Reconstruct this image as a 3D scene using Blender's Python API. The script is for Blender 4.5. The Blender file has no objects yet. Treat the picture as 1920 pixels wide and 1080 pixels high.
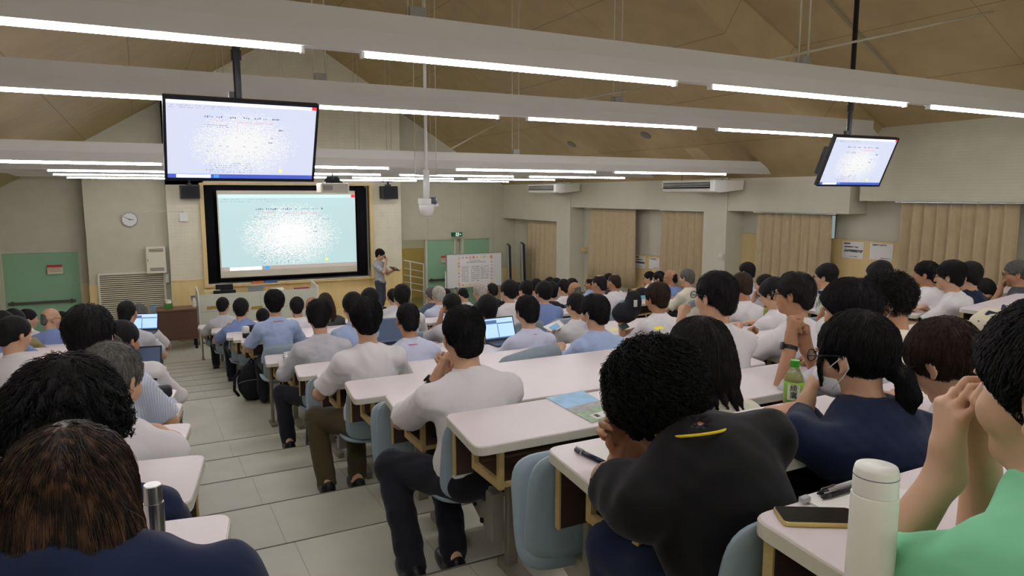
import bpy, bmesh, math, random
import numpy as np
from mathutils import Vector, Matrix

C = bpy.context.scene.collection
SC = bpy.context.scene
PI = math.pi
R = math.radians

# ------------------------------------------------------------------ camera, world, exposure
CAMZ = 3.58                                   # eye height over the flat floor in front of the screen
F_PX = 1330.0
PITCH = math.atan(175.0 / F_PX)
YAW = math.atan(702.0 / (F_PX / math.cos(PITCH)))
cd = bpy.data.cameras.new('camera')
cd.sensor_width = 36.0
cd.lens = 36.0 * F_PX / 1920.0
cd.clip_start = 0.02
cd.clip_end = 200
cam = bpy.data.objects.new('camera', cd)
C.objects.link(cam)
cam.location = (0, 0, CAMZ)
cam.rotation_euler = (PI / 2 - PITCH, 0, -YAW)
SC.camera = cam

w = bpy.data.worlds.new('world')
SC.world = w
w.use_nodes = True
nt = w.node_tree
bg = nt.nodes['Background']
sky = nt.nodes.new('ShaderNodeTexSky')
sky.sky_type = 'HOSEK_WILKIE'
sky.sun_direction = (0.5, 0.3, 0.6)
nt.links.new(sky.outputs[0], bg.inputs[0])
bg.inputs[1].default_value = 1.6

SC.view_settings.view_transform = 'Standard'
SC.view_settings.look = 'None'
SC.view_settings.exposure = 0.0
SC.view_settings.gamma = 1.0
SC.view_settings.use_curve_mapping = False
SC.cycles.max_bounces = 6
SC.cycles.diffuse_bounces = 4
SC.cycles.glossy_bounces = 3
SC.cycles.transmission_bounces = 5
SC.cycles.use_denoising = True
LAMP = 40.0                                   # strength of the lit tubes

# camera rays: pixel of the photograph -> point of the room
FW = np.array([math.sin(YAW) * math.cos(PITCH), math.cos(YAW) * math.cos(PITCH), -math.sin(PITCH)])
RT = np.array([math.cos(YAW), -math.sin(YAW), 0.0])
UP = np.cross(RT, FW)
def ray(x, y):
    return FW * F_PX + RT * (x - 960.0) - UP * (y - 540.0)
def atY(x, y, Y):
    r = ray(x, y); p = r * (Y / r[1]); p[2] += CAMZ; return p
def atX(x, y, X):
    r = ray(x, y); p = r * (X / r[0]); p[2] += CAMZ; return p
def atZ(x, y, Z):
    r = ray(x, y); p = r * ((Z - CAMZ) / r[2]); p[2] += CAMZ; return p
def atD(x, y, D):
    p = ray(x, y) * (D / F_PX); p[2] += CAMZ; return p

# ------------------------------------------------------------------ materials
def lin(c):
    return tuple((v / 255 / 12.92) if v / 255 <= 0.04045 else ((v / 255 + 0.055) / 1.055) ** 2.4 for v in c)
MATS = {}
def mat(name, rgb, rough=0.6, metal=0.0, bump=0.0, scale=40.0, stretch=(1, 1, 1), var=0.0, emit=0.0, spec=0.3, trans=0.0, sheen=0.0, detail=4.0, coord='Object', vscale=None, dist=0.0):
    """principled material; rgb in 0..255; var mottles the colour, bump adds a noise relief"""
    if name in MATS:
        return MATS[name]
    m = bpy.data.materials.new(name)
    m.use_nodes = True
    nt = m.node_tree
    b = nt.nodes['Principled BSDF']
    col = lin(rgb) + (1,)
    b.inputs['Base Color'].default_value = col
    b.inputs['Roughness'].default_value = rough
    b.inputs['Metallic'].default_value = metal
    b.inputs['Specular IOR Level'].default_value = spec
    if trans: b.inputs['Transmission Weight'].default_value = trans
    if sheen: b.inputs['Sheen Weight'].default_value = sheen
    if emit:
        b.inputs['Emission Color'].default_value = col
        b.inputs['Emission Strength'].default_value = emit
    if bump or var:
        tc = nt.nodes.new('ShaderNodeTexCoord')
        mp = nt.nodes.new('ShaderNodeMapping')
        mp.inputs['Scale'].default_value = stretch
        nt.links.new(tc.outputs[coord], mp.inputs[0])
        n = nt.nodes.new('ShaderNodeTexNoise')
        n.inputs['Scale'].default_value = scale
        n.inputs['Detail'].default_value = detail
        n.inputs['Distortion'].default_value = dist
        nt.links.new(mp.outputs[0], n.inputs['Vector'])
        if bump:
            bp = nt.nodes.new('ShaderNodeBump')
            bp.inputs['Strength'].default_value = bump
            bp.inputs['Distance'].default_value = 0.03 if dist else 0.01
            nt.links.new(n.outputs['Fac'], bp.inputs['Height'])
            nt.links.new(bp.outputs[0], b.inputs['Normal'])
        if var:
            src = n
            if vscale:
                src = nt.nodes.new('ShaderNodeTexNoise')
                src.inputs['Scale'].default_value = vscale
                src.inputs['Detail'].default_value = 3
                nt.links.new(mp.outputs[0], src.inputs['Vector'])
            r = nt.nodes.new('ShaderNodeValToRGB')
            r.color_ramp.elements[0].position = 0.3
            r.color_ramp.elements[1].position = 0.7
            r.color_ramp.elements[0].color = tuple(c * (1 - var) for c in col[:3]) + (1,)
            r.color_ramp.elements[1].color = tuple(min(1, c * (1 + var)) for c in col[:3]) + (1,)
            nt.links.new(src.outputs['Fac'], r.inputs[0])
            nt.links.new(r.outputs[0], b.inputs['Base Color'])
    MATS[name] = m
    return m

def lines_mat(name, rgb, dark, axis, pitch, width=0.08, rough=0.7, bump=0.4, var=0.05, second=None):
    """surface with thin grooves across one object axis every `pitch` metres (second: another axis, pitch)"""
    if name in MATS: return MATS[name]
    m = bpy.data.materials.new(name)
    m.use_nodes = True
    nt = m.node_tree
    L = nt.links.new
    b = nt.nodes['Principled BSDF']
    b.inputs['Roughness'].default_value = rough
    b.inputs['Specular IOR Level'].default_value = 0.25
    tc = nt.nodes.new('ShaderNodeTexCoord')
    sp = nt.nodes.new('ShaderNodeSeparateXYZ')
    L(tc.outputs['Object'], sp.inputs[0])
    def groove(ax, p, wd):
        d = nt.nodes.new('ShaderNodeMath'); d.operation = 'DIVIDE'; d.inputs[1].default_value = p
        L(sp.outputs[ax], d.inputs[0])
        f = nt.nodes.new('ShaderNodeMath'); f.operation = 'FRACT'
        L(d.outputs[0], f.inputs[0])
        l = nt.nodes.new('ShaderNodeMath'); l.operation = 'LESS_THAN'; l.inputs[1].default_value = wd
        L(f.outputs[0], l.inputs[0])
        return l
    g = groove(axis, pitch, width)
    if second:
        g2 = groove(second[0], second[1], second[2])
        mx = nt.nodes.new('ShaderNodeMath'); mx.operation = 'MAXIMUM'
        L(g.outputs[0], mx.inputs[0]); L(g2.outputs[0], mx.inputs[1])
        g = mx
    n = nt.nodes.new('ShaderNodeTexNoise')
    n.inputs['Scale'].default_value = 3.0
    n.inputs['Detail'].default_value = 6
    L(tc.outputs['Object'], n.inputs['Vector'])
    r = nt.nodes.new('ShaderNodeValToRGB')
    c = lin(rgb)
    r.color_ramp.elements[0].position = 0.3; r.color_ramp.elements[1].position = 0.7
    r.color_ramp.elements[0].color = tuple(x * (1 - var) for x in c) + (1,)
    r.color_ramp.elements[1].color = tuple(min(1, x * (1 + var)) for x in c) + (1,)
    L(n.outputs['Fac'], r.inputs[0])
    mix = nt.nodes.new('ShaderNodeMixRGB')
    mix.inputs[2].default_value = lin(dark) + (1,)
    L(g.outputs[0], mix.inputs[0]); L(r.outputs[0], mix.inputs[1])
    L(mix.outputs[0], b.inputs['Base Color'])
    if bump:
        bp = nt.nodes.new('ShaderNodeBump'); bp.invert = True
        bp.inputs['Strength'].default_value = bump
        bp.inputs['Distance'].default_value = 0.01
        L(g.outputs[0], bp.inputs['Height']); L(bp.outputs[0], b.inputs['Normal'])
    MATS[name] = m
    return m

def hair_mat(name, rgb, streak=None, rough=0.66, scale=110.0, spec=0.18):
    """hair: strands along the head's height, optional lighter streaks"""
    if name in MATS: return MATS[name]
    m = bpy.data.materials.new(name)
    m.use_nodes = True
    nt = m.node_tree
    L = nt.links.new
    b = nt.nodes['Principled BSDF']
    b.inputs['Roughness'].default_value = rough
    b.inputs['Specular IOR Level'].default_value = spec
    tc = nt.nodes.new('ShaderNodeTexCoord')
    mp = nt.nodes.new('ShaderNodeMapping')
    mp.inputs['Scale'].default_value = (1, 1, 0.05)
    L(tc.outputs['Object'], mp.inputs[0])
    n = nt.nodes.new('ShaderNodeTexNoise')
    n.inputs['Scale'].default_value = scale
    n.inputs['Detail'].default_value = 5
    L(mp.outputs[0], n.inputs['Vector'])
    bp = nt.nodes.new('ShaderNodeBump')
    bp.inputs['Strength'].default_value = 0.5
    bp.inputs['Distance'].default_value = 0.004
    L(n.outputs['Fac'], bp.inputs['Height']); L(bp.outputs[0], b.inputs['Normal'])
    r = nt.nodes.new('ShaderNodeValToRGB')
    c = lin(rgb)
    r.color_ramp.elements[0].position = 0.35; r.color_ramp.elements[1].position = 0.72
    r.color_ramp.elements[0].color = tuple(x * 0.6 for x in c) + (1,)
    r.color_ramp.elements[1].color = (lin(streak) if streak else tuple(x * 1.7 for x in c)) + (1,)
    n2 = n
    if streak:
        n2 = nt.nodes.new('ShaderNodeTexNoise')
        n2.inputs['Scale'].default_value = 70.0
        n2.inputs['Detail'].default_value = 3
        L(mp.outputs[0], n2.inputs['Vector'])
    if streak:                                # dyed paler towards the ends
        sx = nt.nodes.new('ShaderNodeSeparateXYZ'); L(tc.outputs['Generated'], sx.inputs[0])
        mr = nt.nodes.new('ShaderNodeMapRange'); mr.inputs[1].default_value = 0.95; mr.inputs[2].default_value = 0.45; mr.inputs[3].default_value = 0.72; mr.inputs[4].default_value = 1.15
        L(sx.outputs[2], mr.inputs[0])
        mu = nt.nodes.new('ShaderNodeMath'); mu.operation = 'MULTIPLY'
        L(n2.outputs['Fac'], mu.inputs[0]); L(mr.outputs[0], mu.inputs[1]); L(mu.outputs[0], r.inputs[0])
    else: L(n2.outputs['Fac'], r.inputs[0])
    L(r.outputs[0], b.inputs['Base Color'])
    MATS[name] = m
    return m

# ------------------------------------------------------------------ mesh helpers
def tag(o, label=None, cat=None, group=None, kind=None):
    if label: o['label'] = label
    if cat: o['category'] = cat
    if group: o['group'] = group
    if kind: o['kind'] = kind
    return o
def empty(name, loc=(0, 0, 0), rz=0.0):
    o = bpy.data.objects.new(name, None)
    o.empty_display_size = 0.1
    C.objects.link(o)
    o.location = loc
    o.rotation_euler = (0, 0, rz)
    return o
class MB:
    """collects boxes, bars, prisms and lathes into ONE mesh"""
    def __init__(s):
        s.v = []; s.f = []
    def add(s, v, f):
        k = len(s.v)
        s.v += [tuple(p) for p in v]
        s.f += [tuple(i + k for i in q) for q in f]
        return s
    def box(s, x0, x1, y0, y1, z0, z1, M=None):
        v = [(x0, y0, z0), (x1, y0, z0), (x1, y1, z0), (x0, y1, z0), (x0, y0, z1), (x1, y0, z1), (x1, y1, z1), (x0, y1, z1)]
        if M is not None: v = [M @ Vector(p) for p in v]
        return s.add(v, [(0, 3, 2, 1), (4, 5, 6, 7), (0, 1, 5, 4), (1, 2, 6, 5), (2, 3, 7, 6), (3, 0, 4, 7)])
    def prism(s, pts, z0, z1):
        n = len(pts)
        v = [(p[0], p[1], z0) for p in pts] + [(p[0], p[1], z1) for p in pts]
        f = [tuple(range(n - 1, -1, -1)), tuple(range(n, 2 * n))] + [(i, (i + 1) % n, n + (i + 1) % n, n + i) for i in range(n)]
        return s.add(v, f)
    def poly3(s, pts, vec):
        """flat outline of 3-D points pushed along vec"""
        n = len(pts)
        v = [tuple(p) for p in pts] + [tuple(Vector(p) + Vector(vec)) for p in pts]
        f = [tuple(range(n - 1, -1, -1)), tuple(range(n, 2 * n))] + [(i, (i + 1) % n, n + (i + 1) % n, n + i) for i in range(n)]
        return s.add(v, f)
    def tube(s, path, r, n=10, cap=True, r2=None):
        P = [Vector(p) for p in path]
        rings = []
        ref = None
        for i, p in enumerate(P):
            t = (P[min(i + 1, len(P) - 1)] - P[max(i - 1, 0)]).normalized()
            if ref is None: ref = Vector((0, 0, 1)) if abs(t.z) < 0.9 else Vector((1, 0, 0))
            a = (ref - t * ref.dot(t)).normalized(); ref = a
            b = t.cross(a)
            rr = r if r2 is None else r + (r2 - r) * i / max(1, len(P) - 1)
            if isinstance(r, (list, tuple)): rr = r[i]
            rings.append([p + (a * math.cos(2 * PI * k / n) + b * math.sin(2 * PI * k / n)) * rr for k in range(n)])
        v = [q for g in rings for q in g]
        f = [(i * n + k, i * n + (k + 1) % n, (i + 1) * n + (k + 1) % n, (i + 1) * n + k) for i in range(len(P) - 1) for k in range(n)]
        if cap:
            f += [tuple(range(n - 1, -1, -1)), tuple((len(P) - 1) * n + k for k in range(n))]
        return s.add(v, f)
    def lathe(s, prof, c=(0, 0, 0), n=24):
        v = []; f = []
        for r, z in prof:
            v += [(c[0] + r * math.cos(2 * PI * k / n), c[1] + r * math.sin(2 * PI * k / n), c[2] + z) for k in range(n)]
        m = len(prof)
        f = [(i * n + k, i * n + (k + 1) % n, (i + 1) * n + (k + 1) % n, (i + 1) * n + k) for i in range(m - 1) for k in range(n)]
        f += [tuple(range(n - 1, -1, -1)), tuple((m - 1) * n + k for k in range(n))]
        return s.add(v, f)
    def build(s, name, m, parent=None, bevel=0.0, smooth=False, seg=2, loc=None, rz=0.0):
        me = bpy.data.meshes.new(name)
        me.from_pydata(s.v, [], s.f)
        bm = bmesh.new(); bm.from_mesh(me)
        bmesh.ops.recalc_face_normals(bm, faces=bm.faces)
        bm.to_mesh(me); bm.free()
        me.materials.append(m)
        if smooth:
            me.polygons.foreach_set('use_smooth', [True] * len(me.polygons))
        o = bpy.data.objects.new(name, me)
        C.objects.link(o)
        if parent: o.parent = parent
        if loc is not None: o.location = loc
        o.rotation_euler = (0, 0, rz)
        if bevel:
            b = o.modifiers.new('bevel', 'BEVEL'); b.width = bevel; b.segments = seg; b.limit_method = 'ANGLE'; b.angle_limit = R(40)
        if smooth or bevel:
            try:
                e = o.modifiers.new('wn', 'WEIGHTED_NORMAL') if bevel else None
                if e: e.keep_sharp = True
            except Exception: pass
        return o
def rrect(x0, x1, y0, y1, r, n=5):
    out = []
    for cx, cy, a0 in ((x1 - r, y0 + r, -PI / 2), (x1 - r, y1 - r, 0), (x0 + r, y1 - r, PI / 2), (x0 + r, y0 + r, PI)):
        out += [(cx + r * math.cos(a0 + PI / 2 * k / n), cy + r * math.sin(a0 + PI / 2 * k / n)) for k in range(n + 1)]
    return out
def box(name, x0, x1, y0, y1, z0, z1, m, parent=None, bevel=0.0):
    return MB().box(x0, x1, y0, y1, z0, z1).build(name, m, parent, bevel)
def struct(o):
    o['kind'] = 'structure'; return o
def text(body, size, loc, rot, m, parent, name='lettering', align='CENTER', ext=0.0004):
    cu = bpy.data.curves.new(name, 'FONT')
    cu.body = body; cu.size = size; cu.align_x = align; cu.align_y = 'CENTER'; cu.extrude = ext
    o = bpy.data.objects.new(name, cu)
    cu.materials.append(m)
    C.objects.link(o)
    o.location = loc; o.rotation_euler = rot
    me = bpy.data.meshes.new_from_object(o.evaluated_get(bpy.context.evaluated_depsgraph_get()))
    m_o = bpy.data.objects.new(name, me); C.objects.link(m_o)
    m_o.location = loc; m_o.rotation_euler = rot
    bpy.data.objects.remove(o)
    if not me.materials: me.materials.append(m)
    if parent: m_o.parent = parent
    return m_o
def copy_tree(o, parent=None):
    c = o.copy(); C.objects.link(c)
    if parent: c.parent = parent
    for ch in list(o.children): copy_tree(ch, c)
    return c
# ------------------------------------------------------------------ soft-union surfaces (bodies, clothes, hair)
def vec(*a): return np.array(a, float)
def rotx(a): c, s = math.cos(a), math.sin(a); return np.array([[1, 0, 0], [0, c, -s], [0, s, c]])
def roty(a): c, s = math.cos(a), math.sin(a); return np.array([[c, 0, s], [0, 1, 0], [-s, 0, c]])
def rotz(a): c, s = math.cos(a), math.sin(a); return np.array([[c, -s, 0], [s, c, 0], [0, 0, 1]])
def unit(v): return v / (np.linalg.norm(v) + 1e-9)
def frame_z(u):
    """rotation whose z axis is u, x axis kept level"""
    z = unit(u); x = unit(np.cross(vec(0, 1, 0), z)); y = np.cross(z, x)
    return np.stack([x, y, z], axis=1)
class Field:
    def __init__(s, lo, hi, h):
        s.lo = np.array(lo, float); s.h = h
        s.n = np.maximum(4, np.ceil((np.array(hi) - s.lo) / h).astype(int) + 1)
        s.ax = [(s.lo[i] + h * np.arange(s.n[i])).astype(np.float32) for i in range(3)]
        s.f = np.full(s.n, 0.15, np.float32)
    def win(s, lo, hi):
        a = np.clip(np.floor((np.array(lo) - s.lo) / s.h).astype(int), 0, s.n - 1)
        b = np.clip(np.ceil((np.array(hi) - s.lo) / s.h).astype(int) + 1, 1, s.n)
        if np.any(b <= a): return None
        sl = tuple(slice(a[i], b[i]) for i in range(3))
        g = (s.ax[0][sl[0]][:, None, None], s.ax[1][sl[1]][None, :, None], s.ax[2][sl[2]][None, None, :])
        return sl, g
    def put(s, sl, d, k, op):
        a = s.f[sl]
        if op == 'u':
            if k > 0:
                hh = np.clip(0.5 + 0.5 * (a - d) / k, 0, 1)
                s.f[sl] = a * (1 - hh) + d * hh - k * hh * (1 - hh)
            else: s.f[sl] = np.minimum(a, d)
        else:                                  # carve
            d = -d
            if k > 0:
                hh = np.clip(0.5 - 0.5 * (a - d) / k, 0, 1)
                s.f[sl] = a * (1 - hh) + d * hh + k * hh * (1 - hh)
            else: s.f[sl] = np.maximum(a, d)
    def ell(s, c, r, Rm=None, k=0.02, op='u', cuts=()):
        c = np.asarray(c, float); r = np.asarray(r, float); m = r.max() + 0.06
        wn = s.win(c - m, c + m)
        if wn is None: return s
        sl, (X, Y, Z) = wn
        X = X - c[0]; Y = Y - c[1]; Z = Z - c[2]
        if Rm is not None:
            X, Y, Z = (Rm[0, 0] * X + Rm[1, 0] * Y + Rm[2, 0] * Z, Rm[0, 1] * X + Rm[1, 1] * Y + Rm[2, 1] * Z, Rm[0, 2] * X + Rm[1, 2] * Y + Rm[2, 2] * Z)
        k0 = np.sqrt((X / r[0]) ** 2 + (Y / r[1]) ** 2 + (Z / r[2]) ** 2)
        k1 = np.sqrt((X / r[0] ** 2) ** 2 + (Y / r[1] ** 2) ** 2 + (Z / r[2] ** 2) ** 2) + 1e-6
        d = k0 * (k0 - 1) / k1
        d = s._cut(d, wn, cuts)
        s.put(sl, d.astype(np.float32), k, op); return s
    def _cut(s, d, wn, cuts):
        X, Y, Z = wn[1]
        for p, n in cuts:
            n = unit(np.asarray(n, float))
            d = np.maximum(d, (X - p[0]) * n[0] + (Y - p[1]) * n[1] + (Z - p[2]) * n[2])
        return d
    def cap(s, a, b, ra, rb=None, k=0.02, op='u', cuts=(), flat=None):
        """rounded cone a-b; flat = (sx, sy) squeezes nothing, kept simple"""
        a = np.asarray(a, float); b = np.asarray(b, float); rb = ra if rb is None else rb
        m = max(ra, rb) + 0.06
        wn = s.win(np.minimum(a, b) - m, np.maximum(a, b) + m)
        if wn is None: return s
        sl, (X, Y, Z) = wn
        ab = b - a; L2 = float(ab @ ab) + 1e-9
        X = X - a[0]; Y = Y - a[1]; Z = Z - a[2]
        t = np.clip((X * ab[0] + Y * ab[1] + Z * ab[2]) / L2, 0, 1)
        d = np.sqrt((X - t * ab[0]) ** 2 + (Y - t * ab[1]) ** 2 + (Z - t * ab[2]) ** 2) - (ra + (rb - ra) * t)
        d = s._cut(d, wn, cuts)
        s.put(sl, d.astype(np.float32), k, op); return s
    def chain(s, pts, rs, k=0.012, op='u'):
        for i in range(len(pts) - 1): s.cap(pts[i], pts[i + 1], rs[i], rs[i + 1], k, op)
        return s
    def plane(s, p, n, k=0.0):
        """keep only the side the normal points away from"""
        n = unit(np.asarray(n, float))
        X, Y, Z = s.ax[0][:, None, None], s.ax[1][None, :, None], s.ax[2][None, None, :]
        d = ((X - p[0]) * n[0] + (Y - p[1]) * n[1] + (Z - p[2]) * n[2]).astype(np.float32)
        if k > 0:
            a = s.f; hh = np.clip(0.5 - 0.5 * (a - d) / k, 0, 1)
            s.f = a * (1 - hh) + d * hh + k * hh * (1 - hh)
        else: s.f = np.maximum(s.f, d)
        return s
    def ripple(s, amp, freq, seed, stretch=(1, 1, 1)):
        rg = np.random.RandomState(seed)
        X, Y, Z = s.ax[0][:, None, None], s.ax[1][None, :, None], s.ax[2][None, None, :]
        tot = np.zeros(s.n, np.float32)
        for i in range(4):
            v = rg.normal(size=3) * freq * (1 + 0.5 * i) * np.array(stretch); ph = rg.uniform(0, 6.28)
            v2 = rg.normal(size=3) * freq * 0.4
            tot += (np.sin(X * v[0] + Y * v[1] + Z * v[2] + ph + 1.5 * np.sin(X * v2[0] + Y * v2[1] + Z * v2[2])) / (1 + 0.6 * i)).astype(np.float32)
        s.f = s.f + amp * tot * 0.6
        return s
    def mesh(s, scale=1.0):
        """surface nets"""
        f = s.f
        f[0] = np.maximum(f[0], 0.01); f[-1] = np.maximum(f[-1], 0.01)
        f[:, 0] = np.maximum(f[:, 0], 0.01); f[:, -1] = np.maximum(f[:, -1], 0.01)
        f[:, :, 0] = np.maximum(f[:, :, 0], 0.01); f[:, :, -1] = np.maximum(f[:, :, -1], 0.01)
        g = f < 0
        nx, ny, nz = f.shape
        cnt = np.zeros((nx - 1, ny - 1, nz - 1), np.int8)
        for i in (0, 1):
            for j in (0, 1):
                for k in (0, 1):
                    cnt += g[i:nx - 1 + i, j:ny - 1 + j, k:nz - 1 + k]
        I, J, K = np.nonzero((cnt > 0) & (cnt < 8))
        idx = np.full(cnt.shape, -1, np.int32)
        idx[I, J, K] = np.arange(len(I))
        acc = np.zeros((len(I), 3)); num = np.zeros(len(I))
        cor = [(0, 0, 0), (1, 0, 0), (0, 1, 0), (1, 1, 0), (0, 0, 1), (1, 0, 1), (0, 1, 1), (1, 1, 1)]
        val = [f[I + a, J + b, K + c] for a, b, c in cor]
        for p, q in ((0, 1), (2, 3), (4, 5), (6, 7), (0, 2), (1, 3), (4, 6), (5, 7), (0, 4), (1, 5), (2, 6), (3, 7)):
            A, B = val[p], val[q]
            c = (A < 0) != (B < 0)
            t = np.where(c, A / np.where(c, A - B, 1), 0)
            P = np.array(cor[p], float)[None] + t[:, None] * (np.array(cor[q], float) - np.array(cor[p], float))[None]
            acc += P * c[:, None]; num += c
        V = (acc / num[:, None] + np.stack([I, J, K], 1)) * s.h + s.lo
        quads = []
        for ax in range(3):
            o = [(ax + 1) % 3, (ax + 2) % 3]
            sl0 = [slice(None)] * 3; sl1 = [slice(None)] * 3
            sl0[ax] = slice(0, -1); sl1[ax] = slice(1, None)
            for q in o:
                sl0[q] = slice(1, -1); sl1[q] = slice(1, -1)
            A, B = g[tuple(sl0)], g[tuple(sl1)]
            E = np.nonzero(A != B)
            e = [None] * 3
            e[ax] = E[ax]; e[o[0]] = E[o[0]] + 1; e[o[1]] = E[o[1]] + 1
            inside = A[E]
            def cell(d0, d1):
                q = list(e); q[o[0]] = e[o[0]] - d0; q[o[1]] = e[o[1]] - d1
                return idx[q[0], q[1], q[2]]
            Q = np.stack([cell(1, 1), cell(0, 1), cell(0, 0), cell(1, 0)], 1)
            Q[~inside] = Q[~inside][:, ::-1]
            quads.append(Q)
        Q = np.concatenate(quads)
        return V * scale, Q
    def obj(s, name, m, parent=None, scale=1.0, smooth_iter=1):
        V, Q = s.mesh(scale)
        me = bpy.data.meshes.new(name)
        nv, nq = len(V), len(Q)
        if smooth_iter:
            for _ in range(smooth_iter):      # relax towards the mean of the neighbours
                acc = np.zeros_like(V); n = np.zeros(nv)
                for a, b in ((0, 1), (1, 2), (2, 3), (3, 0)):
                    np.add.at(acc, Q[:, a], V[Q[:, b]]); np.add.at(n, Q[:, a], 1)
                    np.add.at(acc, Q[:, b], V[Q[:, a]]); np.add.at(n, Q[:, b], 1)
                V = 0.5 * V + 0.5 * acc / np.maximum(n, 1)[:, None]
        me.vertices.add(nv); me.vertices.foreach_set('co', V.astype(np.float32).ravel())
        me.loops.add(nq * 4); me.loops.foreach_set('vertex_index', Q.astype(np.int32).ravel())
        me.polygons.add(nq)
        me.polygons.foreach_set('loop_start', np.arange(0, nq * 4, 4, dtype=np.int32))
        me.polygons.foreach_set('use_smooth', np.ones(nq, bool))
        me.update(calc_edges=True); me.validate()
        me.materials.append(m)
        o = bpy.data.objects.new(name, me)
        C.objects.link(o)
        if parent: o.parent = parent
        return o

# ------------------------------------------------------------------ people
HS = 1.07                                      # head scale
PS = 1.09                                      # figure scale
SKIN = [mat('skin', (200, 158, 128), 0.55, bump=0.05, scale=300, var=0.06, vscale=9, spec=0.35),
        mat('skin_tan', (176, 130, 98), 0.55, bump=0.05, scale=300, var=0.06, vscale=9, spec=0.35),
        mat('skin_pale', (214, 176, 148), 0.55, bump=0.05, scale=300, var=0.06, vscale=9, spec=0.35)]
HAIR = {'black': hair_mat('hair_black', (23, 22, 22)), 'soft': hair_mat('hair_soft_black', (34, 31, 30)), 'brown': hair_mat('hair_dark_brown', (48, 36, 28)),
        'grey': hair_mat('hair_grey', (92, 90, 86), scale=120), 'white': hair_mat('hair_white', (168, 162, 152), scale=120),
        'chestnut': hair_mat('hair_chestnut', (44, 32, 24), streak=(122, 86, 58), rough=0.42, scale=150)}
def cloth(name, rgb, bump=0.5, var=0.03):
    return mat('cloth_' + name, rgb, 0.85, bump=bump, scale=4.5, var=var, vscale=5, spec=0.12, sheen=0.1, detail=1.5, dist=0.9)
CL = {'white': cloth('white', (224, 221, 222)), 'ivory': cloth('ivory', (222, 218, 196)), 'cream': cloth('cream', (226, 222, 200)),
      'sky': cloth('sky', (170, 188, 222)), 'lav': cloth('lavender', (205, 209, 230)), 'blue': cloth('blue', (128, 148, 196)),
      'grey': cloth('grey', (168, 168, 172)), 'palegrey': cloth('pale_grey', (196, 196, 202)), 'navy': cloth('navy', (27, 37, 63)),
      'suit': cloth('dark_suit', (38, 40, 50)), 'black': cloth('black', (25, 25, 26)), 'green': cloth('green', (134, 212, 164)),
      'darkgrey': cloth('dark_grey', (70, 72, 74)), 'slate': cloth('slate', (90, 104, 124)), 'olive': cloth('olive', (74, 68, 44)),
      'trouser': cloth('dark_trouser', (34, 35, 42)), 'jean': cloth('jean', (66, 72, 84)), 'steel': cloth('steel_blue', (70, 92, 124)), 'khaki': cloth('khaki', (150, 138, 100))}
M_EYE = mat('eye_white', (230, 228, 222), 0.2)
M_IRIS = mat('eye_dark', (30, 22, 18), 0.15)
M_SHOE = mat('shoe_black', (22, 22, 24), 0.4, bump=0.1, scale=60)
M_SOLE = mat('shoe_sole', (40, 40, 42), 0.8)
M_MASK = mat('mask_white', (236, 237, 240), 0.85, bump=0.1, scale=50, stretch=(1, 1, 6))
M_FRAME = mat('glasses_black', (20, 20, 22), 0.3)
M_LENS = mat('glasses_lens', (235, 240, 245), 0.02, trans=0.95, spec=0.5)
M_RED = mat('lanyard_red', (214, 66, 84), 0.7)
M_BLUE = mat('lanyard_blue', (40, 78, 150), 0.7)
M_YEL = mat('lanyard_yellow', (222, 200, 40), 0.7)
M_BLACK = mat('black_plastic', (22, 23, 26), 0.45)
M_BADGE = mat('badge_white', (235, 235, 238), 0.5)

def ik(S, W, l1, l2, hint):
    d = W - S; L = np.linalg.norm(d)
    if L > (l1 + l2) * 0.995:
        W = S + d / L * (l1 + l2) * 0.995; d = W - S; L = np.linalg.norm(d)
    a = (l1 * l1 - l2 * l2 + L * L) / (2 * L)
    hgt = math.sqrt(max(1e-6, l1 * l1 - a * a))
    u = d / L
    hp = hint - u * (hint @ u)
    return S + u * a + unit(hp) * hgt, W
FING = [((0.030, 0.088), (0.042, 0.025, 0.020), 0.0085), ((0.010, 0.094), (0.046, 0.029, 0.021), 0.0088), ((-0.011, 0.090), (0.043, 0.027, 0.020), 0.0084), ((-0.030, 0.080), (0.034, 0.020, 0.018), 0.0075)]
def hand(F, W, d, pn, side, curl=0.5, spread=0.06, thumb=0.6, k=0.006, fat=1.0):
    """wrist W, d = along the hand, pn = direction the palm faces, side +1: thumb on +x of (d x pn)"""
    d = unit(d); pn = unit(pn - d * (pn @ d)); x = np.cross(d, pn) * side
    P = lambda a, b, c: W + x * a + d * b + pn * c
    F.cap(P(0, -0.03, 0), P(0, 0.02, 0), 0.027, 0.027, 0.02)
    for (bx, by), ls, r in FING:
        r *= fat
        F.cap(P(bx * 0.45, 0.010, 0.0), P(bx, by, 0.002), 0.0165, 0.0115 * fat, 0.014)
    for i, ((bx, by), ls, r) in enumerate(FING):
        r *= fat
        c = curl[i] if isinstance(curl, (list, tuple)) else curl * (1 + 0.08 * i)
        p = P(bx, by, 0.002); ang = 0.0; dirx = bx * spread * 6
        for j, l in enumerate(ls):
            ang += c * (0.9, 1.15, 0.75)[j]
            q = p + (d * math.cos(ang) + pn * math.sin(ang) + x * dirx * math.cos(ang) * 0.5) * l
            F.cap(p, q, r * (1.08 - 0.06 * j), r * (1.0 - 0.07 * j), 0.004)
            p = q
    t0 = P(0.022, 0.022, 0.006); t1 = P(0.046, 0.050, 0.014 + 0.012 * thumb); t2 = P(0.050 - 0.016 * thumb, 0.080, 0.022 + 0.022 * thumb); t3 = P(0.044 - 0.034 * thumb, 0.100, 0.026 + 0.028 * thumb)
    F.cap(t0, t1, 0.0165, 0.0125, 0.012); F.cap(t1, t2, 0.0115 * fat, 0.0100 * fat, 0.006); F.cap(t2, t3, 0.0100 * fat, 0.0085 * fat, 0.005)
    return P

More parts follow.
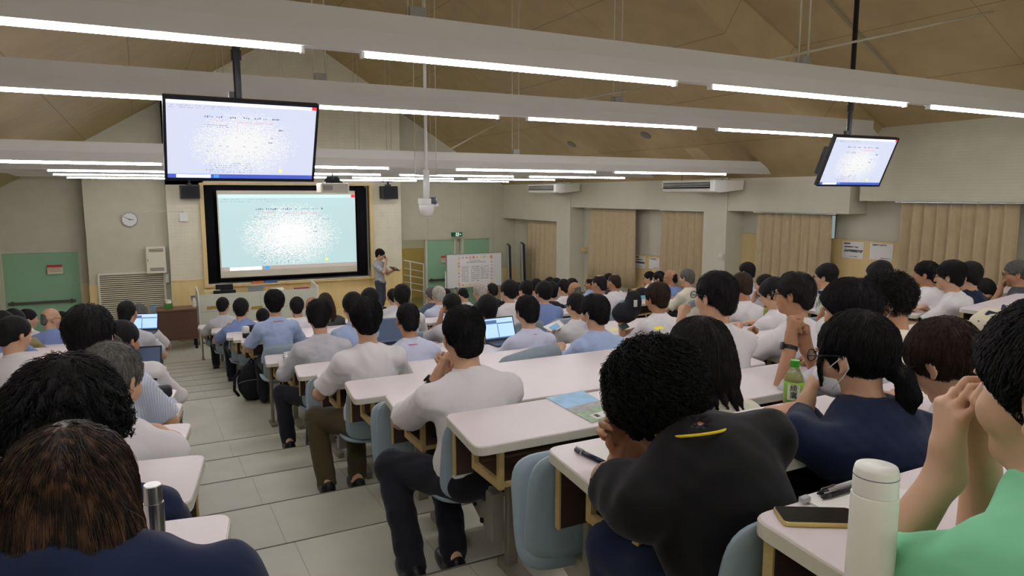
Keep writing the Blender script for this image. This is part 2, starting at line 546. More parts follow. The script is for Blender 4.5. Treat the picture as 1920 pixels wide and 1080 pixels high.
def head_in(F, T, Rh, fem=False, fine=True):
    """head shape; T maps head coordinates (x right, y to the face, z up) to the figure"""
    e = lambda c, r, k=0.02, op='u': F.ell(T(c), np.array(r) * HS, Rh, k, op)
    e((0, -0.012, 0.032), (0.074, 0.094, 0.088))
    e((0, 0.02, -0.04), (0.058 if not fem else 0.054, 0.064, 0.07), 0.04)
    e((0, 0.062, -0.088), (0.026, 0.02, 0.019), 0.025)
    for sx in (-1, 1):
        e((sx * 0.046, 0.05, -0.025), (0.024, 0.03, 0.03), 0.025)            # cheek
        e((sx * 0.032, 0.096, 0.006), (0.015, 0.011, 0.0075), 0.010, 'c')       # eye socket
        e((sx * 0.03, 0.078, 0.026), (0.024, 0.014, 0.007), 0.014)             # brow
        F.ell(T((sx * 0.078, -0.008, -0.006)), np.array((0.008, 0.019, 0.031)) * HS, Rh @ rotz(sx * 0.45) @ rotx(-0.15), 0.006)   # ear
        F.ell(T((sx * 0.086, -0.003, -0.002)), np.array((0.005, 0.009, 0.017)) * HS, Rh @ rotz(sx * 0.45), 0.004, 'c')
        F.ell(T((sx * 0.077, 0.0, -0.034)), np.array((0.006, 0.008, 0.009)) * HS, Rh, 0.005)
    F.cap(T((0, 0.082, 0.018)), T((0, 0.103, -0.026)), 0.0095, 0.0134, 0.014)  # nose
    for sx in (-1, 1): e((sx * 0.011, 0.092, -0.029), (0.009, 0.009, 0.007), 0.008)
    e((0, 0.085, -0.053), (0.022, 0.010, 0.0045), 0.006)
    e((0, 0.083, -0.063), (0.019, 0.010, 0.0055), 0.006)
    e((0, 0.096, -0.058), (0.024, 0.010, 0.0014), 0.003, 'c')

def hair_of(style, T, Rh, h, seed, v=0.0, hang=None):
    """hair as a shell round the skull, in figure coordinates"""
    c0 = T((0, -0.02, 0.0))
    big = {'long': 0.50, 'bob': 0.30, 'pony': 0.36, 'bun': 0.24}.get(style, 0.2)
    F = Field(c0 - np.array([0.2, 0.22, big]), c0 + np.array([0.2, 0.22, 0.2]), h)
    rg = np.random.RandomState(seed)
    e = lambda c, r, k=0.02, op='u': F.ell(T(c), np.array(r) * HS, Rh, k, op)
    pl = lambda p, n, k=0.012: F.plane(T(p), Rh @ np.array(n, float), k)
    short = style in ('short', 'thin', 'bald', 'crew', 'full')
    g = {'crew': -0.004, 'thin': -0.006, 'bald': -0.010, 'full': 0.010, 'short': 0.005}.get(style, 0.0) + v
    if short:
        e((0, -0.016, 0.034), (0.082 + g, 0.102 + g, 0.094 + g))
        if style == 'full': e((0, -0.04, 0.055), (0.08 + g, 0.085 + g, 0.085 + g))
        pl((0, 0.0467, 0), (0, 0.75, -0.66)); pl((0, 0, -0.040), (0, 0.62, -1), 0.035)
        e((0, -0.078, -0.035), (0.056, 0.028, 0.052), 0.03); pl((0, -0.08, -0.080), (0, -0.2, -1), 0.02)
        if style in ('bald', 'thin'):
            if style == 'bald': pl((0, -0.02, 0.042), (0, 0.35, 1), 0.02)
            else: e((0, -0.035, 0.14), (0.055, 0.06, 0.03), 0.02, 'c')
        for sx in (-1, 1): e((sx * 0.088, -0.002, -0.012), (0.022, 0.026, 0.034), 0.008, 'c')
        F.ripple(0.0016, 90, seed)
    elif style == 'curly':
        e((0, -0.016, 0.034), (0.092 + v, 0.112 + v, 0.10 + v))
        pl((0, 0.058, 0), (0, 0.8, -0.6)); pl((0, 0, -0.052), (0, 0.5, -1))
        F.ripple(0.006, 60, seed)
    elif style == 'messy':
        e((0, -0.02, 0.034), (0.098 + v, 0.114 + v, 0.10 + v)); e((0, -0.035, -0.02), (0.096 + v, 0.092 + v, 0.085), 0.03)
        pl((0, 0.055, 0), (0, 0.8, -0.6)); pl((0, 0, -0.085), (0, 0.3, -1), 0.02)
        for _ in range(170):
            a = rg.uniform(0, 6.28); zz = rg.uniform(-0.09, 0.08)
            rr = math.sqrt(max(0.05, 1 - ((zz - 0.02) / 0.125) ** 2))
            p = np.array([math.cos(a) * (0.094 + v) * rr, -0.03 + math.sin(a) * (0.108 + v) * rr, zz])
            if p[1] * 0.8 - p[2] * 0.6 > 0.05: continue
            u = unit(np.array([math.cos(a), math.sin(a), rg.uniform(-1.9, -0.6)]))
            q = p + u * rg.uniform(0.02, 0.055)
            F.chain([T(p), T(p + u * 0.02), T(q + np.array([0, 0, 0.006]))], [0.011, 0.008, 0.0025], 0.006)
    else:                                     # women's styles
        e((0, -0.018, 0.032), (0.086 + v, 0.106 + v, 0.098 + v))
        if style in ('bob', 'long'):
            e((0, -0.035, -0.05), (0.094 + v, 0.088 + v, 0.13), 0.03)
            if style == 'long':
                c2, Ry = hang
                T2 = lambda p: c2 + Ry @ (np.asarray(p, float) * HS)
                F.ell(T2((0, -0.045, -0.10)), np.array((0.110 + v, 0.060, 0.17)) * HS, Ry, 0.06); F.ell(T2((0, -0.085, -0.24)), np.array((0.092 + v, 0.040, 0.20)) * HS, Ry, 0.06)
                for _ in range(260):
                    x0 = rg.uniform(-0.118, 0.118) ; y0 = -0.100 + 3.0 * x0 * x0 + rg.uniform(-0.005, 0.004); dx = rg.uniform(-0.014, 0.014)
                    r_ = rg.uniform(0.0022, 0.0055)
                    F.chain([T2((x0 * 0.75, y0 + 0.012, 0.03)), T2((x0 * 0.98, y0, -0.10)), T2((x0 * 0.90 + dx * 0.5, y0 - 0.016, -0.22)), T2((x0 * 0.70 + dx, y0 - 0.018 + rg.uniform(-0.006, 0.004), rg.uniform(-0.44, -0.32)))], [r_ * 0.8, r_, r_, 0.0012], 0.003)
            e((0, 0.105, -0.045), (0.068, 0.095, 0.15), 0.02, 'c')
            pl((0, 0.075, 0), (0, 1, -0.35))
            if style == 'bob':
                pl((0, -0.03, -0.155), (0, 0.1, -1), 0.03)
                for _ in range(26):
                    a = rg.uniform(2.6, 6.8); p = np.array([math.cos(a) * 0.085, -0.035 + math.sin(a) * 0.08, -0.12])
                    q = p + np.array([math.cos(a) * 0.02, math.sin(a) * 0.02, rg.uniform(-0.075, -0.03)])
                    F.chain([T(p), T((p + q) / 2 + np.array([0, 0, -0.004])), T(q)], [0.013, 0.009, 0.002], 0.008)
        else:
            pl((0, 0.058, 0), (0, 0.8, -0.6)); pl((0, 0, -0.05), (0, 0.5, -1))
            for sx in (-1, 1): e((sx * 0.09, 0.004, -0.014), (0.020, 0.024, 0.032), 0.008, 'c')
            if style == 'bun': e((0, -0.122, 0.0), (0.042, 0.034, 0.042), 0.012)
            if style == 'pony':
                F.chain([T((0.01, -0.09, -0.03)), T((0.015, -0.125, -0.055)), T((0.02, -0.13, -0.11)), T((0.024, -0.115, -0.18))], [0.03, 0.026, 0.028, 0.010], 0.012)
            for sx in (-1, 1):
                F.chain([T((sx * 0.066, 0.045, 0.04)), T((sx * 0.078, 0.058, -0.01)), T((sx * 0.072, 0.062, -0.07))], [0.010, 0.006, 0.002], 0.008)
        F.ripple(0.0018, 80, seed, (1, 1, 0.15))
    return F

def strand_mesh(F, c, Rh, n, length, r, seed, curl=0.0, flow='down', S=1.0, lift=0.003):
    """fine strands combed over a hair surface, as one mesh"""
    rg = np.random.RandomState(seed)
    V, Q = F.mesh()
    gx, gy, gz = np.gradient(F.f, F.h)
    def samp(p):
        i = np.clip(((p - F.lo) / F.h).round().astype(int), 0, F.n - 1)
        i = (i[:, 0], i[:, 1], i[:, 2])
        g = np.stack([gx[i], gy[i], gz[i]], 1)
        return F.f[i] , g / (np.linalg.norm(g, axis=1, keepdims=True) + 1e-6)
    p = V[rg.randint(0, len(V), n)]
    L = length * rg.uniform(0.5, 1.1, (n, 1)); m = 7
    crown = c + Rh @ np.array([0.01, -0.05, 0.13])
    pts = []
    jit = rg.normal(size=(n, 3)) * 0.25
    ph = rg.uniform(0, 6.28, n)
    for k in range(m):
        f, g = samp(p)
        pts.append(p + g * (lift * k / (m - 1) + 0.0008))
        d = p - crown + np.array([0, 0, -0.10]) + jit * 0.12
        if flow == 'hang': d = d * np.array([0.25, 0.25, 0.25]) + np.array([0, 0, -0.12])
        d = d - g * (d * g).sum(1, keepdims=True)
        d = d / (np.linalg.norm(d, axis=1, keepdims=True) + 1e-6)
        if curl:
            b = np.cross(d, g); a = ph[:, None] + k * 1.25
            q = p + d * L / m
            pts[-1] = pts[-1] + (b * np.cos(a) + g * (np.sin(a) + 0.4)) * curl
        else: q = p + d * L / m
        f2, g2 = samp(q)
        ok = np.abs(f2) < 0.02
        p = np.where(ok[:, None], q - g2 * np.clip(f2, -0.02, 0.02)[:, None], q)
    P_ = np.stack(pts, 1)                      # n, m, 3
    T_ = np.gradient(P_, axis=1); T_ /= np.linalg.norm(T_, axis=2, keepdims=True) + 1e-9
    A_ = np.cross(T_, np.array([0.3, 0.5, 0.81])); A_ /= np.linalg.norm(A_, axis=2, keepdims=True) + 1e-9
    B_ = np.cross(T_, A_)
    rad = r * np.array([0.9, 1, 1, 0.95, 0.8, 0.55, 0.2])[None, :, None]
    ring = [P_ + (A_ * math.cos(t) + B_ * math.sin(t)) * rad for t in (0, 2.094, 4.189)]
    VV = np.stack(ring, 2).reshape(-1, 3) * S  # index (i*m + k)*3 + j
    i = np.arange(n)[:, None, None]; k = np.arange(m - 1)[None, :, None]; j = np.arange(3)[None, None, :]
    b0 = (i * m + k) * 3; j2 = (j + 1) % 3
    QQ = np.stack([b0 + j, b0 + j2, b0 + 3 + j2, b0 + 3 + j], 3).reshape(-1, 4)
    return VV, QQ
def raw_obj(name, V, Q, m, parent):
    me = bpy.data.meshes.new(name); nq = len(Q)
    me.vertices.add(len(V)); me.vertices.foreach_set('co', V.astype(np.float32).ravel())
    me.loops.add(nq * 4); me.loops.foreach_set('vertex_index', Q.astype(np.int32).ravel())
    me.polygons.add(nq); me.polygons.foreach_set('loop_start', np.arange(0, nq * 4, 4, dtype=np.int32))
    me.polygons.foreach_set('use_smooth', np.ones(nq, bool)); me.update(calc_edges=True)
    me.materials.append(m)
    o = bpy.data.objects.new(name, me); C.objects.link(o); o.parent = parent
    return o
FIG = []
def person(label, group=None, at=None, px=None, Y=None, heading=0.0, look=None, pitch=0.1, roll=0.0, hair='short', hcol='black', hv=0.0,
           skin=0, top='white', sleeve='short', legs='trouser', shoe=True, lean=0.13, arms=('desk', 'desk'), wd=1.0, fem=False, near=0,
           glasses=False, mask=False, eyes=False, lanyard=None, collar=True, stand=False, floor=None, aim=None, seed=None, custom=None, nz=0.0, ny=0.0, hipz=0.49, dx=0.0, sz=1.0):
    """one seated (or standing) figure.  px,Y: pixel of the crown and the depth of the head in the hall"""
    seed = len(FIG) + 3 if seed is None else seed
    S = PS * sz
    top_p = atY(px[0], px[1], Y) if px else np.array(at, float)
    hx, hy = top_p[0], top_p[1]
    if aim is None: aim = (3.6, 21.0)
    hd = R(heading)
    want = math.atan2(-(aim[0] - hx), aim[1] - hy)           # rz that faces the screen
    hyaw = (want - hd) if look is None else R(look)
    hyaw = max(-1.2, min(1.2, hyaw))
    fl = floor if floor is not None else floor_z(hx, hy + (0 if stand else 0.06))
    Rh = rotz(hyaw) @ rotx(-pitch) @ roty(roll)
    tk = hv + {'curly': 0.022, 'messy': 0.022, 'full': 0.012, 'crew': -0.001, 'thin': -0.004, 'bald': -0.008}.get(hair, 0.008)
    tc_ = (Rh @ vec(0, -0.016, 0.034))[2] * HS
    hz = (top_p[2] - fl) / S - tc_ - HS * math.sqrt(sum((Rh[2, q] * (r_ + tk)) ** 2 for q, r_ in enumerate((0.082, 0.102, 0.094))))
    root = empty('person', (hx, hy, fl), hd)
    tag(root, label, 'person', group)
    HC = vec(0, 0, hz)
    T = lambda p: HC + Rh @ (np.asarray(p, float) * HS)
    N = HC + vec(0.02 * math.sin(roll) * -4, 0, 0) + np.array([0, -0.035 - 0.11 * math.sin(pitch) + ny, -0.168 + 0.03 * math.sin(abs(pitch)) + nz])
    H = vec(dx, N[1] + 0.05 - lean, hipz) if not stand else vec(0, -0.02, hz - 0.70)
    u = N - H; Ls = np.linalg.norm(u)
    Rm = frame_z(u)
    Q = lambda t, o=(0, 0, 0): H + u * t + Rm @ np.array(o, float)
    Sh = [Q(1, (sx * 0.165 * wd, -0.004, -0.088)) for sx in (-1, 1)]
    hips = [H + vec(sx * 0.088, 0, -0.02) for sx in (-1, 1)]
    if stand:
        knees = [H + vec(sx * 0.09, 0.02, -0.43) for sx in (-1, 1)]; ank = [vec(H[0] + sx * 0.10, H[1] - 0.01 + sx * 0.04, 0.085) for sx in (-1, 1)]
    else:
        knees = [H + vec(sx * 0.12, 0.42, -0.01) for sx in (-1, 1)]; ank = [H + vec(sx * 0.12, 0.36, 0) for sx in (-1, 1)]
        for a in ank: a[2] = 0.09
    if custom and 'legs' in custom: knees, ank = custom['legs'](H)
    # arms
    El = []; Wr = []; Hd = []
    for i, sx in enumerate((-1, 1)):
        a = arms[i]; Sp = Sh[i]; hint = vec(sx * 0.9, -0.2, -0.9)
        fwd = vec(0, 1, 0); palm = vec(0, 0, -1); curl = 0.45
        zd = 0.735
        if a == 'desk': W = vec(Sp[0] - sx * 0.05, max(Sp[1] + 0.33, H[1] + 0.38), zd); fwd = vec(-sx * 0.35, 1, -0.05)
        elif a == 'fold': W = vec(Sp[0] - sx * 0.20, max(Sp[1] + 0.26, H[1] + 0.34), zd); fwd = vec(-sx * 1, 0.3, 0)
        elif a == 'chin': W = HC + vec(sx * 0.05, 0.115, -0.19); fwd = vec(-sx * 0.25, -0.05, 1); palm = vec(-sx * 0.3, -1, 0); curl = 0.85; hint = vec(sx * 0.5, 0.6, -1)
        elif a == 'cheek': W = T((sx * 0.095, 0.075, -0.15)); fwd = Rh @ vec(-sx * 0.1, -0.2, 1); palm = Rh @ vec(-sx * 1, -0.2, 0.0); curl = 0.4; hint = vec(sx * 0.5, 0.6, -1)
        elif a == 'lap': W = H + vec(sx * 0.10, 0.26, 0.10); hint = vec(sx, -0.6, -0.2); fwd = vec(-sx * 0.4, 1, -0.2)
        elif a == 'brow': W = T((sx * 0.07, 0.13, -0.06)); fwd = Rh @ vec(-sx * 0.3, -0.3, 1); palm = Rh @ vec(-sx * 0.6, -1, 0); curl = 0.5; hint = vec(sx * 0.6, 0.5, -1)
        elif a == 'fist': W = HC + vec(sx * 0.06, 0.24, -0.13); fwd = vec(-sx * 0.2, 0.15, 1); palm = vec(-sx * 1, -0.3, 0); curl = 1.5; hint = vec(sx * 0.5, 0.2, -1)
        else: W, fwd, palm, curl, hint = a(HC, Sp, H, T, Rh)
        if isinstance(hint, tuple) and hint[0] == 'E': E = HC + vec(*hint[1])
        elif isinstance(hint, tuple):
            q = atZ(*hint[1:]) - np.array([hx, hy, fl]); cs, sn = math.cos(hd), math.sin(hd)
            E = vec(cs * q[0] + sn * q[1], -sn * q[0] + cs * q[1], q[2]) / S
            W = E + unit(W - E) * min(0.27, max(0.17, np.linalg.norm(W - E)))
        else: E, W = ik(Sp, W, 0.29, 0.255, hint)
        El.append(E); Wr.append(W); Hd.append((fwd, palm, curl))
    h = {0: 0.011, 1: 0.008, 2: 0.0055, 3: 0.0045}[near]
    pts = np.array(Sh + El + Wr + knees + ank + [HC + vec(0, 0, 0.17), HC + vec(0, 0.15, 0), HC - vec(0, 0.15, 0), H - vec(0.2, 0.2, 0)] + [W + unit(f) * 0.16 for W, (f, p, c) in zip(Wr, Hd)])
    lo = pts.min(0) - 0.13; hi = pts.max(0) + 0.13
    lo[2] = -0.03
    F = Field(lo, hi, h)
    def torso(F, e, k=0.05):
        F.ell(Q(0.04), (0.155 * wd + e, 0.112 + e, 0.105 + e), Rm, k)
        F.ell(Q(0.38), (0.136 * wd + e, 0.100 + e, 0.16 + e), Rm, k)
        F.ell(Q(0.70, (0, 0.004, 0)), (0.150 * wd + e, 0.108 + e, 0.155 + e), Rm, k)
        F.cap(Sh[0], Sh[1], 0.046 + e * 0.8, 0.046 + e * 0.8, k * 0.7)
        for sp in Sh: F.cap(Q(1, (0, -0.012, -0.014)), sp * 0.92 + Q(1, (0, -0.01, -0.05)) * 0.08, 0.042 + e * 0.8, 0.044 + e * 0.8, k * 0.7)
        if fem:
            for sx in (-1, 1): F.ell(Q(0.68, (sx * 0.07, 0.085, 0)), (0.06 + e, 0.05 + e, 0.06 + e), Rm, 0.03)
    torso(F, 0.0)
    F.cap(T((0, -0.028, -0.05)), N + vec(0, 0, -0.02), 0.053 if not fem else 0.046, 0.058 if not fem else 0.050, 0.03)
    head_in(F, T, Rh, fem)
    for i in (0, 1):
        F.cap(Sh[i], El[i], 0.050, 0.040, 0.03); F.cap(El[i], Wr[i], 0.041, 0.027, 0.02)
        f_, p_, c_ = Hd[i]
        hand(F, Wr[i] + unit(f_) * 0.02, f_, p_, 1 if i == 0 else -1, c_, fat=1.0 if near else 1.15)
        F.cap(hips[i], knees[i], 0.080, 0.056, 0.04); F.cap(knees[i], ank[i], 0.056, 0.038, 0.03)
        F.cap(ank[i], ank[i] + vec(0, 0.13, -0.045), 0.036, 0.026, 0.02)
    F.obj('body', SKIN[skin], root, S)
    # shirt
    slv = {'short': 0.80, 'long': 1.0, 'none': 0.3}[sleeve]
    hs = 0.012 if near == 0 else (0.009 if near == 1 else 0.007)
    G = Field(lo, hi, hs)
    e = 0.013
    torso(G, e, 0.065)
    bag = 0.012
    for i in (0, 1):
        a, b = Sh[i], El[i]
        if sleeve == 'long':
            G.cap(a, b, 0.045 + e, 0.046 + e, 0.05)
            ew = Wr[i] - unit(Wr[i] - b) * 0.01
            G.cap(b, ew, 0.048 + e, 0.031 + e * 0.7, 0.02, cuts=[(ew, Wr[i] - b)])
        else:
            q = a + (b - a) * slv
            G.cap(a, q + (b - a) * 0.15, 0.045 + e, 0.050 + e + bag, 0.05, cuts=[(q, b - a)])
    if not stand: G.ell(Q(0.16, (0, 0.01, 0)), (0.158 * wd + e, 0.118 + e, 0.12), Rm, 0.05)
    nk = unit(T((0, -0.028, -0.05)) - N)
    G.cap(N - nk * (0.03 if collar else 0.0), N + nk * 0.12, 0.058 if collar else 0.055, 0.060 if collar else 0.066, 0.012, 'c')
    G.plane(Q(-0.12) if not stand else Q(-0.02), -Rm[:, 2], 0.0)
    G.ripple(0.0048, 22, seed, (1, 1, 0.7)); G.ripple(0.0022, 62, seed + 1, (0.6, 0.6, 1))
    G.obj('shirt' if sleeve != 'long' or top not in ('navy', 'suit', 'black') else 'jacket', CL[top] if isinstance(top, str) else top, root, S, smooth_iter=2)
    if collar:                                 # a folded shirt collar standing round the neck
        n_ = 28; prof = [(0.080, -0.030), (0.077, 0.004), (0.067, 0.030), (0.061, 0.034), (0.058, 0.020), (0.062, -0.030)]
        ax = frame_z(nk); v_ = []; f_ = []
        for k in range(n_):
            t_ = 2 * PI * k / n_; dip = 0.012 * max(0, math.sin(t_)) ** 2
            for r_, z_ in prof: v_.append(tuple((N + ax @ np.array([r_ * math.cos(t_), r_ * math.sin(t_) * 1.0, z_ - dip + 0.004])) * S))
        m_ = len(prof)
        for k in range(n_):
            for q in range(m_): f_.append((k * m_ + q, k * m_ + (q + 1) % m_, ((k + 1) % n_) * m_ + (q + 1) % m_, ((k + 1) % n_) * m_ + q))
        MB().add(v_, f_).build('collar', CL[top] if isinstance(top, str) else top, root, smooth=True)
    # trousers
    G = Field(np.minimum(np.array(hips + knees + ank).min(0) - 0.16, H - 0.22), np.array(hips + knees + ank).max(0) + 0.17, 0.013 if near < 2 else 0.010)
    G.ell(Q(0.02), (0.168 * wd, 0.125, 0.115), Rm, 0.05)
    for i in (0, 1):
        G.cap(hips[i], knees[i], 0.092, 0.070, 0.04)
        c = [(ank[i] + vec(0, 0, 0.0), vec(0, 0, -1))]
        G.cap(knees[i], ank[i] - vec(0, 0, 0.03), 0.070, 0.058, 0.03, cuts=c)
    G.ripple(0.004, 24, seed + 9)
    G.obj('trousers', CL[legs], root, S)
    if shoe:
        for a in ank:
            G = Field(a - 0.16, a + vec(0.16, 0.27, 0.12), 0.009)
            G.ell(a + vec(0, 0.07, -0.045), (0.046, 0.135, 0.045), None, 0.02); G.ell(a + vec(0, -0.01, -0.02), (0.042, 0.055, 0.055), None, 0.03)
            G.plane(vec(0, 0, 0.004), vec(0, 0, -1)); G.plane(vec(0, 0, a[2] + 0.03), vec(0, 0, 1))
            G.obj('shoe', M_SHOE, root, S)
    # hair
    if hair:
        hh = {0: 0.009, 1: 0.0065, 2: 0.0045, 3: 0.0035}[near]
        HF = hair_of(hair, T, Rh, hh, seed, hv, (HC + np.array([0, -0.03 - 0.06 * math.sin(pitch), 0.0]), rotz(hyaw)))
        ho = HF.obj('hair', HAIR[hcol], root, S, smooth_iter=0 if hair == 'messy' else 1)
        if near >= 1:
            k_ = {1: 0.45, 2: 1.15, 3: 1.8}[near]
            st = {'curly': (5200, 0.050, 0.0012, 0.0080, 'down', 0.010), 'messy': (3200, 0.075, 0.0012, 0.0, 'down', 0.016), 'long': (8500, 0.20, 0.0007, 0.0, 'hang', 0.003), 'bob': (3000, 0.12, 0.0010, 0.0, 'hang', 0.004),
                  'pony': (2600, 0.07, 0.0010, 0.0, 'down', 0.002), 'bun': (2600, 0.07, 0.0010, 0.0, 'down', 0.002)}.get(hair, (2800, 0.045, 0.0009, 0.0, 'down', 0.005))
            V_, Q_ = strand_mesh(HF, HC, Rh, int(st[0] * k_), st[1], st[2], seed, st[3], st[4], S, st[5])
            tag(raw_obj('strands', V_, Q_, HAIR[hcol], ho), kind='stuff')
    W3 = lambda p: tuple(T(p) * S)
    if eyes:
        for sx in (-1, 1):
            o = MB()
            o.lathe([(0.0115 * S * math.sin(PI * i / 10) + 1e-5, -0.0115 * S * math.cos(PI * i / 10)) for i in range(11)], W3((sx * 0.031, 0.0700, 0.006)), 16)
            eo = o.build('eye', M_EYE, root, smooth=True)
            MB().lathe([(0.0052 * S * math.sin(PI * i / 6) + 1e-5, -0.0052 * S * math.cos(PI * i / 6)) for i in range(7)], W3((sx * 0.031, 0.0775, 0.006)), 12).build('iris', M_IRIS, eo, smooth=True)
    if glasses:
        b = MB()
        for sx in (-1, 1):
            b.tube([W3((sx * 0.033 + 0.024 * math.cos(t), 0.108 - 0.004 * abs(math.cos(t)), 0.006 + 0.017 * math.sin(t))) for t in np.linspace(0, 2 * PI, 19)], 0.0022 * S, 6)
            b.tube([W3((sx * 0.057, 0.104, 0.010)), W3((sx * 0.080, 0.07, 0.012)), W3((sx * 0.086, 0.0, 0.014)), W3((sx * 0.084, -0.02, -0.002))], 0.0024 * S, 6)
        b.tube([W3((-0.010, 0.110, 0.010)), W3((0, 0.112, 0.012)), W3((0.010, 0.110, 0.010))], 0.0022 * S, 6)
        go = b.build('glasses', M_FRAME, root, smooth=True)
        for sx in (-1, 1):
            l = MB(); n = 18
            l.poly3([W3((sx * 0.033 + 0.0235 * math.cos(2 * PI * i / n), 0.106, 0.006 + 0.0165 * math.sin(2 * PI * i / n))) for i in range(n)], Rh @ vec(0, 0.001, 0) * S)
            l.build('lens', M_LENS, go)
    if mask:
        G = Field(T((0, 0, 0)) - 0.17, T((0, 0, 0)) + 0.17, 0.007 if near < 2 else 0.0045)
        G.ell(T((0, 0.052, -0.062)), (0.066, 0.072, 0.062), Rh, 0.01)
        G.plane(T((0, 0.030, 0)), Rh @ vec(0, -1, 0.1)); G.plane(T((0, 0, -0.006)), Rh @ vec(0, -0.25, 1))
        mo = G.obj('face_mask', M_MASK, root, S)
        for sx in (-1, 1):
            MB().tube([W3((sx * 0.062, 0.05, -0.03)), W3((sx * 0.082, 0.02, -0.012)), W3((sx * 0.083, -0.018, 0.018)), W3((sx * 0.085, -0.026, -0.02)), W3((sx * 0.076, 0.0, -0.05)), W3((sx * 0.06, 0.04, -0.085))], 0.0016 * S, 6).build('ear_loop', M_MASK, mo, smooth=True)
    if lanyard:
        lm = {'red': M_RED, 'blue': M_BLUE, 'yellow': M_YEL, 'black': M_BLACK}[lanyard]
        ring = []; lr = 0.090 if collar else 0.082
        for t in np.linspace(0.35, 2 * PI - 0.35, 23):
            ring.append(N + vec(lr * math.sin(t), lr * math.cos(t) - 0.004, (0.0 if collar else 0.034) - 0.045 * (0.5 + 0.5 * math.cos(t))))
        pth = [Q(0.62, (-0.02, 0.135, 0))] + ring + [Q(0.62, (0.02, 0.135, 0))]
        MB().tube([tuple(p * S) for p in pth], 0.0034 * S, 6).build('lanyard', lm, root, smooth=True)
    FIG.append((root, dict(HC=HC, T=T, Rh=Rh, N=N, H=H, Sh=Sh, El=El, Wr=Wr, Hd=Hd, S=S, Q=Q)))
    return root, FIG[-1][1]
def on_fig(fig, p):
    """world point of a figure-local point"""
    root, d = fig
    q = np.asarray(p, float) * d['S']
    c, s = math.cos(root.rotation_euler[2]), math.sin(root.rotation_euler[2])
    return Vector((root.location[0] + c * q[0] - s * q[1], root.location[1] + s * q[0] + c * q[1], root.location[2] + q[2]))
# ------------------------------------------------------------------ the hall: floor, walls, roof
def hall_off(x):                               # the rows of the outer blocks turn towards the screen
    return (0.16 - x) * math.tan(R(10)) if x < 0.16 else ((x - 5.2) * 0.2 if x > 5.2 else 0.0)
def row_y(k): return 1.02 + 0.85 * k           # far edge of the desks, rear rows k = 0 (nearest) ... 8
def fro_y(j): return 9.03 + 0.85 * j           # front rows j = 0 ... 9
def tier_z(yy):
    if yy <= 9.18:
        k = min(8, math.ceil((yy - 1.12) / 0.85)); return 2.154 - 0.13 * k
    j = min(9, math.ceil((yy - 9.18) / 0.85)); return max(0.0, 1.114 - 0.124 * j)
def floor_z(x, y): return tier_z(y - hall_off(x))
M_WALL = lines_mat('wall_panel', (200, 198, 176), (192, 190, 168), 2, 0.045, 0.12, bump=0.1)
M_WALLP = mat('wall_plain', (206, 203, 184), 0.75, bump=0.03, scale=120, var=0.03, vscale=2)
M_BRICK = lines_mat('wall_white_tile', (222, 216, 192), (206, 200, 176), 2, 0.09, 0.05, second=(0, 0.2, 0.02), bump=0.2)
M_FLOOR = lines_mat('floor_vinyl', (186, 186, 168), (160, 160, 144), 0, 0.62, 0.010, rough=0.42, bump=0.1, var=0.08)
M_NOSE = mat('nosing_dark', (104, 102, 90), 0.8)
M_CEIL = lines_mat('ceiling_board', (178, 158, 116), (136, 118, 86), 0, 1.05, 0.010, second=(1, 2.45, 0.003), bump=0.15, var=0.06)
M_WOOD = mat('pale_wood', (218, 192, 138), 0.5, bump=0.04, scale=12, stretch=(1, 1, 0.15), var=0.07, vscale=6)
M_DADO = mat('dado_wood', (224, 200, 144), 0.5, bump=0.03, scale=10, stretch=(1, 1, 0.15), var=0.06, vscale=5)
M_GREEN = mat('green_door_paint', (146, 186, 152), 0.5, bump=0.03, scale=200, var=0.03, vscale=3)
M_STEEL = mat('painted_steel', (150, 148, 138), 0.4, metal=0.2)
M_WHITE = mat('white_paint', (226, 226, 220), 0.5)
M_OFFW = mat('off_white_plastic', (224, 222, 208), 0.45)
M_DARK = mat('dark_gap', (18, 18, 18), 0.9)
M_BLKCL = mat('black_curtain', (20, 22, 28), 0.9, bump=0.5, scale=6, stretch=(6, 1, 0.1))
M_GLASS = mat('window_glass', (240, 246, 250), 0.03, trans=1.0)
M_CURT = mat('curtain_beige', (190, 172, 138), 0.9, bump=0.1, scale=70, var=0.05, vscale=8, sheen=0.1)
M_CHROME = mat('polished_metal', (205, 205, 205), 0.2, metal=1.0)

XL, XR, RIDGE, SLOPE = -3.1, 10.9, 3.9, 0.615
EAVE = CAMZ + 0.04
TOP = EAVE + SLOPE * (RIDGE - XL)
EAVE2 = CAMZ + 0.82; SLOPE2 = (TOP - EAVE2) / (XR - RIDGE)   # the bay nearest the camera has a higher eave
def roof_z(x, y=12.0):
    if x > RIDGE and y < 7.4: return EAVE2 + SLOPE2 * (XR - x)
    return EAVE + SLOPE * min(x - XL, XR - x)
YB, YF = -5.0, 20.6
# floor: one stepped mesh, with thin dark nosing lines
ft = MB(); fn = MB()
xs = [-4.2, 0.16, 5.2, 11.6]
levels = []                                    # (far edge yy, z)
for k in range(-6, 8): levels.append((row_y(k) + 0.10, 2.154 - 0.13 * k))
levels.append((9.18, 1.114))
for j in range(1, 9): levels.append((9.18 + 0.85 * j, 1.114 - 0.124 * j))
levels.append((26.0, 0.0))
prev = YB - 3
for i, (yy, z) in enumerate(levels):
    for a, b in zip(xs[:-1], xs[1:]):
        oa, ob = hall_off(a), hall_off(b)
        last = i == len(levels) - 1
        p = [(a, prev + oa), (b, prev + ob), (b, yy + (0 if last else ob)), (a, yy + (0 if last else oa))]
        ft.prism(p, -0.4, z)
        if not last:
            fn.prism([(a, yy + oa - 0.010), (b, yy + ob - 0.010), (b, yy + ob + 0.0015), (a, yy + oa + 0.0015)], z - 0.02, z + 0.0015)
    prev = yy
struct(ft.build('floor', M_FLOOR))
struct(fn.build('trim_1', M_NOSE))
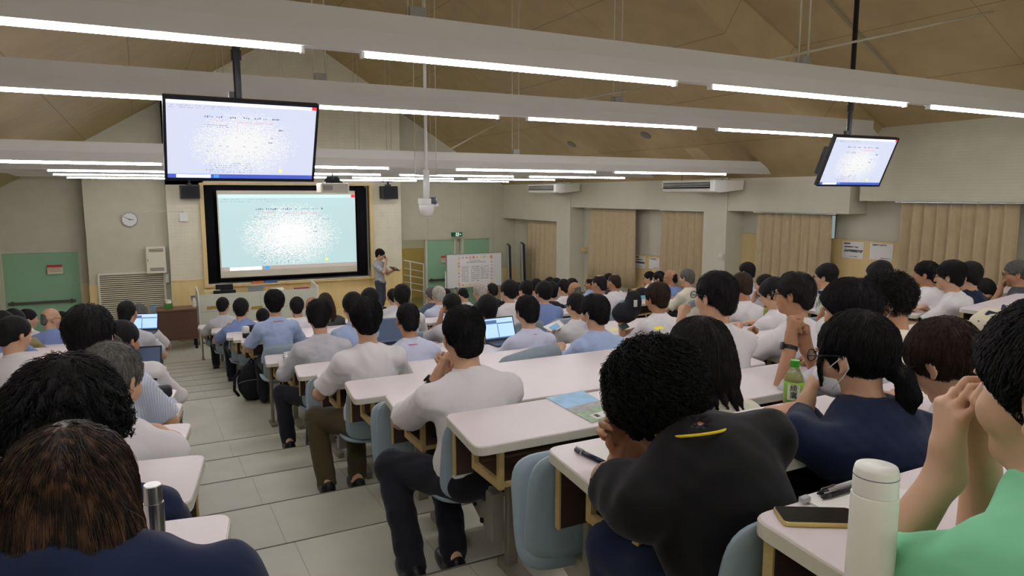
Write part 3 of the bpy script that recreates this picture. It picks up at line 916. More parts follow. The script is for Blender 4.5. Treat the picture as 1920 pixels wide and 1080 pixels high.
# stage in front of the screen
struct(box('trim_2', 0.7, 6.75, 18.9, 20.3, 0.0, 0.36, M_DADO))

# roof: two sloping boards meeting at the ridge
t = 0.12
rf = MB()
rf.poly3([(XL - 0.2, YB - 0.4, EAVE - 0.2 * SLOPE), (RIDGE, YB - 0.4, TOP), (RIDGE, YB - 0.4, TOP + t), (XL - 0.2, YB - 0.4, EAVE - 0.2 * SLOPE + t)], (0, 27, 0))
rf.poly3([(RIDGE, 8.0, TOP), (XR + 0.2, 8.0, EAVE - 0.2 * SLOPE), (XR + 0.2, 8.0, EAVE - 0.2 * SLOPE + t), (RIDGE, 8.0, TOP + t)], (0, 14, 0))
rf.poly3([(RIDGE, YB - 0.4, TOP), (XR + 0.2, YB - 0.4, EAVE2 - 0.2 * SLOPE2), (XR + 0.2, YB - 0.4, EAVE2 - 0.2 * SLOPE2 + t), (RIDGE, YB - 0.4, TOP + t)], (0, 7.4 - YB + 0.4, 0))
a_, b_, c_, d_ = (RIDGE, 7.4, TOP), (RIDGE, 8.0, TOP), (XR + 0.2, 8.0, EAVE - 0.2 * SLOPE), (XR + 0.2, 7.4, EAVE2 - 0.2 * SLOPE2)
rf.poly3([a_, b_, c_], (0, 0, t)).poly3([a_, c_, d_], (0, 0, t))
struct(rf.build('ceiling', M_CEIL))
def gable(name, x0, x1, y, th, z0, m, z0b=None):
    """wall facing the seats from z0 up to the roof"""
    xs = [x0] + ([RIDGE] if x0 < RIDGE < x1 else []) + [x1]
    pts = [(x0, y, z0), (x1, y, z0)] + [(x, y, roof_z(x, y) + 0.05) for x in reversed(xs)]
    return struct(MB().poly3(pts, (0, th, 0)).build(name, m))
# front wall round the screen recess
SX0, SX1, SZ0, SZ1 = 1.50, 5.84, CAMZ - 2.34, CAMZ + 0.25
fw_ = MB()
fw_.box(0.63, SX0, 20.0, 20.6, 1.39, roof_z(0.63), None).box(SX1, 6.8, 20.0, 20.6, 1.39, SZ1).box(SX0, SX1, 20.0, 20.6, 1.0, SZ0)
fw_.poly3([(0.63, 20.0, SZ1), (6.8, 20.0, SZ1), (6.8, 20.0, roof_z(6.8)), (RIDGE, 20.0, roof_z(RIDGE)), (0.63, 20.0, roof_z(0.63))], (0, 0.6, 0))
fw_.box(SX0, SX1, 20.45, 20.6, SZ0, SZ1)
struct(fw_.build('wall_front', M_BRICK))
dd = MB()
for a, b in ((0.63, 1.50), (1.50, 2.9), (2.9, 4.3), (4.3, 5.84), (5.84, 6.8)):
    dd.box(a + 0.003, b - 0.003, 19.975, 20.01, 0.0, 1.36 if not (1.5 <= a < 5.8) else SZ0 - 0.06)
struct(dd.build('trim_3', M_DADO))
struct(MB().box(0.63, 1.49, 19.96, 20.0, 1.36, 1.40).box(5.85, 6.8, 19.96, 20.0, 1.36, 1.40).build('trim_4', M_WOOD))
fr = MB()
fr.box(SX0 - 0.10, SX0, 19.90, 20.1, SZ0 - 0.06, SZ1 + 0.05).box(SX1, SX1 + 0.10, 19.90, 20.1, SZ0 - 0.06, SZ1 + 0.05).box(SX0, SX1, 19.90, 20.1, SZ1, SZ1 + 0.05).box(SX0 - 0.1, SX1 + 0.1, 19.84, 20.1, SZ0 - 0.06, SZ0 - 0.02)
struct(fr.build('trim_5', M_WOOD))
# clock wall, left recess, right recess
gable('wall_front_left', -1.2, 0.63, 20.3, 0.6, 0.0, M_WALL)
gable('wall_front_far_left', XL - 0.3, -1.2, 20.8, 0.4, 2.22, M_WALL)
struct(MB().box(XL - 0.3, -3.02, 20.8, 21.2, 0, 2.22).box(-1.36, -1.2, 20.8, 21.2, 0, 2.22).box(-1.2, -1.19, 20.3, 20.8, 0, 6).build('wall_front_door_side', M_WALL))
struct(MB().box(-1.2, -0.82, 20.28, 20.3, 0, 1.36).box(-1.36, -1.2, 20.78, 20.8, 0, 1.36).build('trim_6', M_DADO))
rw = MB()
rw.poly3([(6.8, 20.6, 2.2), (XR + 0.3, 20.6, 2.2), (XR + 0.3, 20.6, roof_z(XR + 0.3)), (6.8, 20.6, roof_z(6.8))], (0, 0.3, 0))
rw.box(9.95, XR + 0.3, 20.6, 20.9, 0, 2.2)
struct(rw.build('wall_front_right', lines_mat('wall_panel_seam', (198, 196, 174), (174, 172, 150), 0, 1.12, 0.012, second=(2, 0.045, 0.1), bump=0.15)))
struct(box('trim_7', 9.97, XR, 20.57, 20.6, 0, 1.2, M_DADO))
# stair hall seen through the opening beside the screen
struct(MB().box(6.6, 9.0, 23.2, 23.4, 0, 4).box(6.4, 6.8, 20.6, 23.3, 0, 4).box(8.95, 9.1, 20.9, 23.3, 0, 4).box(6.5, 9.0, 20.9, 23.3, 2.6, 2.75).build('wall_stair_hall', M_WALLP))
struct(MB().box(6.8, 8.95, 23.14, 23.2, 0, 1.75).build('trim_8', mat('stair_wood', (196, 170, 104), 0.5)))
struct(MB().box(6.8, 8.95, 20.65, 23.2, 0.0, 0.02).build('trim_9', mat('stair_floor', (140, 132, 84), 0.5)))
lamp = MB().box(7.4, 8.4, 21.6, 21.75, 2.55, 2.6).build('stair_lamp', M_TUBE_S := mat('stair_lamp_lit', (255, 250, 235), 0.4, emit=14))
tag(lamp, 'ceiling lamp inside the stair hall beside the screen', 'lamp')
# left and back walls
struct(MB().box(XL - 0.3, XL, YB, 21.2, -0.2, EAVE + 0.1).build('wall_left', M_WALLP))
gable('wall_back', XL - 0.3, XR + 0.3, YB - 0.3, 0.3, 0.5, M_WALLP)

# right wall with curtained windows
def wy(px, x): return atX(px, 400, x)[1]
BAYS = [(990, 1049, -0.75), (1107, 1191, -0.33), (1243, 1333, -0.33), (1421, 1560, -0.32), (1690, 1912, -0.10)]
CX = 10.62
bays = []
for a, b, zt in BAYS:
    bays.append((wy(b, CX), wy(a, CX), CAMZ + zt))
rb = MB()
holes = [(b[0] + (0.12 if i == 3 else 0.5), b[1] - 0.05) for i, b in enumerate(bays)]
edges = [YB] + [v for q in sorted(holes) for v in q] + [20.9]
for i in range(0, len(edges), 2):
    rb.box(XR, XR + 0.3, edges[i], edges[i + 1], -0.3, EAVE + 0.1)
for (y0, y1), (_, _, z) in zip(holes, bays):
    rb.box(XR, XR + 0.3, y0, y1, z + 0.02, EAVE + 0.1)
    rb.box(XR, XR + 0.3, y0, y1, -0.3, z - 1.75)
struct(rb.build('wall_right', M_WALLP))
# bulkheads over the windows and the two pillars
bk = MB()
bk.box(10.45, XR, 17.2, 20.6, CAMZ - 0.75, EAVE + 0.3).box(10.45, XR, 11.3, 16.5, CAMZ - 0.34, EAVE + 0.3).box(10.45, XR, 7.9, 10.65, CAMZ - 0.32, EAVE + 0.3)
struct(bk.build('wall_right_bulkhead', M_WALLP))
struct(MB().box(10.45, XR + 0.3, YB, 7.72, CAMZ - 0.10, EAVE2 + 0.28).build('wall_right_upper', M_WALL))
struct(MB().box(10.42, XR, 16.5, 17.2, -0.3, EAVE + 0.3).build('wall_right_pillar_far', M_WALLP))
struct(MB().box(10.42, XR, 10.65, 11.3, -0.3, EAVE + 0.3).build('wall_right_pillar_near', M_WALLP))
# wood dado between the windows (it steps up with the floor)
dz = MB()
for px0, px1, py in ((1191, 1243, 478), (1562, 1690, 451), (1398, 1421, 438)):
    y1 = atX(px0, py, XR)[1]; y0 = atX(px1, py, XR)[1]; z = atX((px0 + px1) / 2, py, XR)[2]
    dz.box(XR - 0.03, XR, y0 - 0.25, y1 + 0.25, z - 1.9, z)
    dz.box(XR - 0.045, XR, y0 - 0.25, y1 + 0.25, z - 0.03, z)
struct(dz.build('trim_10', M_DADO))
# windows behind the curtains, and the curtains themselves
for i, ((y0, y1), (_, _, z)) in enumerate(zip(holes, bays)):
    y0 -= 0.1; y1 += 0.1
    wroot = struct(MB().box(XR + 0.05, XR + 0.12, y0 + 0.1, y0 + 0.16, z - 1.75, z).box(XR + 0.05, XR + 0.12, y1 - 0.16, y1 - 0.1, z - 1.75, z).box(
        XR + 0.05, XR + 0.12, y0 + 0.1, y1 - 0.1, z - 1.75, z - 1.69).box(XR + 0.05, XR + 0.12, y0 + 0.1, y1 - 0.1, z - 0.05, z).box(
        XR + 0.05, XR + 0.12, (y0 + y1) / 2 - 0.03, (y0 + y1) / 2 + 0.03, z - 1.7, z).build('window_%d' % (i + 1), M_STEEL))
    MB().box(XR + 0.08, XR + 0.085, y0 + 0.15, y1 - 0.15, z - 1.70, z - 0.04).build('window_pane', M_GLASS, wroot)
def curtain(y0, y1, ztop, zbot, x, label, waves):
    root = empty('curtain', (x, (y0 + y1) / 2, zbot))
    tag(root, label, 'curtain', 'beige curtains along the window wall')
    n = waves * 10
    pts = []
    for k in range(n + 1):
        s = k / n
        pts.append((0.07 * math.sin(2 * PI * waves * s + 0.8 * math.sin(2 * PI * waves * s)) + 0.012 * math.sin(2 * PI * waves * s * 0.37 + 1), (s - 0.5) * (y1 - y0)))
    v = []; f = []
    rows = [0, 0.25, 0.5, 0.75, 0.93, 1.0]
    for r in rows:
        for (dx, dy) in pts:
            v.append((dx * (0.45 + 0.55 * (1 - r)), dy * (1 + 0.015 * (1 - r)), r * (ztop - zbot)))
    m = len(pts)
    for a in range(len(rows) - 1):
        for k in range(m - 1): f.append((a * m + k, a * m + k + 1, (a + 1) * m + k + 1, (a + 1) * m + k))
    b = MB(); b.add(v, f)
    o = b.build('cloth', M_CURT, root, smooth=True)
    sd = o.modifiers.new('thick', 'SOLIDIFY'); sd.thickness = 0.006
    MB().box(-0.02, 0.02, -(y1 - y0) / 2 - 0.1, (y1 - y0) / 2 + 0.1, ztop - zbot + 0.005, ztop - zbot + 0.03).build('rail', M_CHROME, root)
    return root
CLAB = ['far narrow beige pleated curtain in the corner beyond the first pillar', 'beige pleated curtain just past the far pillar, left of the posted notices',
        'beige pleated curtain right of the far notices, beside the near pillar', 'beige pleated curtain with a bright sliver of window along its right edge', 'largest beige pleated curtain, at the right edge of the photo']
for (y0, y1, z), lb, nw in zip(bays, CLAB, (7, 7, 7, 8, 9)):
    curtain(y0, y1, z - 0.03, z - 1.95, CX, lb, nw)
# green doors
def door(n, x0, x1, y, z1, bar=True, sign=None):
    d = struct(MB().box(x0, x1, y, y + 0.06, 0.02, z1).build('door_%d' % n, M_GREEN, bevel=0.004))
    MB().box(x0 - 0.06, x0, y - 0.03, y + 0.1, 0, z1 + 0.06).box(x1, x1 + 0.06, y - 0.03, y + 0.1, 0, z1 + 0.06).box(x0, x1, y - 0.03, y + 0.1, z1, z1 + 0.06).build('door_frame', M_WALLP, d)
    if bar: MB().box(x0 + 0.05, x1 - 0.12, y - 0.07, y - 0.03, 0.90, 0.96).box(x0 + 0.1, x0 + 0.16, y - 0.05, y, 0.88, 0.98).box(x1 - 0.24, x1 - 0.18, y - 0.05, y, 0.88, 0.98).build('push_bar', mat('push_bar', (92, 88, 80), 0.45, metal=0.4), d)
    return d
door(1, -3.0, -1.42, 20.86, 2.16)
door(2, atY(800, 500, 20.7)[0], atY(850, 500, 20.7)[0], 20.66, 2.17)
door(3, atY(868, 500, 20.7)[0], atY(953, 500, 20.7)[0], 20.66, 2.17)
# ------------------------------------------------------------------ light beams under the roof
M_BEAM = mat('beam_white', (206, 204, 196), 0.55)
M_TUBE = mat('lit_tube', (250, 248, 255), 0.4, emit=LAMP)
M_ROD = mat('rod_white', (196, 190, 170), 0.5)
M_BLK = mat('black_case', (20, 21, 24), 0.4)
BEAMS = [(-4.4, None, 0.84, 'behind'), (-1.5, None, 0.84, 'behind'), (1.5, None, 0.86, 'behind'),
         (4.35, (973, 134), 0, 'nearest white light beam, crossing the top of the photo'),
         (7.0, (1145, 234), 0, 'second white light beam, ending behind the right hanging screen'),
         (9.55, (985, 322), 0, 'third white light beam, ending above the window-side air conditioner'),
         (12.9, (856, 331), 0, 'white light beam just above the hanging projector, far half of the hall'),
         (15.6, (760, 335.5), 0, 'white light beam above the front seats, behind the projector'),
         (18.2, (885, 341), 0, 'farthest white light beam, close to the front wall')]
def beam(y, z, label, x_ref, xs=None, hangers=True):
    zz = z - EAVE
    x0 = XL + (zz + 0.02) / SLOPE + 0.05; x1 = XR - (zz + 0.02) / SLOPE - 0.05 + (0.6 if y < 5 else 0)
    root = empty('light_beam', ((x0 + x1) / 2, y, z))
    tag(root, label, 'light beam', 'white light beams hung across the hall')
    cx = (x0 + x1) / 2
    prof = [(-0.045, 0.015), (-0.11, 0.12), (-0.11, 0.235), (0.11, 0.235), (0.11, 0.12), (0.045, 0.015)]
    a = x0 - cx; b = x1 - cx
    MB().poly3([(a + 0.25, p, q) if q < 0.1 else (a, p, q) for p, q in prof], (b - a - 0.0, 0, 0)).build('housing', M_BEAM, root)
    if xs is None:
        n0 = math.ceil((x0 - 0.2 - x_ref) / 2.775)
        xs = [x_ref + (n0 + k) * 2.775 for k in range(6) if x_ref + (n0 + k) * 2.775 + 2.42 < x1 + 0.25]
    for x in xs:
        MB().box(x - cx, x + 2.40 - cx, -0.014, 0.014, -0.014, 0.010).build('light_tube', M_TUBE, root)
        for xe in (x - 0.02, x + 2.40): MB().box(xe - cx, xe + 0.02 - cx, -0.022, 0.022, -0.022, 0.016).build('end_cap', M_WHITE, root)
    if hangers:
        for hx in (RIDGE - 2.3, RIDGE + 1.15):
            for d in (-0.05, 0.06):
                MB().tube([(hx + d - cx, 0, 0.235), (hx + d - cx, 0, roof_z(hx + d, y) - z)], 0.007, 6).build('hanger_rod', M_ROD, root)
            MB().box(hx - cx - 0.05, hx - cx + 0.06, -0.04, 0.04, 0.235, 0.31).build('hanger_clamp', M_STEEL, root)
    return root
ZB = {}; BM = {}
for i, (y, p, z, lb) in enumerate(BEAMS):
    if p: z = atY(p[0], p[1], y)[2] + 0.015
    else: z = CAMZ + z
    ZB[y] = z
    xr = {4.35: 1.264, 7.0: 3.86, 9.55: 4.09, 12.9: 4.37, 15.6: 4.2, 18.2: 7.0}.get(y, 1.3)
    if lb == 'behind': lb = ['white light beam above the rear wall', 'white light beam above the back seats', 'white light beam overhead, just in front of the camera'][i]
    BM[y] = beam(y, z, lb, xr, xs=[-2.13, 0.67, 4.09, 6.87] if y == 9.55 else None)
# diagonal brace rods
def brace(p0, p1, key):
    l = BM[key].location
    MB().tube([tuple(Vector(p0) - l), tuple(Vector(p1) - l)], 0.011, 8).build('brace_rod', M_ROD, BM[key], smooth=True)
def roof_hit(px, py, ev=None, sl=None):
    r = ray(px, py); ev = EAVE if ev is None else ev; sl = SLOPE if sl is None else sl
    # z = CAMZ + t rz = EAVE + SLOPE (XR - t rx)
    tt = (ev + sl * XR - CAMZ) / (r[2] + sl * r[0])
    return np.array([0, 0, CAMZ]) + r * tt
brace(tuple(atY(1303, 143, 4.30)), tuple(atY(1935, 6, 4.9)), 4.35)
brace(tuple(atY(974, 206, 6.95)), tuple(atY(1225, 161, 7.3)), 7.0)
brace(tuple(atY(803, 303, 9.5)), tuple(atY(945, 224, 9.9)), 9.55)
# slot vents and hatches in the roof boards
M_SLOT = mat('slot_grey', (150, 138, 110), 0.6)
def slot(pa, pb, wd, label):
    a = roof_hit(*pa, EAVE2, SLOPE2); b = roof_hit(*pb, EAVE2, SLOPE2)
    d = Vector(b) - Vector(a); nrm = Vector((SLOPE2, 0, 1)).normalized()
    sd = d.cross(nrm).normalized() * wd / 2
    q = [Vector(a) + sd, Vector(a) - sd, Vector(b) - sd, Vector(b) + sd]
    tag(MB().poly3([tuple(v - nrm * 0.02) for v in q], tuple(nrm * 0.03)).build('ceiling_slot', M_SLOT), label, 'slot vent', 'slot vents in the roof boards')
slot((1545, -10), (1688, 146), 0.05, 'long slanting slot vent in the roof boards by the right screen pole')
slot((1212, 48), (1278, 106), 0.05, 'short slanting slot vent in the roof boards left of the long one')
def hatch(p, label):
    q = [roof_hit(*v) for v in p]
    nrm = Vector((SLOPE, 0, 1)).normalized()
    tag(MB().poly3([tuple(Vector(v) - nrm * 0.015) for v in q], tuple(nrm * 0.03)).build('ceiling_hatch', mat('hatch', (192, 172, 132), 0.6)), label, 'hatch')
hatch([(1283, 277), (1313, 277), (1333, 298), (1303, 298)], 'small square hatch in the roof board above the near air conditioner')
for p, lb in (((1211, 253), 'round ceiling speaker left of the roof hatch'), ((1072, 270), 'round ceiling speaker farther down the roof slope')):
    c = roof_hit(*p)
    o = MB().lathe([(0.001, -0.02), (0.11, -0.02), (0.12, 0.02)], (0, 0, 0), 20).build('ceiling_speaker', mat('speaker_grey', (120, 118, 108), 0.7), loc=tuple(c))
    o.rotation_euler = (0, math.atan(SLOPE), 0)
    tag(o, lb, 'speaker', 'round speakers in the roof boards')
# ------------------------------------------------------------------ hanging screens
def screen_mat(name, warm, seed, e):
    """a lit web page: pale field, washed-out speckled middle, faint rows of text"""
    m = bpy.data.materials.new(name); m.use_nodes = True
    nt = m.node_tree; L = nt.links.new
    b = nt.nodes['Principled BSDF']
    b.inputs['Base Color'].default_value = (0.02, 0.02, 0.02, 1); b.inputs['Roughness'].default_value = 0.3
    tc = nt.nodes.new('ShaderNodeTexCoord')
    vm = nt.nodes.new('ShaderNodeVectorMath'); vm.operation = 'SUBTRACT'; vm.inputs[1].default_value = (0.5, 0.46, 0)
    L(tc.outputs['UV'], vm.inputs[0])
    sc = nt.nodes.new('ShaderNodeVectorMath'); sc.operation = 'MULTIPLY'; sc.inputs[1].default_value = (1.15, 1.0, 0)
    L(vm.outputs[0], sc.inputs[0])
    ln = nt.nodes.new('ShaderNodeVectorMath'); ln.operation = 'LENGTH'; L(sc.outputs[0], ln.inputs[0])
    wn = nt.nodes.new('ShaderNodeTexWhiteNoise'); wn.noise_dimensions = '2D'
    sn = nt.nodes.new('ShaderNodeVectorMath'); sn.operation = 'SNAP'; sn.inputs[1].default_value = (1 / 240, 1 / 135, 1)
    L(tc.outputs['UV'], sn.inputs[0]); L(sn.outputs[0], wn.inputs['Vector'])
    mp = nt.nodes.new('ShaderNodeMapRange'); mp.inputs[1].default_value = 0.12; mp.inputs[2].default_value = 0.45; mp.inputs[3].default_value = 0.0; mp.inputs[4].default_value = 1.0
    L(ln.outputs['Value'], mp.inputs[0])
    gt = nt.nodes.new('ShaderNodeMath'); gt.operation = 'GREATER_THAN'
    L(wn.outputs['Value'], gt.inputs[0]); L(mp.outputs[0], gt.inputs[1])
    mx = nt.nodes.new('ShaderNodeMixRGB')
    mx.inputs[1].default_value = lin(warm) + (1,); mx.inputs[2].default_value = (1, 1, 1, 1)
    L(gt.outputs[0], mx.inputs[0]); L(mx.outputs[0], b.inputs['Emission Color'])
    b.inputs['Emission Strength'].default_value = e
    return m
def panel_uv(o, x0, x1, z0, z1):
    me = o.data
    uv = me.uv_layers.new(name='UVMap')
    for l in me.loops:
        c = me.vertices[l.vertex_index].co
        uv.data[l.index].uv = ((c.x - x0) / (x1 - x0), (c.z - z0) / (z1 - z0))
E_SCR = 1.0
def page(root, x0, x1, z0, z1, y, warm, scr, bar, e=E_SCR, seed=1):
    """the displayed page as a child of the display: field, tab bar, task bar, text rows, bracket"""
    W, H = x1 - x0, z1 - z0
    o = MB().box(x0, x1, y, y + 0.004, z0, z1).build('screen', screen_mat('page_' + scr, warm, seed, e), root)
    panel_uv(o, x0, x1, z0, z1)
    em = lambda n, c, k=0.9: mat('lit_' + n, c, 0.4, emit=k * e)
    yy = y - 0.003
    P = lambda u, v: (x0 + u * W, z0 + v * H)
    def bx(nm, u0, u1, v0, v1, m, dy=0.0):
        a = P(u0, v0); b = P(u1, v1)
        return MB().box(a[0], b[0], yy - dy, y, a[1], b[1]).build(nm, m, o)
    bx('tab_bar', 0, 0.97, 0.955, 1.0, em('tab' + scr, tuple(int(c * 0.93) for c in warm)))
    bx('close_button', 0.965, 1.0, 0.958, 1.0, em('red' + scr, (240, 60, 60)))
    bx('task_bar', 0, 1, 0, 0.052, bar)
    bx('search_box', 0.055, 0.28, 0.004, 0.048, em('white' + scr, (236, 240, 250)), 0.0008)
    bx('task_icon', 0.30, 0.335, 0.006, 0.046, em('icon' + scr, (70, 150, 220)), 0.0008)
    rg = random.Random(seed)
    t = MB(); pink = MB()
    def row(u0, u1, v, hgt, mb, dens=0.55, g=0.0055):
        u = u0
        while u < u1:
            wv = g * rg.uniform(0.5, 1.0)
            if rg.random() < dens:
                a = P(u, v + hgt * rg.uniform(-0.2, 0.2)); b = P(u + wv, v + hgt * rg.uniform(0.3, 0.7))
                mb.box(a[0], b[0], yy, y, a[1], b[1])
            u += g * 1.5
    row(0.24, 0.74, 0.80, 0.03, t, 0.75, 0.010)
    for v in (0.70, 0.675): row(0.24, 0.40, v, 0.014, t, 0.5)
    for v in (0.60, 0.55, 0.50, 0.43, 0.36, 0.30): row(0.25, 0.72, v, 0.010, t, 0.10)
    for v in (0.20, 0.17, 0.14, 0.11, 0.08): row(0.25, 0.56, v, 0.012, t, 0.40)
    for v in (0.93, 0.905): row(0.02, 0.40, v, 0.010, t, 0.5)
    row(0.74, 0.79, 0.66, 0.03, t, 0.8, 0.007); row(0.68, 0.70, 0.55, 0.02, t, 0.9, 0.006); row(0.67, 0.70, 0.49, 0.02, t, 0.9, 0.006)
    tx = t.build('page_text', em('text' + scr, (88, 96, 130), 0.8), o); tx['kind'] = 'stuff'
    row(0.46, 0.70, 0.745, 0.012, pink, 0.95, 0.006); row(0.27, 0.38, 0.755, 0.02, pink, 0.45)
    for v in (0.72, 0.69, 0.66, 0.635): row(0.455, 0.462, v, 0.012, pink, 1, 0.005)
    px_ = pink.build('red_bracket', em('pink' + scr, (225, 70, 110), 0.85), o); px_['kind'] = 'stuff'
    bx('yellow_mark', 0.755, 0.775, 0.09, 0.13, em('yel' + scr, (226, 228, 110)))
    return o
def tv(c, tilt, label, yaw=0.0, k=0.787):
    c = (c[0] * k, c[1] * k, CAMZ + (c[2] - CAMZ) * k)
    root = empty('hanging_screen', (c[0], c[1], c[2]))
    root.rotation_euler = (0, 0, yaw)
    tag(root, label, 'display', 'black framed displays hung on ceiling poles')
    def put(o):
        o.data.transform(Matrix.Scale(k, 4)); o.matrix_local = Matrix.Rotation(tilt, 4, 'X')
        for ch in o.children: ch.data.transform(Matrix.Scale(k, 4))
        return o
    put(MB().box(-0.62, 0.62, 0.0, 0.055, -0.36, 0.36).build('case', M_BLK, root, bevel=0.008))
    put(MB().box(-0.62, 0.62, -0.012, 0.0, 0.335, 0.36).box(-0.62, 0.62, -0.012, 0.0, -0.36, -0.335).box(-0.62, -0.598, -0.012, 0, -0.335, 0.335).box(0.598, 0.62, -0.012, 0, -0.335, 0.335).build('bezel', M_BLK, root))
    s = page(root, -0.598, 0.598, -0.335, 0.335, -0.004, (226, 232, 255), 'tv', mat('lit_taskbar_tv', (66, 86, 176), 0.4, emit=0.8), 0.92, 3)
    put(s)
    put(MB().box(-0.25, 0.25, 0.055, 0.10, -0.2, 0.2).box(-0.1, 0.1, 0.1, 0.17, -0.12, 0.12).box(-0.60, -0.50, 0.055, 0.13, -0.22, 0.16).build('wall_bracket', M_BLK, root))
    MB().tube([(0, 0.14, -0.10), (0, 0.14, roof_z(c[0], c[1]) - c[2] - 0.01)], 0.026, 14).box(-0.1, 0.1, 0.07, 0.27, roof_z(c[0], c[1]) - c[2] - 0.08, roof_z(c[0], c[1]) - c[2] + 0.02).build('ceiling_pole', M_BLK, root)
    MB().tube([(0, 0.14, 0.55), (0, 0.14, 0.62)], 0.034, 14).build('pole_collar', M_BLK, root)
    MB().box(-0.06, -0.026, 0.12, 0.16, 0.30, 0.34).build('pole_knob', M_BLK, root)
    return root
tv((0.834, 6.555, CAMZ + 0.452), 0.41, 'large lit hanging screen at the upper left, on a black ceiling pole', 0.036)
tv((8.87, 6.61, CAMZ + 0.451), 0.39, 'smaller looking lit hanging screen at the upper right, seen from the side', -0.045)
tag(MB().tube([tuple(atY(1203, 107, 4.4)), tuple(atY(1203, 86, 4.4))], 0.014, 8).build('cable_end', M_BLK), 'short black upright cable end above the nearest light beam', 'cable')
# ------------------------------------------------------------------ projection screen, black drapes
tag(MB().box(SX0, SX1, 20.40, 20.45, SZ0, SZ1).build('black_backdrop', M_BLKCL), 'black backdrop filling the recess behind the white projection screen', 'backdrop')
pr = empty('projection_screen', (3.7, 19.95, CAMZ - 1.0))
tag(pr, 'large white projection screen showing a web page in the black recess', 'projection screen')
p = [atY(406, 358, 19.95), atY(666, 357, 19.95), atY(669, 509, 19.95), atY(414, 521, 19.95)]
sx0, sx1 = (p[0][0] + p[3][0]) / 2, (p[1][0] + p[2][0]) / 2
sz1, sz0 = (p[0][2] + p[1][2]) / 2, (p[2][2] + p[3][2]) / 2
o3 = lambda x0, x1, y0, y1, z0, z1, nm, m: MB().box(x0 - 3.7, x1 - 3.7, y0 - 19.95, y1 - 19.95, z0 - CAMZ + 1.0, z1 - CAMZ + 1.0).build(nm, m, pr)
o3(sx0, sx1, 19.95, 19.965, sz0, sz1, 'screen_cloth', mat('screen_cloth', (214, 206, 186), 0.8))
o3(sx0 - 0.02, sx1 + 0.02, 19.94, 19.98, sz0 - 0.03, sz0, 'bottom_bar', M_BLK)
hp = sz1 - sz0
page(pr, sx0 + 0.03 - 3.7, sx1 - 0.01 - 3.7, sz0 + hp * 0.075 - CAMZ + 1.0, sz1 - hp * 0.045 - CAMZ + 1.0, -0.012, (196, 226, 228), 'wall', mat('lit_taskbar_wall', (176, 166, 158), 0.4, emit=0.55), 0.95, 8)
for a, b, lb in ((SX0 + 0.02, sx0 - 0.06, 'black pleated drape left of the projection screen'), (sx1 + 0.1, SX1 - 0.02, 'black pleated drape right of the projection screen')):
    b_ = MB(); n = 60; v = []; f = []
    for z in (SZ0 + 0.02, SZ1 - 0.05):
        for k in range(n + 1): v.append((a + (b - a) * k / n, 20.2 + 0.03 * math.sin(k * 1.1), z))
    for k in range(n): f.append((k, k + 1, n + 2 + k, n + 1 + k))
    o = b_.add(v, f).build('black_drape', M_BLKCL, smooth=True); o.modifiers.new('t', 'SOLIDIFY').thickness = 0.01
    tag(o, lb, 'drape')
# chalk ledge folders
for (a, b, c, lb) in (((472, 530), (495, 526), (210, 110, 60), 'orange tray lying on the ledge under the projection screen'), ((496, 529), (520, 525), (60, 110, 180), 'blue tray lying on the ledge under the projection screen')):
    q0 = atY(a[0], a[1], 19.88)[0]; q1 = atY(b[0], b[1], 19.88)[0]
    tag(MB().box(q0, q1, 19.84, 19.93, SZ0 - 0.018, SZ0 + 0.03).box(q0 + 0.02, q1 - 0.02, 19.85, 19.92, SZ0 + 0.03, SZ0 + 0.04).build('tray', mat('tray_%d' % c[0], c, 0.5), bevel=0.006), lb, 'tray')
# ------------------------------------------------------------------ things on and under the front walls
def speaker_box(p0, p1, y, label):
    a = atY(p0[0], p0[1], y); b = atY(p1[0], p1[1], y)
    w2 = (b[0] - a[0]) / 2; h = a[2] - b[2]
    root = empty('loudspeaker', ((a[0] + b[0]) / 2, y, b[2])); tag(root, label, 'loudspeaker', 'black loudspeakers beside the projection screen')
    MB().poly3([(-w2, 0, 0.03), (w2, 0, 0.03), (w2, 0.02, h), (-w2, 0.02, h)], (0, 0.3, 0)).build('cabinet', M_BLK, root, bevel=0.01)
    MB().poly3([(-w2 + 0.03, -0.01, 0.06), (w2 - 0.03, -0.01, 0.06), (w2 - 0.03, 0.01, h - 0.03), (-w2 + 0.03, 0.01, h - 0.03)], (0, 0.02, 0)).build('grille', mat('grille_black', (34, 36, 40), 0.8, bump=0.4, scale=300), root)
    MB().box(-0.05, 0.05, 0.1, 0.35, h, h + 0.05).tube([(0, 0.2, h + 0.04), (0, 0.2, h + 0.14)], 0.03).box(-0.12, 0.12, 0.12, 0.46, h + 0.12, h + 0.15).build('bracket', M_BLK, root)
speaker_box((337, 347), (376, 375), 19.55, 'black loudspeaker on the wall left of the projection screen')
speaker_box((717, 349), (747, 375), 19.55, 'black loudspeaker on the wall right of the projection screen')
c = atY(243, 411.5, 20.28)
ck = empty('wall_clock', tuple(c)); tag(ck, 'round white wall clock on the left front wall', 'clock')
def disc(r, y0, y1, n=40, cx=0, cz=0): return [(cx + r * math.cos(2 * PI * k / n), y0, cz + r * math.sin(2 * PI * k / n)) for k in range(n)], (0, y1 - y0, 0)
MB().poly3(*disc(0.172, -0.03, 0.015)).build('face', mat('clock_face', (232, 232, 230), 0.4), ck)
b = MB(); n = 40
for k in range(n):
    a0, a1 = 2 * PI * k / n, 2 * PI * (k + 1) / n
    b.poly3([(r * math.cos(a), -0.045, r * math.sin(a)) for r, a in ((0.165, a0), (0.182, a0), (0.182, a1), (0.165, a1))], (0, 0.06, 0))
b.build('rim', M_STEEL, ck)
b = MB()
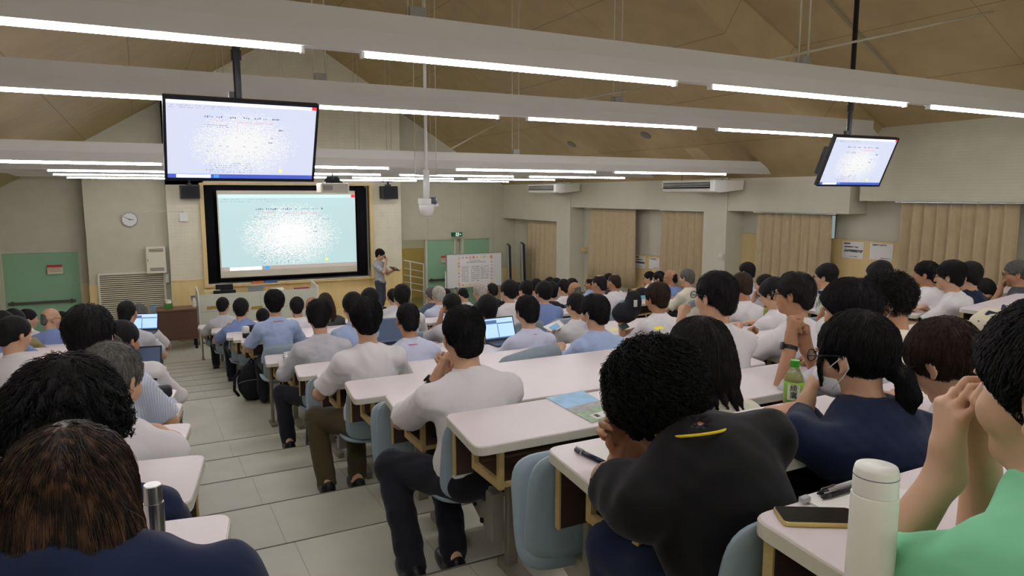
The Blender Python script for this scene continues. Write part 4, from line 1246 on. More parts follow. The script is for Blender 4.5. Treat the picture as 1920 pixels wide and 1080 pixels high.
for k in range(12):
    a = k * PI / 6; b.poly3([(r * math.sin(a + d), -0.032, r * math.cos(a + d)) for r, d in ((0.135, -0.02), (0.152, -0.02), (0.152, 0.02), (0.135, 0.02))], (0, 0.003, 0))
b.build('hour_marks', M_DARK, ck)
for nm, ang, l, wd in (('minute_hand', 298, 0.135, 0.007), ('hour_hand', 95, 0.09, 0.010)):
    a = R(ang); u = Vector((math.sin(a), 0, math.cos(a))); s_ = Vector((math.cos(a), 0, -math.sin(a))) * wd
    MB().poly3([tuple(-u * 0.02 + s_ + Vector((0, -0.038, 0))), tuple(-u * 0.02 - s_ + Vector((0, -0.038, 0))), tuple(u * l - s_ * 0.5 + Vector((0, -0.038, 0))), tuple(u * l + s_ * 0.5 + Vector((0, -0.038, 0)))], (0, 0.004, 0)).build(nm, M_DARK, ck)
def wallbox(name, p0, p1, y, th, m, label, cat, bevel=0.006):
    a = atY(p0[0], p0[1], y); b = atY(p1[0], p1[1], y)
    root = empty(name, ((a[0] + b[0]) / 2, y, b[2])); tag(root, label, cat)
    w2 = abs(b[0] - a[0]) / 2; h = abs(a[2] - b[2])
    MB().box(-w2, w2, 0, th, 0, h).build('body', m, root, bevel=bevel)
    return root, w2, h
r_, w2, h = wallbox('equipment_cabinet', (272, 463), (313, 512), 20.08, 0.22, mat('cabinet_cream', (224, 220, 198), 0.5), 'cream louvred equipment cabinet on the wall under the clock', 'cabinet')
MB().box(-w2 + 0.012, w2 - 0.012, -0.012, 0.0, 0.015, h - 0.015).build('door', mat('cabinet_cream', (1, 1, 1)), r_, bevel=0.003)
b = MB()
for z in (0.07, 0.10, 0.13, h - 0.07, h - 0.10, h - 0.13): b.box(-w2 * 0.65, w2 * 0.75, -0.02, -0.011, z, z + 0.016)
b.build('louvres', mat('louvre_grey', (120, 118, 104), 0.6), r_)
MB().box(-w2 + 0.03, -w2 + 0.05, -0.026, -0.011, h * 0.45, h * 0.55).build('latch', M_STEEL, r_)
r_, w2, h = wallbox('wall_speaker', (336, 399), (353, 415), 19.93, 0.08, M_WHITE, 'small square white box on the wall left of the screen', 'wall box')
MB().tube([(0, 0.04, h), (0, 0.04, h + 0.05)], 0.02).tube([(-0.9, 0.06, h + 0.04), (0, 0.06, h + 0.04)], 0.008).build('cable', M_OFFW, r_)
r_, w2, h = wallbox('intercom_phone', (311, 513), (318, 530), 20.2, 0.05, M_OFFW, 'off-white wall phone beside the louvred grille', 'phone')
MB().box(-w2 - 0.02, -w2 + 0.04, -0.05, 0.0, 0.01, h - 0.01).build('handset', M_OFFW, r_, bevel=0.01)
# louvred return-air grille
a = atY(186, 517, 20.24); b2 = atY(312, 600, 20.24)
gr = empty('louvre_grille', ((a[0] + b2[0]) / 2, 20.24, b2[2])); tag(gr, 'wide metal louvre grille low on the left front wall', 'grille')
w2 = (b2[0] - a[0]) / 2; h = a[2] - b2[2]
MB().box(-w2, w2, 0.03, 0.06, 0, h).build('backing', mat('grille_dark', (70, 68, 56), 0.8), gr)
MB().box(-w2 - 0.04, -w2, -0.02, 0.06, -0.04, h + 0.04).box(w2, w2 + 0.04, -0.02, 0.06, -0.04, h + 0.04).box(-w2, w2, -0.02, 0.06, h, h + 0.04).box(-w2, w2, -0.02, 0.06, -0.04, 0).build('frame', M_OFFW, gr)
b = MB(); n = 24
for k in range(n):
    z = h * k / n
    b.poly3([(-w2, -0.005, z), (-w2, 0.025, z + h / n * 0.55), (-w2, 0.03, z + h / n * 0.55), (-w2, 0.0, z - 0.004)], (2 * w2, 0, 0))
b.build('slats', mat('grille_slat', (206, 200, 176), 0.5), gr)
# notices on doors
def notice(p0, p1, y, label, bars, head=None):
    a = atY(p0[0], p0[1], y); b = atY(p1[0], p1[1], y)
    root = empty('notice', ((a[0] + b[0]) / 2, y, b[2])); tag(root, label, 'notice')
    w2 = (b[0] - a[0]) / 2; h = a[2] - b[2]
    MB().box(-w2, w2, 0, 0.004, 0, h).build('sheet', mat('paper_cream', (226, 216, 190), 0.8), root)
    if head: MB().box(-w2, w2, -0.003, 0, h * 0.72, h).build('red_band', mat('red_band', (186, 62, 66), 0.7), root)
    m = MB(); rg = random.Random(5)
    for k in range(bars):
        z = h * (0.62 - 0.5 * k / bars); x = -w2 * 0.85
        while x < w2 * 0.8:
            l = rg.uniform(0.01, 0.03); m.box(x, x + l, -0.002, 0, z - 0.008, z + 0.008); x += l + 0.012
    o = m.build('printed_text', mat('print_red', (150, 70, 60), 0.8), root); o['kind'] = 'stuff'
notice((88, 497), (118, 513), 20.78, 'cream notice with a red band on the left green door', 3, True)
notice((827, 480), (838, 492), 20.60, 'cream notice with a red band beside the whiteboard', 3, True)
# exit sign over the right doors
r_, w2, h = wallbox('exit_sign', (848, 436), (867, 443), 20.5, 0.1, mat('exit_green', (18, 84, 58), 0.4, emit=0.25), 'small green emergency exit sign over the right green doors', 'sign')
wm = mat('exit_white', (220, 240, 225), 0.4, emit=0.6)
MB().box(-0.05, 0.05, -0.006, 0, 0.01, h - 0.01).build('doorway_symbol', wm, r_)
fg = MB(); q = lambda x, z: (x, -0.012, z * h)
fg.poly3([q(-0.012, 0.80), q(0.006, 0.80), q(0.006, 0.92), q(-0.012, 0.92)], (0, 0.006, 0)).poly3([q(-0.02, 0.45), q(0.0, 0.42), q(0.008, 0.75), q(-0.014, 0.76)], (0, 0.006, 0))
fg.poly3([q(-0.02, 0.46), q(0.0, 0.44), q(-0.02, 0.16), q(-0.04, 0.12), q(-0.034, 0.2)], (0, 0.006, 0)).poly3([q(-0.008, 0.46), q(0.004, 0.42), q(0.03, 0.3), q(0.028, 0.12), q(0.018, 0.12), q(0.016, 0.27)], (0, 0.006, 0)).poly3([q(-0.014, 0.74), q(-0.012, 0.66), q(-0.036, 0.52), q(-0.04, 0.58)], (0, 0.006, 0)).poly3([q(0.004, 0.74), q(0.006, 0.66), q(0.034, 0.60), q(0.034, 0.66)], (0, 0.006, 0))
fg.build('running_figure', mat('exit_green', (1, 1, 1)), r_)
MB().poly3([(0.07, -0.006, h * 0.5), (0.10, -0.006, h * 0.75), (0.10, -0.006, h * 0.25)], (0, 0.005, 0)).box(0.10, 0.13, -0.006, -0.001, h * 0.42, h * 0.58).build('arrow', wm, r_)
# stair handrail behind the opening
hr = empty('stair_handrail', (7.0, 20.75, 0)); tag(hr, 'white stair handrail in the opening right of the projection screen', 'handrail')
A = [atY(757, 488, 20.8), atY(797, 496, 20.8)]
for k, dzz in enumerate((0.0, -0.24, -0.45, -0.66, -0.86)):
    pts = [tuple(Vector(v) + Vector((-7.0, -20.75 + (0.0), dzz))) for v in A]
    MB().tube(pts, 0.022 if k == 0 else 0.012, 8).build('rail', M_WHITE, hr, smooth=True)
for u in (0.3, 0.92):
    x = A[0][0] + (A[1][0] - A[0][0]) * u; z = A[0][2] + (A[1][2] - A[0][2]) * u
    MB().tube([(x - 7.0, 0.05, 0.02), (x - 7.0, 0.05, z)], 0.02, 8).build('post', M_WHITE, hr, smooth=True)
# air conditioners under the eaves
def aircon(px0, px1, pe, x0, label):
    yn = x0 / math.tan(math.atan((px1 - 960) / (F_PX / math.cos(PITCH))) + YAW); yf = x0 / math.tan(math.atan((px0 - 960) / (F_PX / math.cos(PITCH))) + YAW)
    z0 = CAMZ + 0.035
    root = empty('air_conditioner', (x0, (yn + yf) / 2, z0)); tag(root, label, 'air conditioner', 'white ceiling air conditioners along the window eaves')
    L2 = (yf - yn) / 2
    pr_ = [(0.0, 0.10), (0.03, 0.02), (0.12, -0.0), (0.72, 0.06), (0.74, 0.24), (0.0, 0.24), (-0.015, 0.2)]
    MB().poly3([(x, -L2, z) for x, z in pr_], (0, 2 * L2, 0)).build('casing', M_OFFW, root, bevel=0.01)
    MB().box(-0.022, -0.0, -L2 + 0.12, L2 - 0.06, 0.085, 0.20).build('outlet', M_DARK, root)
    m = MB()
    for z in (0.115, 0.145, 0.172): m.box(-0.03, -0.02, -L2 + 0.12, L2 - 0.06, z, z + 0.008)
    m.build('louvre_blades', M_OFFW, root)
    MB().box(-0.03, 0.3, -L2 - 0.004, -L2 + 0.11, -0.002 + 0.02, 0.245).build('end_cover', M_WHITE, root, bevel=0.02)
    for yy in (-L2 + 0.2, L2 - 0.2):
        MB().tube([(0.35, yy, 0.24), (0.35, yy, roof_z(x0 + 0.35) - z0)], 0.012, 8).build('hanger_rod', M_STEEL, root)
aircon(990, 1043, 1087, 9.62, 'white ceiling air conditioner at the far end of the window wall')
aircon(1241, 1340, 1393, 9.6, 'white ceiling air conditioner nearer the camera, under the third light beam')
# ceiling projector and ceiling camera
c = atY(624, 352, 12.9)
pj = empty('projector', tuple(c)); tag(pj, 'white projector hung upside down from the ceiling in front of the screen', 'projector')
MB().prism(rrect(-0.255, 0.255, -0.2, 0.2, 0.05), -0.09, 0.08).build('case', M_OFFW, pj, bevel=0.015)
MB().lathe([(0.05, -0.02), (0.055, 0.04)], (0.12, 0.2, -0.01), 16).build('lens_ring', M_BLK, pj)
MB().box(-0.22, -0.05, -0.204, -0.198, -0.05, 0.04).build('vent', mat('vent_grey', (170, 170, 164), 0.6), pj)
MB().box(-0.15, 0.15, -0.12, 0.12, 0.08, 0.11).poly3([(-0.16, 0, 0.11), (0.16, 0, 0.11), (0.09, 0, 0.2), (-0.09, 0, 0.2)], (0, 0.02, 0)).tube([(0, 0, 0.15), (0, 0, ZB[12.9] - c[2] + 0.02)], 0.02).build('mount', M_BLK, pj)
c = atY(800, 376, 9.3)
cm = empty('ceiling_camera', tuple(c)); tag(cm, 'white ceiling camera unit on a white pole above the audience', 'camera')
zt = roof_z(c[0]) - c[2]
MB().tube([(0, 0, 0.02), (0, 0, 0.42)], 0.045, 16).tube([(0, 0, 0.40), (0, 0, zt)], 0.022, 12).build('pole', M_WHITE, cm, smooth=True)
MB().box(-0.10, 0.04, -0.08, 0.08, -0.05, 0.03).build('junction_box', M_WHITE, cm, bevel=0.01)
MB().lathe([(0.012, -0.215), (0.08, -0.2), (0.105, -0.12), (0.11, -0.06), (0.09, -0.045)], (0, 0, 0), 24).build('dome', M_WHITE, cm, smooth=True)
MB().tube([(0.03, 0, -0.01), (0.12, -0.06, 0.0)], 0.05, 14).build('lens_barrel', mat('lens_blue_grey', (88, 96, 116), 0.3), cm, smooth=True)
MB().tube([(0.10, -0.02, -0.07), (0.155, -0.05, -0.055)], 0.022, 10).build('spot_lamp', M_WHITE, cm, smooth=True)
for sx in (-0.16, 0.15): MB().tube([(sx, 0, 0.35), (sx, 0, zt)], 0.006, 6).build('stay_rod', M_ROD, cm)
MB().box(-0.17, 0.16, -0.006, 0.006, 0.345, 0.357).build('stay_bar', M_ROD, cm)
# ------------------------------------------------------------------ whiteboard with the poster
wb = empty('whiteboard', (atY(890, 510, 19.2)[0], 19.2, 0)); tag(wb, 'wheeled whiteboard carrying a flower-bordered poster', 'whiteboard')
a = atY(839, 478, 19.2); b2 = atY(941, 534, 19.2); zc = (a[2] + b2[2]) / 2
wx = (b2[0] - a[0]) / 2; wz0 = b2[2]; wz1 = a[2]
MB().box(-wx, wx, 0, 0.03, wz0, wz1).build('board', mat('board_white', (226, 228, 224), 0.25), wb)
fr = MB().box(-wx - 0.025, -wx, -0.01, 0.04, wz0 - 0.02, wz1 + 0.02).box(wx, wx + 0.025, -0.01, 0.04, wz0 - 0.02, wz1 + 0.02).box(-wx, wx, -0.01, 0.04, wz1, wz1 + 0.022).box(-wx, wx, -0.06, 0.04, wz0 - 0.03, wz0)
fr.build('frame', M_STEEL, wb)
for sx in (-1, 1):
    MB().box(sx * (wx + 0.03) - 0.02, sx * (wx + 0.03) + 0.02, 0.01, 0.05, 0.1, wz0 + 0.5).box(sx * (wx + 0.03) - 0.03, sx * (wx + 0.03) + 0.03, -0.3, 0.35, 0.07, 0.11).build('stand_leg', M_WHITE, wb)
    for yy in (-0.27, 0.32): MB().tube([(sx * (wx + 0.03) - 0.015, yy, 0.035), (sx * (wx + 0.03) + 0.015, yy, 0.035)], 0.035, 14).build('caster', M_BLK, wb)
MB().box(-0.03, 0.03, -0.075, -0.05, wz0 - 0.02, wz0 + 0.02).build('green_eraser', mat('eraser_green', (40, 110, 80), 0.7), wb, loc=(-wx * 0.72, 0, 0))
po = empty('poster', (0, 0, 0)); po.name = 'poster'
pa = atY(858, 481, 19.185); pb = atY(924, 534, 19.185)
po.location = ((pa[0] + pb[0]) / 2, 19.185, pb[2]); tag(po, 'white poster of name rows with a bright flower border, on the whiteboard', 'poster')
w2 = (pb[0] - pa[0]) / 2; h = pa[2] - pb[2]
MB().box(-w2, w2, 0, 0.004, 0, h).build('paper', mat('poster_paper', (236, 234, 232), 0.7), po)
rg = random.Random(4)
FC = [('flower_red', (222, 62, 92)), ('flower_pink', (236, 130, 170)), ('flower_yellow', (240, 210, 90)), ('flower_violet', (190, 160, 220)), ('flower_orange', (240, 160, 90))]
pos = [(-w2 + 0.05 + (2 * w2 - 0.1) * k / 9, z) for k in range(10) for z in (0.045, h - 0.045)] + [(x, h * k / 9) for k in range(1, 9) for x in (-w2 + 0.04, w2 - 0.04)]
for (x, z) in pos:
    nm, c = FC[rg.randrange(5)]
    r = rg.uniform(0.032, 0.052); n = 30
    pts = [(x + r * (0.72 + 0.28 * math.cos(5 * t)) * math.cos(t), -0.004, z + r * (0.72 + 0.28 * math.cos(5 * t)) * math.sin(t)) for t in [2 * PI * k / n for k in range(n)]]
    f = MB().poly3(pts, (0, 0.004, 0)).build('flower', mat(nm, c, 0.7), po)
    MB().poly3([(x + 0.3 * r * math.cos(t), -0.006, z + 0.3 * r * math.sin(t)) for t in [2 * PI * k / 10 for k in range(10)]], (0, 0.003, 0)).build('flower_eye', mat('flower_eye', (250, 236, 170), 0.7), f)
m = MB()
def glyph(x, z, s):
    for _ in range(4):
        if rg.random() < 0.5: m.box(x, x + s, -0.002, 0, z + rg.uniform(0, s) - 0.002, z + rg.uniform(0, s) + 0.002) if False else m.box(x, x + s, -0.002, 0, (zz := z + rg.uniform(0, s)) - s * 0.07, zz + s * 0.07)
        else: m.box((xx := x + rg.uniform(0, s)) - s * 0.07, xx + s * 0.07, -0.002, 0, z, z + s)
def gline(x0, n, z, s, gap=0.0):
    for k in range(n):
        if rg.random() > gap: glyph(x0 + k * s * 1.3, z, s)
gline(-0.19, 11, h * 0.84, 0.024); gline(-0.28, 14, h * 0.775, 0.034)
for r0 in range(8):
    z = h * (0.63 - 0.066 * r0)
    for x0, n in ((-w2 * 0.80, 7), (-w2 * 0.24, 8), (w2 * 0.30, 8)):
        if r0 == 7 and x0 > 0: continue
        gline(x0, n, z, 0.026, 0.12)
o = m.build('printed_rows', mat('print_grey', (90, 88, 92), 0.8), po); o['kind'] = 'stuff'
# two boards seen edge-on in the corner
for (pt, pbm, y, lb, nm) in (((957, 460), (957, 545), 19.3, 'tall thin board on a stand seen edge-on, just right of the green doors', 'a'), ((983, 457), (987, 545), 19.0, 'tall thin black-edged board seen edge-on by the corner curtain', 'b')):
    t_ = atY(pt[0], pt[1], y)
    e = empty('stand_board', (t_[0], y, 0)); tag(e, lb, 'board', 'boards seen edge-on in the corner')
    H_ = t_[2]
    e.rotation_euler = (0, R(-1.5), R(-24))
    MB().prism(rrect(-0.03, 0.03, -0.5, 0.5, 0.015), 0.55, H_).build('panel', mat('board_white', (1, 1, 1)), e)
    MB().box(-0.036, 0.036, -0.52, -0.49, 0.53, H_ + 0.02).box(-0.036, 0.036, 0.49, 0.52, 0.53, H_ + 0.02).box(-0.036, 0.036, -0.5, 0.5, H_, H_ + 0.02).build('edge', M_BLK, e)
    MB().box(-0.02, 0.02, -0.45, -0.41, 0.05, 0.6).box(-0.02, 0.02, 0.41, 0.45, 0.05, 0.6).box(-0.28, 0.28, -0.45, -0.41, 0.02, 0.06).box(-0.28, 0.28, 0.41, 0.45, 0.02, 0.06).tube([(-0.06, -0.5, 0.75), (0.06, -0.5, 0.75)], 0.05, 12).build('stand', M_BLK, e)
# ------------------------------------------------------------------ sheets posted on the window-wall wood
def sheet(q, label, kind):
    pts = [atX(x, y, XR - 0.034) for x, y in q]            # TL TR BR BL
    y0, y1 = pts[1][1], pts[0][1]; z1 = (pts[0][2] + pts[1][2]) / 2; z0 = (pts[2][2] + pts[3][2]) / 2
    root = empty('posted_sheet', (XR - 0.034, (y0 + y1) / 2, z0)); tag(root, label, 'notice', 'white sheets posted on the window wall')
    w2, h = (y1 - y0) / 2, z1 - z0
    MB().box(-0.003, 0.002, -w2, w2, 0, h).build('paper', mat('poster_paper', (1, 1, 1)), root)
    m = MB(); rg = random.Random(int(q[0][0]))
    def bar(v, u0, u1, t, gap=0.2):
        u = u0
        while u < u1:
            l = rg.uniform(0.015, 0.03)
            if rg.random() > gap: m.box(-0.005, -0.002, w2 - (u + l) * 2 * w2, w2 - u * 2 * w2, v * h - t, v * h + t)
            u += l * 1.4
    if kind == 'text':
        m.box(-0.005, -0.002, w2 - 0.38 * 2 * w2, w2 - 0.08 * 2 * w2, h * 0.84, h * 0.91)
        for v in (0.70, 0.66): bar(v, 0.1, 0.75, 0.006)
        for v in (0.50, 0.45, 0.40): bar(v, 0.1, 0.95, 0.008, 0.1)
        bar(0.12, 0.4, 0.7, 0.006)
    else:
        for v in (0.90, 0.85): bar(v, 0.1, 0.7, 0.006)
        bar(0.10, 0.45, 0.9, 0.005)
    o = m.build('printed_text', mat('print_dark', (60, 60, 64), 0.8), root); o['kind'] = 'stuff'
sheet([(1191, 479), (1210, 480), (1210, 503), (1191, 502)], 'posted text sheet left of its pair, between the two middle curtains', 'text')
sheet([(1217, 483), (1237, 484), (1238, 505), (1217, 504)], 'nearly blank posted sheet right of its pair, between the two middle curtains', 'blank')
sheet([(1580, 452), (1620, 454), (1620, 485), (1580, 484)], 'posted text sheet by the window sliver, left of the largest curtain', 'text')
sheet([(1632, 455), (1676, 457), (1675, 488), (1632, 487)], 'nearly blank posted sheet touching the largest curtain', 'blank')
c = atX(1352, 482, 10.41)
tag(MB().box(-0.02, 0.0, -0.06, 0.06, -0.05, 0.07).box(-0.035, -0.02, -0.04, 0.04, -0.01, 0.04).build('wall_switch', M_OFFW, loc=tuple(c), bevel=0.004), 'small off-white wall switch on the near pillar', 'switch')
c = atX(1098, 468, XR)
tag(MB().box(-0.1, 0, -0.1, 0.1, -0.06, 0.06).box(-0.12, -0.1, -0.05, 0.05, -0.03, 0.03).build('wood_box', M_WOOD, loc=tuple(c), bevel=0.005), 'small wood coloured box on the wall past the far pillar', 'wall box')
# ------------------------------------------------------------------ lecture desks
M_TOP = mat('desk_laminate', (229, 219, 219), 0.38, bump=0.015, scale=400, var=0.015, vscale=4)
M_EDGE = mat('desk_edge_band', (206, 203, 186), 0.5)
M_PANEL = mat('modesty_panel_brown', (70, 56, 52), 0.6, bump=0.03, scale=200)
M_PLY = mat('plywood_edge', (188, 164, 110), 0.55, bump=0.05, scale=60, stretch=(1, 1, 8), var=0.10, vscale=30)
M_SHELF = mat('shelf_board', (96, 78, 62), 0.6)
M_LEG = mat('desk_leg_grey', (142, 136, 120), 0.42, metal=0.25)
M_SEAT = mat('seat_shell', (152, 170, 180), 0.5, bump=0.03, scale=300, spec=0.3)
M_BRKT = mat('seat_bracket', (160, 154, 140), 0.45, metal=0.2)
DT = 0.76
def round_poly(P, r, n=4):
    out = []
    m = len(P)
    for i in range(m):
        a, b, c = Vector(P[i - 1]), Vector(P[i]), Vector(P[(i + 1) % m])
        u = (a - b).normalized(); v = (c - b).normalized()
        p, q = b + u * r, b + v * r
        for k in range(n + 1):
            t = k / n
            out.append(tuple((p * (1 - t) + b * t) * (1 - t) + (b * (1 - t) + q * t) * t))
    return out
DESKS = {}
def desk(x, y, rz, L, skl, skr, label, group, corner_legs=False, fz=None):
    """long lecture desk; origin under its far left corner, x along the row, -y towards the user"""
    key = (round(L, 2), skl, skr, corner_legs)
    z = floor_z(x + 0.3, y - 0.2) if fz is None else fz
    if key in DESKS:
        o = copy_tree(DESKS[key])
        o.location = (x, y, z); o.rotation_euler = (0, 0, rz)
        tag(o, label, 'desk', group)
        return o
    root = empty('lecture_desk', (x, y, z), rz)
    tag(root, label, 'desk', group)
    P = [(0, 0), (skl, -0.43), (L + skr, -0.43), (L, 0)]
    MB().prism(round_poly(P, 0.045), DT - 0.038, DT).build('tabletop', M_TOP, root, bevel=0.004)
    e = [(-0.002, 0.002), (skl - 0.002, -0.432), (L + skr + 0.002, -0.432), (L + 0.002, 0.002)]
    MB().prism(round_poly(e, 0.046), DT - 0.036, DT - 0.005).build('edge_band', M_EDGE, root)
    MB().box(0.035, L - 0.035, -0.032, -0.014, DT - 0.27, DT - 0.038).build('modesty_panel', M_PANEL, root, bevel=0.004)
    for xx in (0.030, L - 0.036): MB().box(xx, xx + 0.006, -0.036, -0.010, DT - 0.27, DT - 0.038).build('panel_edge', M_PLY, root)
    x0, x1 = 0.06, L - 0.08
    sh = skl * 0.5
    MB().box(x0 + 0.02, x1 - 0.02, -0.39, -0.15, DT - 0.190, DT - 0.176).box(x0 + 0.02, x1 - 0.02, -0.16, -0.15, DT - 0.18, DT - 0.06).build('book_shelf', M_SHELF, root)
    MB().box(x0 + 0.02, x1 - 0.02, -0.398, -0.388, DT - 0.192, DT - 0.172).build('shelf_lip', M_PLY, root)
    for xx in (x0, x1 - 0.022):
        MB().box(xx, xx + 0.022, -0.40, -0.372, DT - 0.2, DT - 0.038).box(xx, xx + 0.022, -0.168, -0.14, DT - 0.2, DT - 0.038).box(xx, xx + 0.022, -0.372, -0.168, DT - 0.2, DT - 0.168).build('shelf_end_frame', M_PLY, root, bevel=0.002)
    for xx in ((0.29, L - 0.29)):
        MB().box(xx - 0.026, xx + 0.026, -0.075, -0.035, 0.035, DT - 0.038).prism([(xx - 0.035, 0.02), (xx - 0.035, -0.30), (xx - 0.02, -0.36), (xx + 0.02, -0.36), (xx + 0.035, -0.30), (xx + 0.035, 0.02)], 0.0, 0.045).build('leg', M_LEG, root, bevel=0.006)
        MB().box(xx - 0.02, xx + 0.02, -0.36, -0.05, DT - 0.06, DT - 0.038).build('support_arm', M_LEG, root)
    if corner_legs:
        for xx in (0.05, L - 0.05):
            MB().tube([(xx, -0.045, 0.02), (xx, -0.045, DT - 0.04)], 0.018, 12).prism([(xx - 0.03, 0.05), (xx - 0.03, -0.15), (xx + 0.03, -0.15), (xx + 0.03, 0.05)], 0.0, 0.03).build('corner_leg', M_LEG, root, bevel=0.003)
    DESKS[key] = root
    return root
ORD = ['first', 'second', 'third', 'fourth', 'fifth', 'sixth', 'seventh', 'eighth', 'ninth', 'tenth', 'eleventh']
DR = []                                        # (x,y,rz,L,...)
def from_cam(n): return 'nearest' if n == 0 else ORD[n] + ' nearest'
for k in range(0, 9):
    desk(1.10, row_y(k), 0, 2.45, -0.05, -0.08, 'white-topped desk right of the aisle, %s of the raised rows' % from_cam(k), 'raised desks right of the aisle', k == 8)
for k in range(1, 9):
    xs_ = 3.72 + (0.32 * (k - 5) if k > 5 else 0)
    desk(xs_, row_y(k), 0, 6.0 - xs_ + 0.2, -0.10, -0.05, 'white-topped desk in the middle of the hall, %s of the raised rows there' % from_cam(k - 1), 'raised desks in the middle of the hall', k == 8)
for k in range(1, 9):
    Lk = 2.6; a = R(10)
    desk(0.16 - Lk * math.cos(a), row_y(k) - 0.03 + Lk * math.sin(a), -a, Lk, 0, 0, 'white-topped desk left of the aisle, %s of the raised rows' % from_cam(k - 1), 'raised desks left of the aisle', k == 8, fz=tier_z(row_y(k)))
for k in range(3, 8):
    desk(6.76, row_y(k) + hall_off(6.76), math.atan(0.2), 3.2, -0.08, -0.02, 'white-topped desk by the window wall, %s of the raised rows there' % from_cam(k - 3), 'raised desks by the window wall')
for j in range(0, 10):
    desk(1.01, fro_y(j), 0, 2.3, -0.05, -0.08, 'white-topped desk right of the aisle, %s row from the front' % ORD[9 - j], 'front desks right of the aisle', j == 9)
for j in range(0, 6):
    desk(3.55, fro_y(j), 0, 2.75, -0.10, -0.05, 'white-topped desk in the middle of the hall, %s row from the front' % ORD[9 - j], 'front desks in the middle of the hall')
for j in range(0, 8):
    a = R(10); Lk = 2.6
    desk(0.14 - Lk * math.cos(a), fro_y(j) - 0.03 + Lk * math.sin(a), -a, Lk, 0, 0, 'white-topped desk left of the aisle, %s row from the front' % ORD[9 - j], 'front desks left of the aisle', fz=tier_z(fro_y(j)))
for j in range(0, 4):
    desk(6.70, fro_y(j) + hall_off(6.7) - 0.1, math.atan(0.2), 3.2, -0.02, -0.02, 'white-topped desk by the window wall, %s row from the front' % ORD[9 - j], 'front desks by the window wall')

# ------------------------------------------------------------------ moulded seats
def shell(pts_uv, fn, th):
    """curved plate: outline in (u,v), surface fn(u,v)->(point, normal)"""
    return None
def plate(nu, nv, fn, th):
    v = []; f = []
    for s in (0, 1):
        for i in range(nu + 1):
            for j in range(nv + 1):
                u, w_ = i / nu * 2 - 1, j / nv * 2 - 1
                p, n = fn(u, w_)
                v.append(tuple(Vector(p) + Vector(n) * (th * (0.5 - s))))
    m = (nu + 1) * (nv + 1); q = lambda i, j, s: s * m + i * (nv + 1) + j
    for i in range(nu):
        for j in range(nv):
            f.append((q(i, j, 0), q(i + 1, j, 0), q(i + 1, j + 1, 0), q(i, j + 1, 0)))
            f.append((q(i, j, 1), q(i, j + 1, 1), q(i + 1, j + 1, 1), q(i + 1, j, 1)))
    for i in range(nu):
        f.append((q(i, 0, 0), q(i, 0, 1), q(i + 1, 0, 1), q(i + 1, 0, 0))); f.append((q(i, nv, 0), q(i + 1, nv, 0), q(i + 1, nv, 1), q(i, nv, 1)))
    for j in range(nv):
        f.append((q(0, j, 0), q(0, j + 1, 0), q(0, j + 1, 1), q(0, j, 1))); f.append((q(nu, j, 0), q(nu, j, 1), q(nu, j + 1, 1), q(nu, j + 1, 0)))
    return v, f
def squircle(u, v, p=5.0):
    """square patch -> rounded rectangle"""
    m = max(abs(u), abs(v))
    if m < 1e-6: return u, v
    nrm = (abs(u) ** p + abs(v) ** p) ** (1 / p)
    return u * m / nrm, v * m / nrm
def back_fn(u, v):
    a, b = squircle(u, v)
    return (a * 0.225, -0.02 - 0.035 * (b) * 1.0 - 0.035 * (1 - a * a) + 0.03, 0.655 + b * 0.20), (0, 1, 0)
def seat_fn(u, v):
    a, b = squircle(u, v)
    y = 0.24 + b * 0.20
    return (a * 0.225, y, 0.435 + 0.018 * (a * a) - 0.05 * max(0, b - 0.55) ** 1.5 * 1.6 - 0.012 * (1 - a * a)), (0, 0, 1)
def fold_fn(u, v):
    a, b = squircle(u, v)
    return (a * 0.225, 0.10 - 0.03 * (1 - a * a) + 0.03 * b, 0.60 + b * 0.20), (0, 1, 0)
SEATS = {}
def lecture_seat(loc, rz, label, folded=False, group='pale blue-grey moulded chairs'):
    if folded in SEATS:
        o = copy_tree(SEATS[folded]); o.location = loc; o.rotation_euler = (0, 0, rz); tag(o, label, 'chair', group); return o
    root = empty('lecture_chair', loc, rz); tag(root, label, 'chair', group)
    MB().add(*plate(14, 14, back_fn, 0.014)).build('backrest', M_SEAT, root, smooth=True)
    MB().add(*plate(14, 14, fold_fn if folded else seat_fn, 0.018)).build('seat', M_SEAT, root, smooth=True)
    b = MB().poly3([(-0.02, -0.04, 0.28), (-0.02, 0.22, 0.40), (-0.02, 0.30, 0.415), (-0.02, -0.04, 0.43)], (0.04, 0, 0)).box(-0.03, 0.03, -0.10, -0.03, 0.27, 0.50).box(-0.022, 0.022, -0.05, -0.02, 0.42, 0.62)
    b.build('bracket', M_BRKT, root, bevel=0.003)
    for y_, z_ in ((0.02, 0.33), (0.10, 0.38)): MB().tube([(-0.03, y_, z_), (0.03, y_, z_)], 0.012, 10).build('bolt', M_BLK, root)
    SEATS[folded] = root
    return root
# empty places whose seats the photo shows
def empty_seat(k, x, label, folded=True, dy=0.03, front=False, rz=0.0):
    y = (fro_y(k) if front else row_y(k)) + dy + hall_off(x)
    lecture_seat((x, y + 0.04, floor_z(x, y + 0.35)), rz, label, folded)
empty_seat(1, 1.30, 'empty pale blue-grey chair folded up left of the person in black')
empty_seat(3, 1.30, 'empty pale blue-grey chair folded up in front of the black watch wearer', True)
empty_seat(5, 1.28, 'empty pale blue-grey chair folded up between the white T-shirt and the grey shirt', True)
empty_seat(4, 2.45, 'empty grey-blue chair back draped with a grey jacket in the middle of the rows', False)
empty_seat(8, 3.0, 'empty grey-blue chair in the last raised row behind the laptop lid', False)

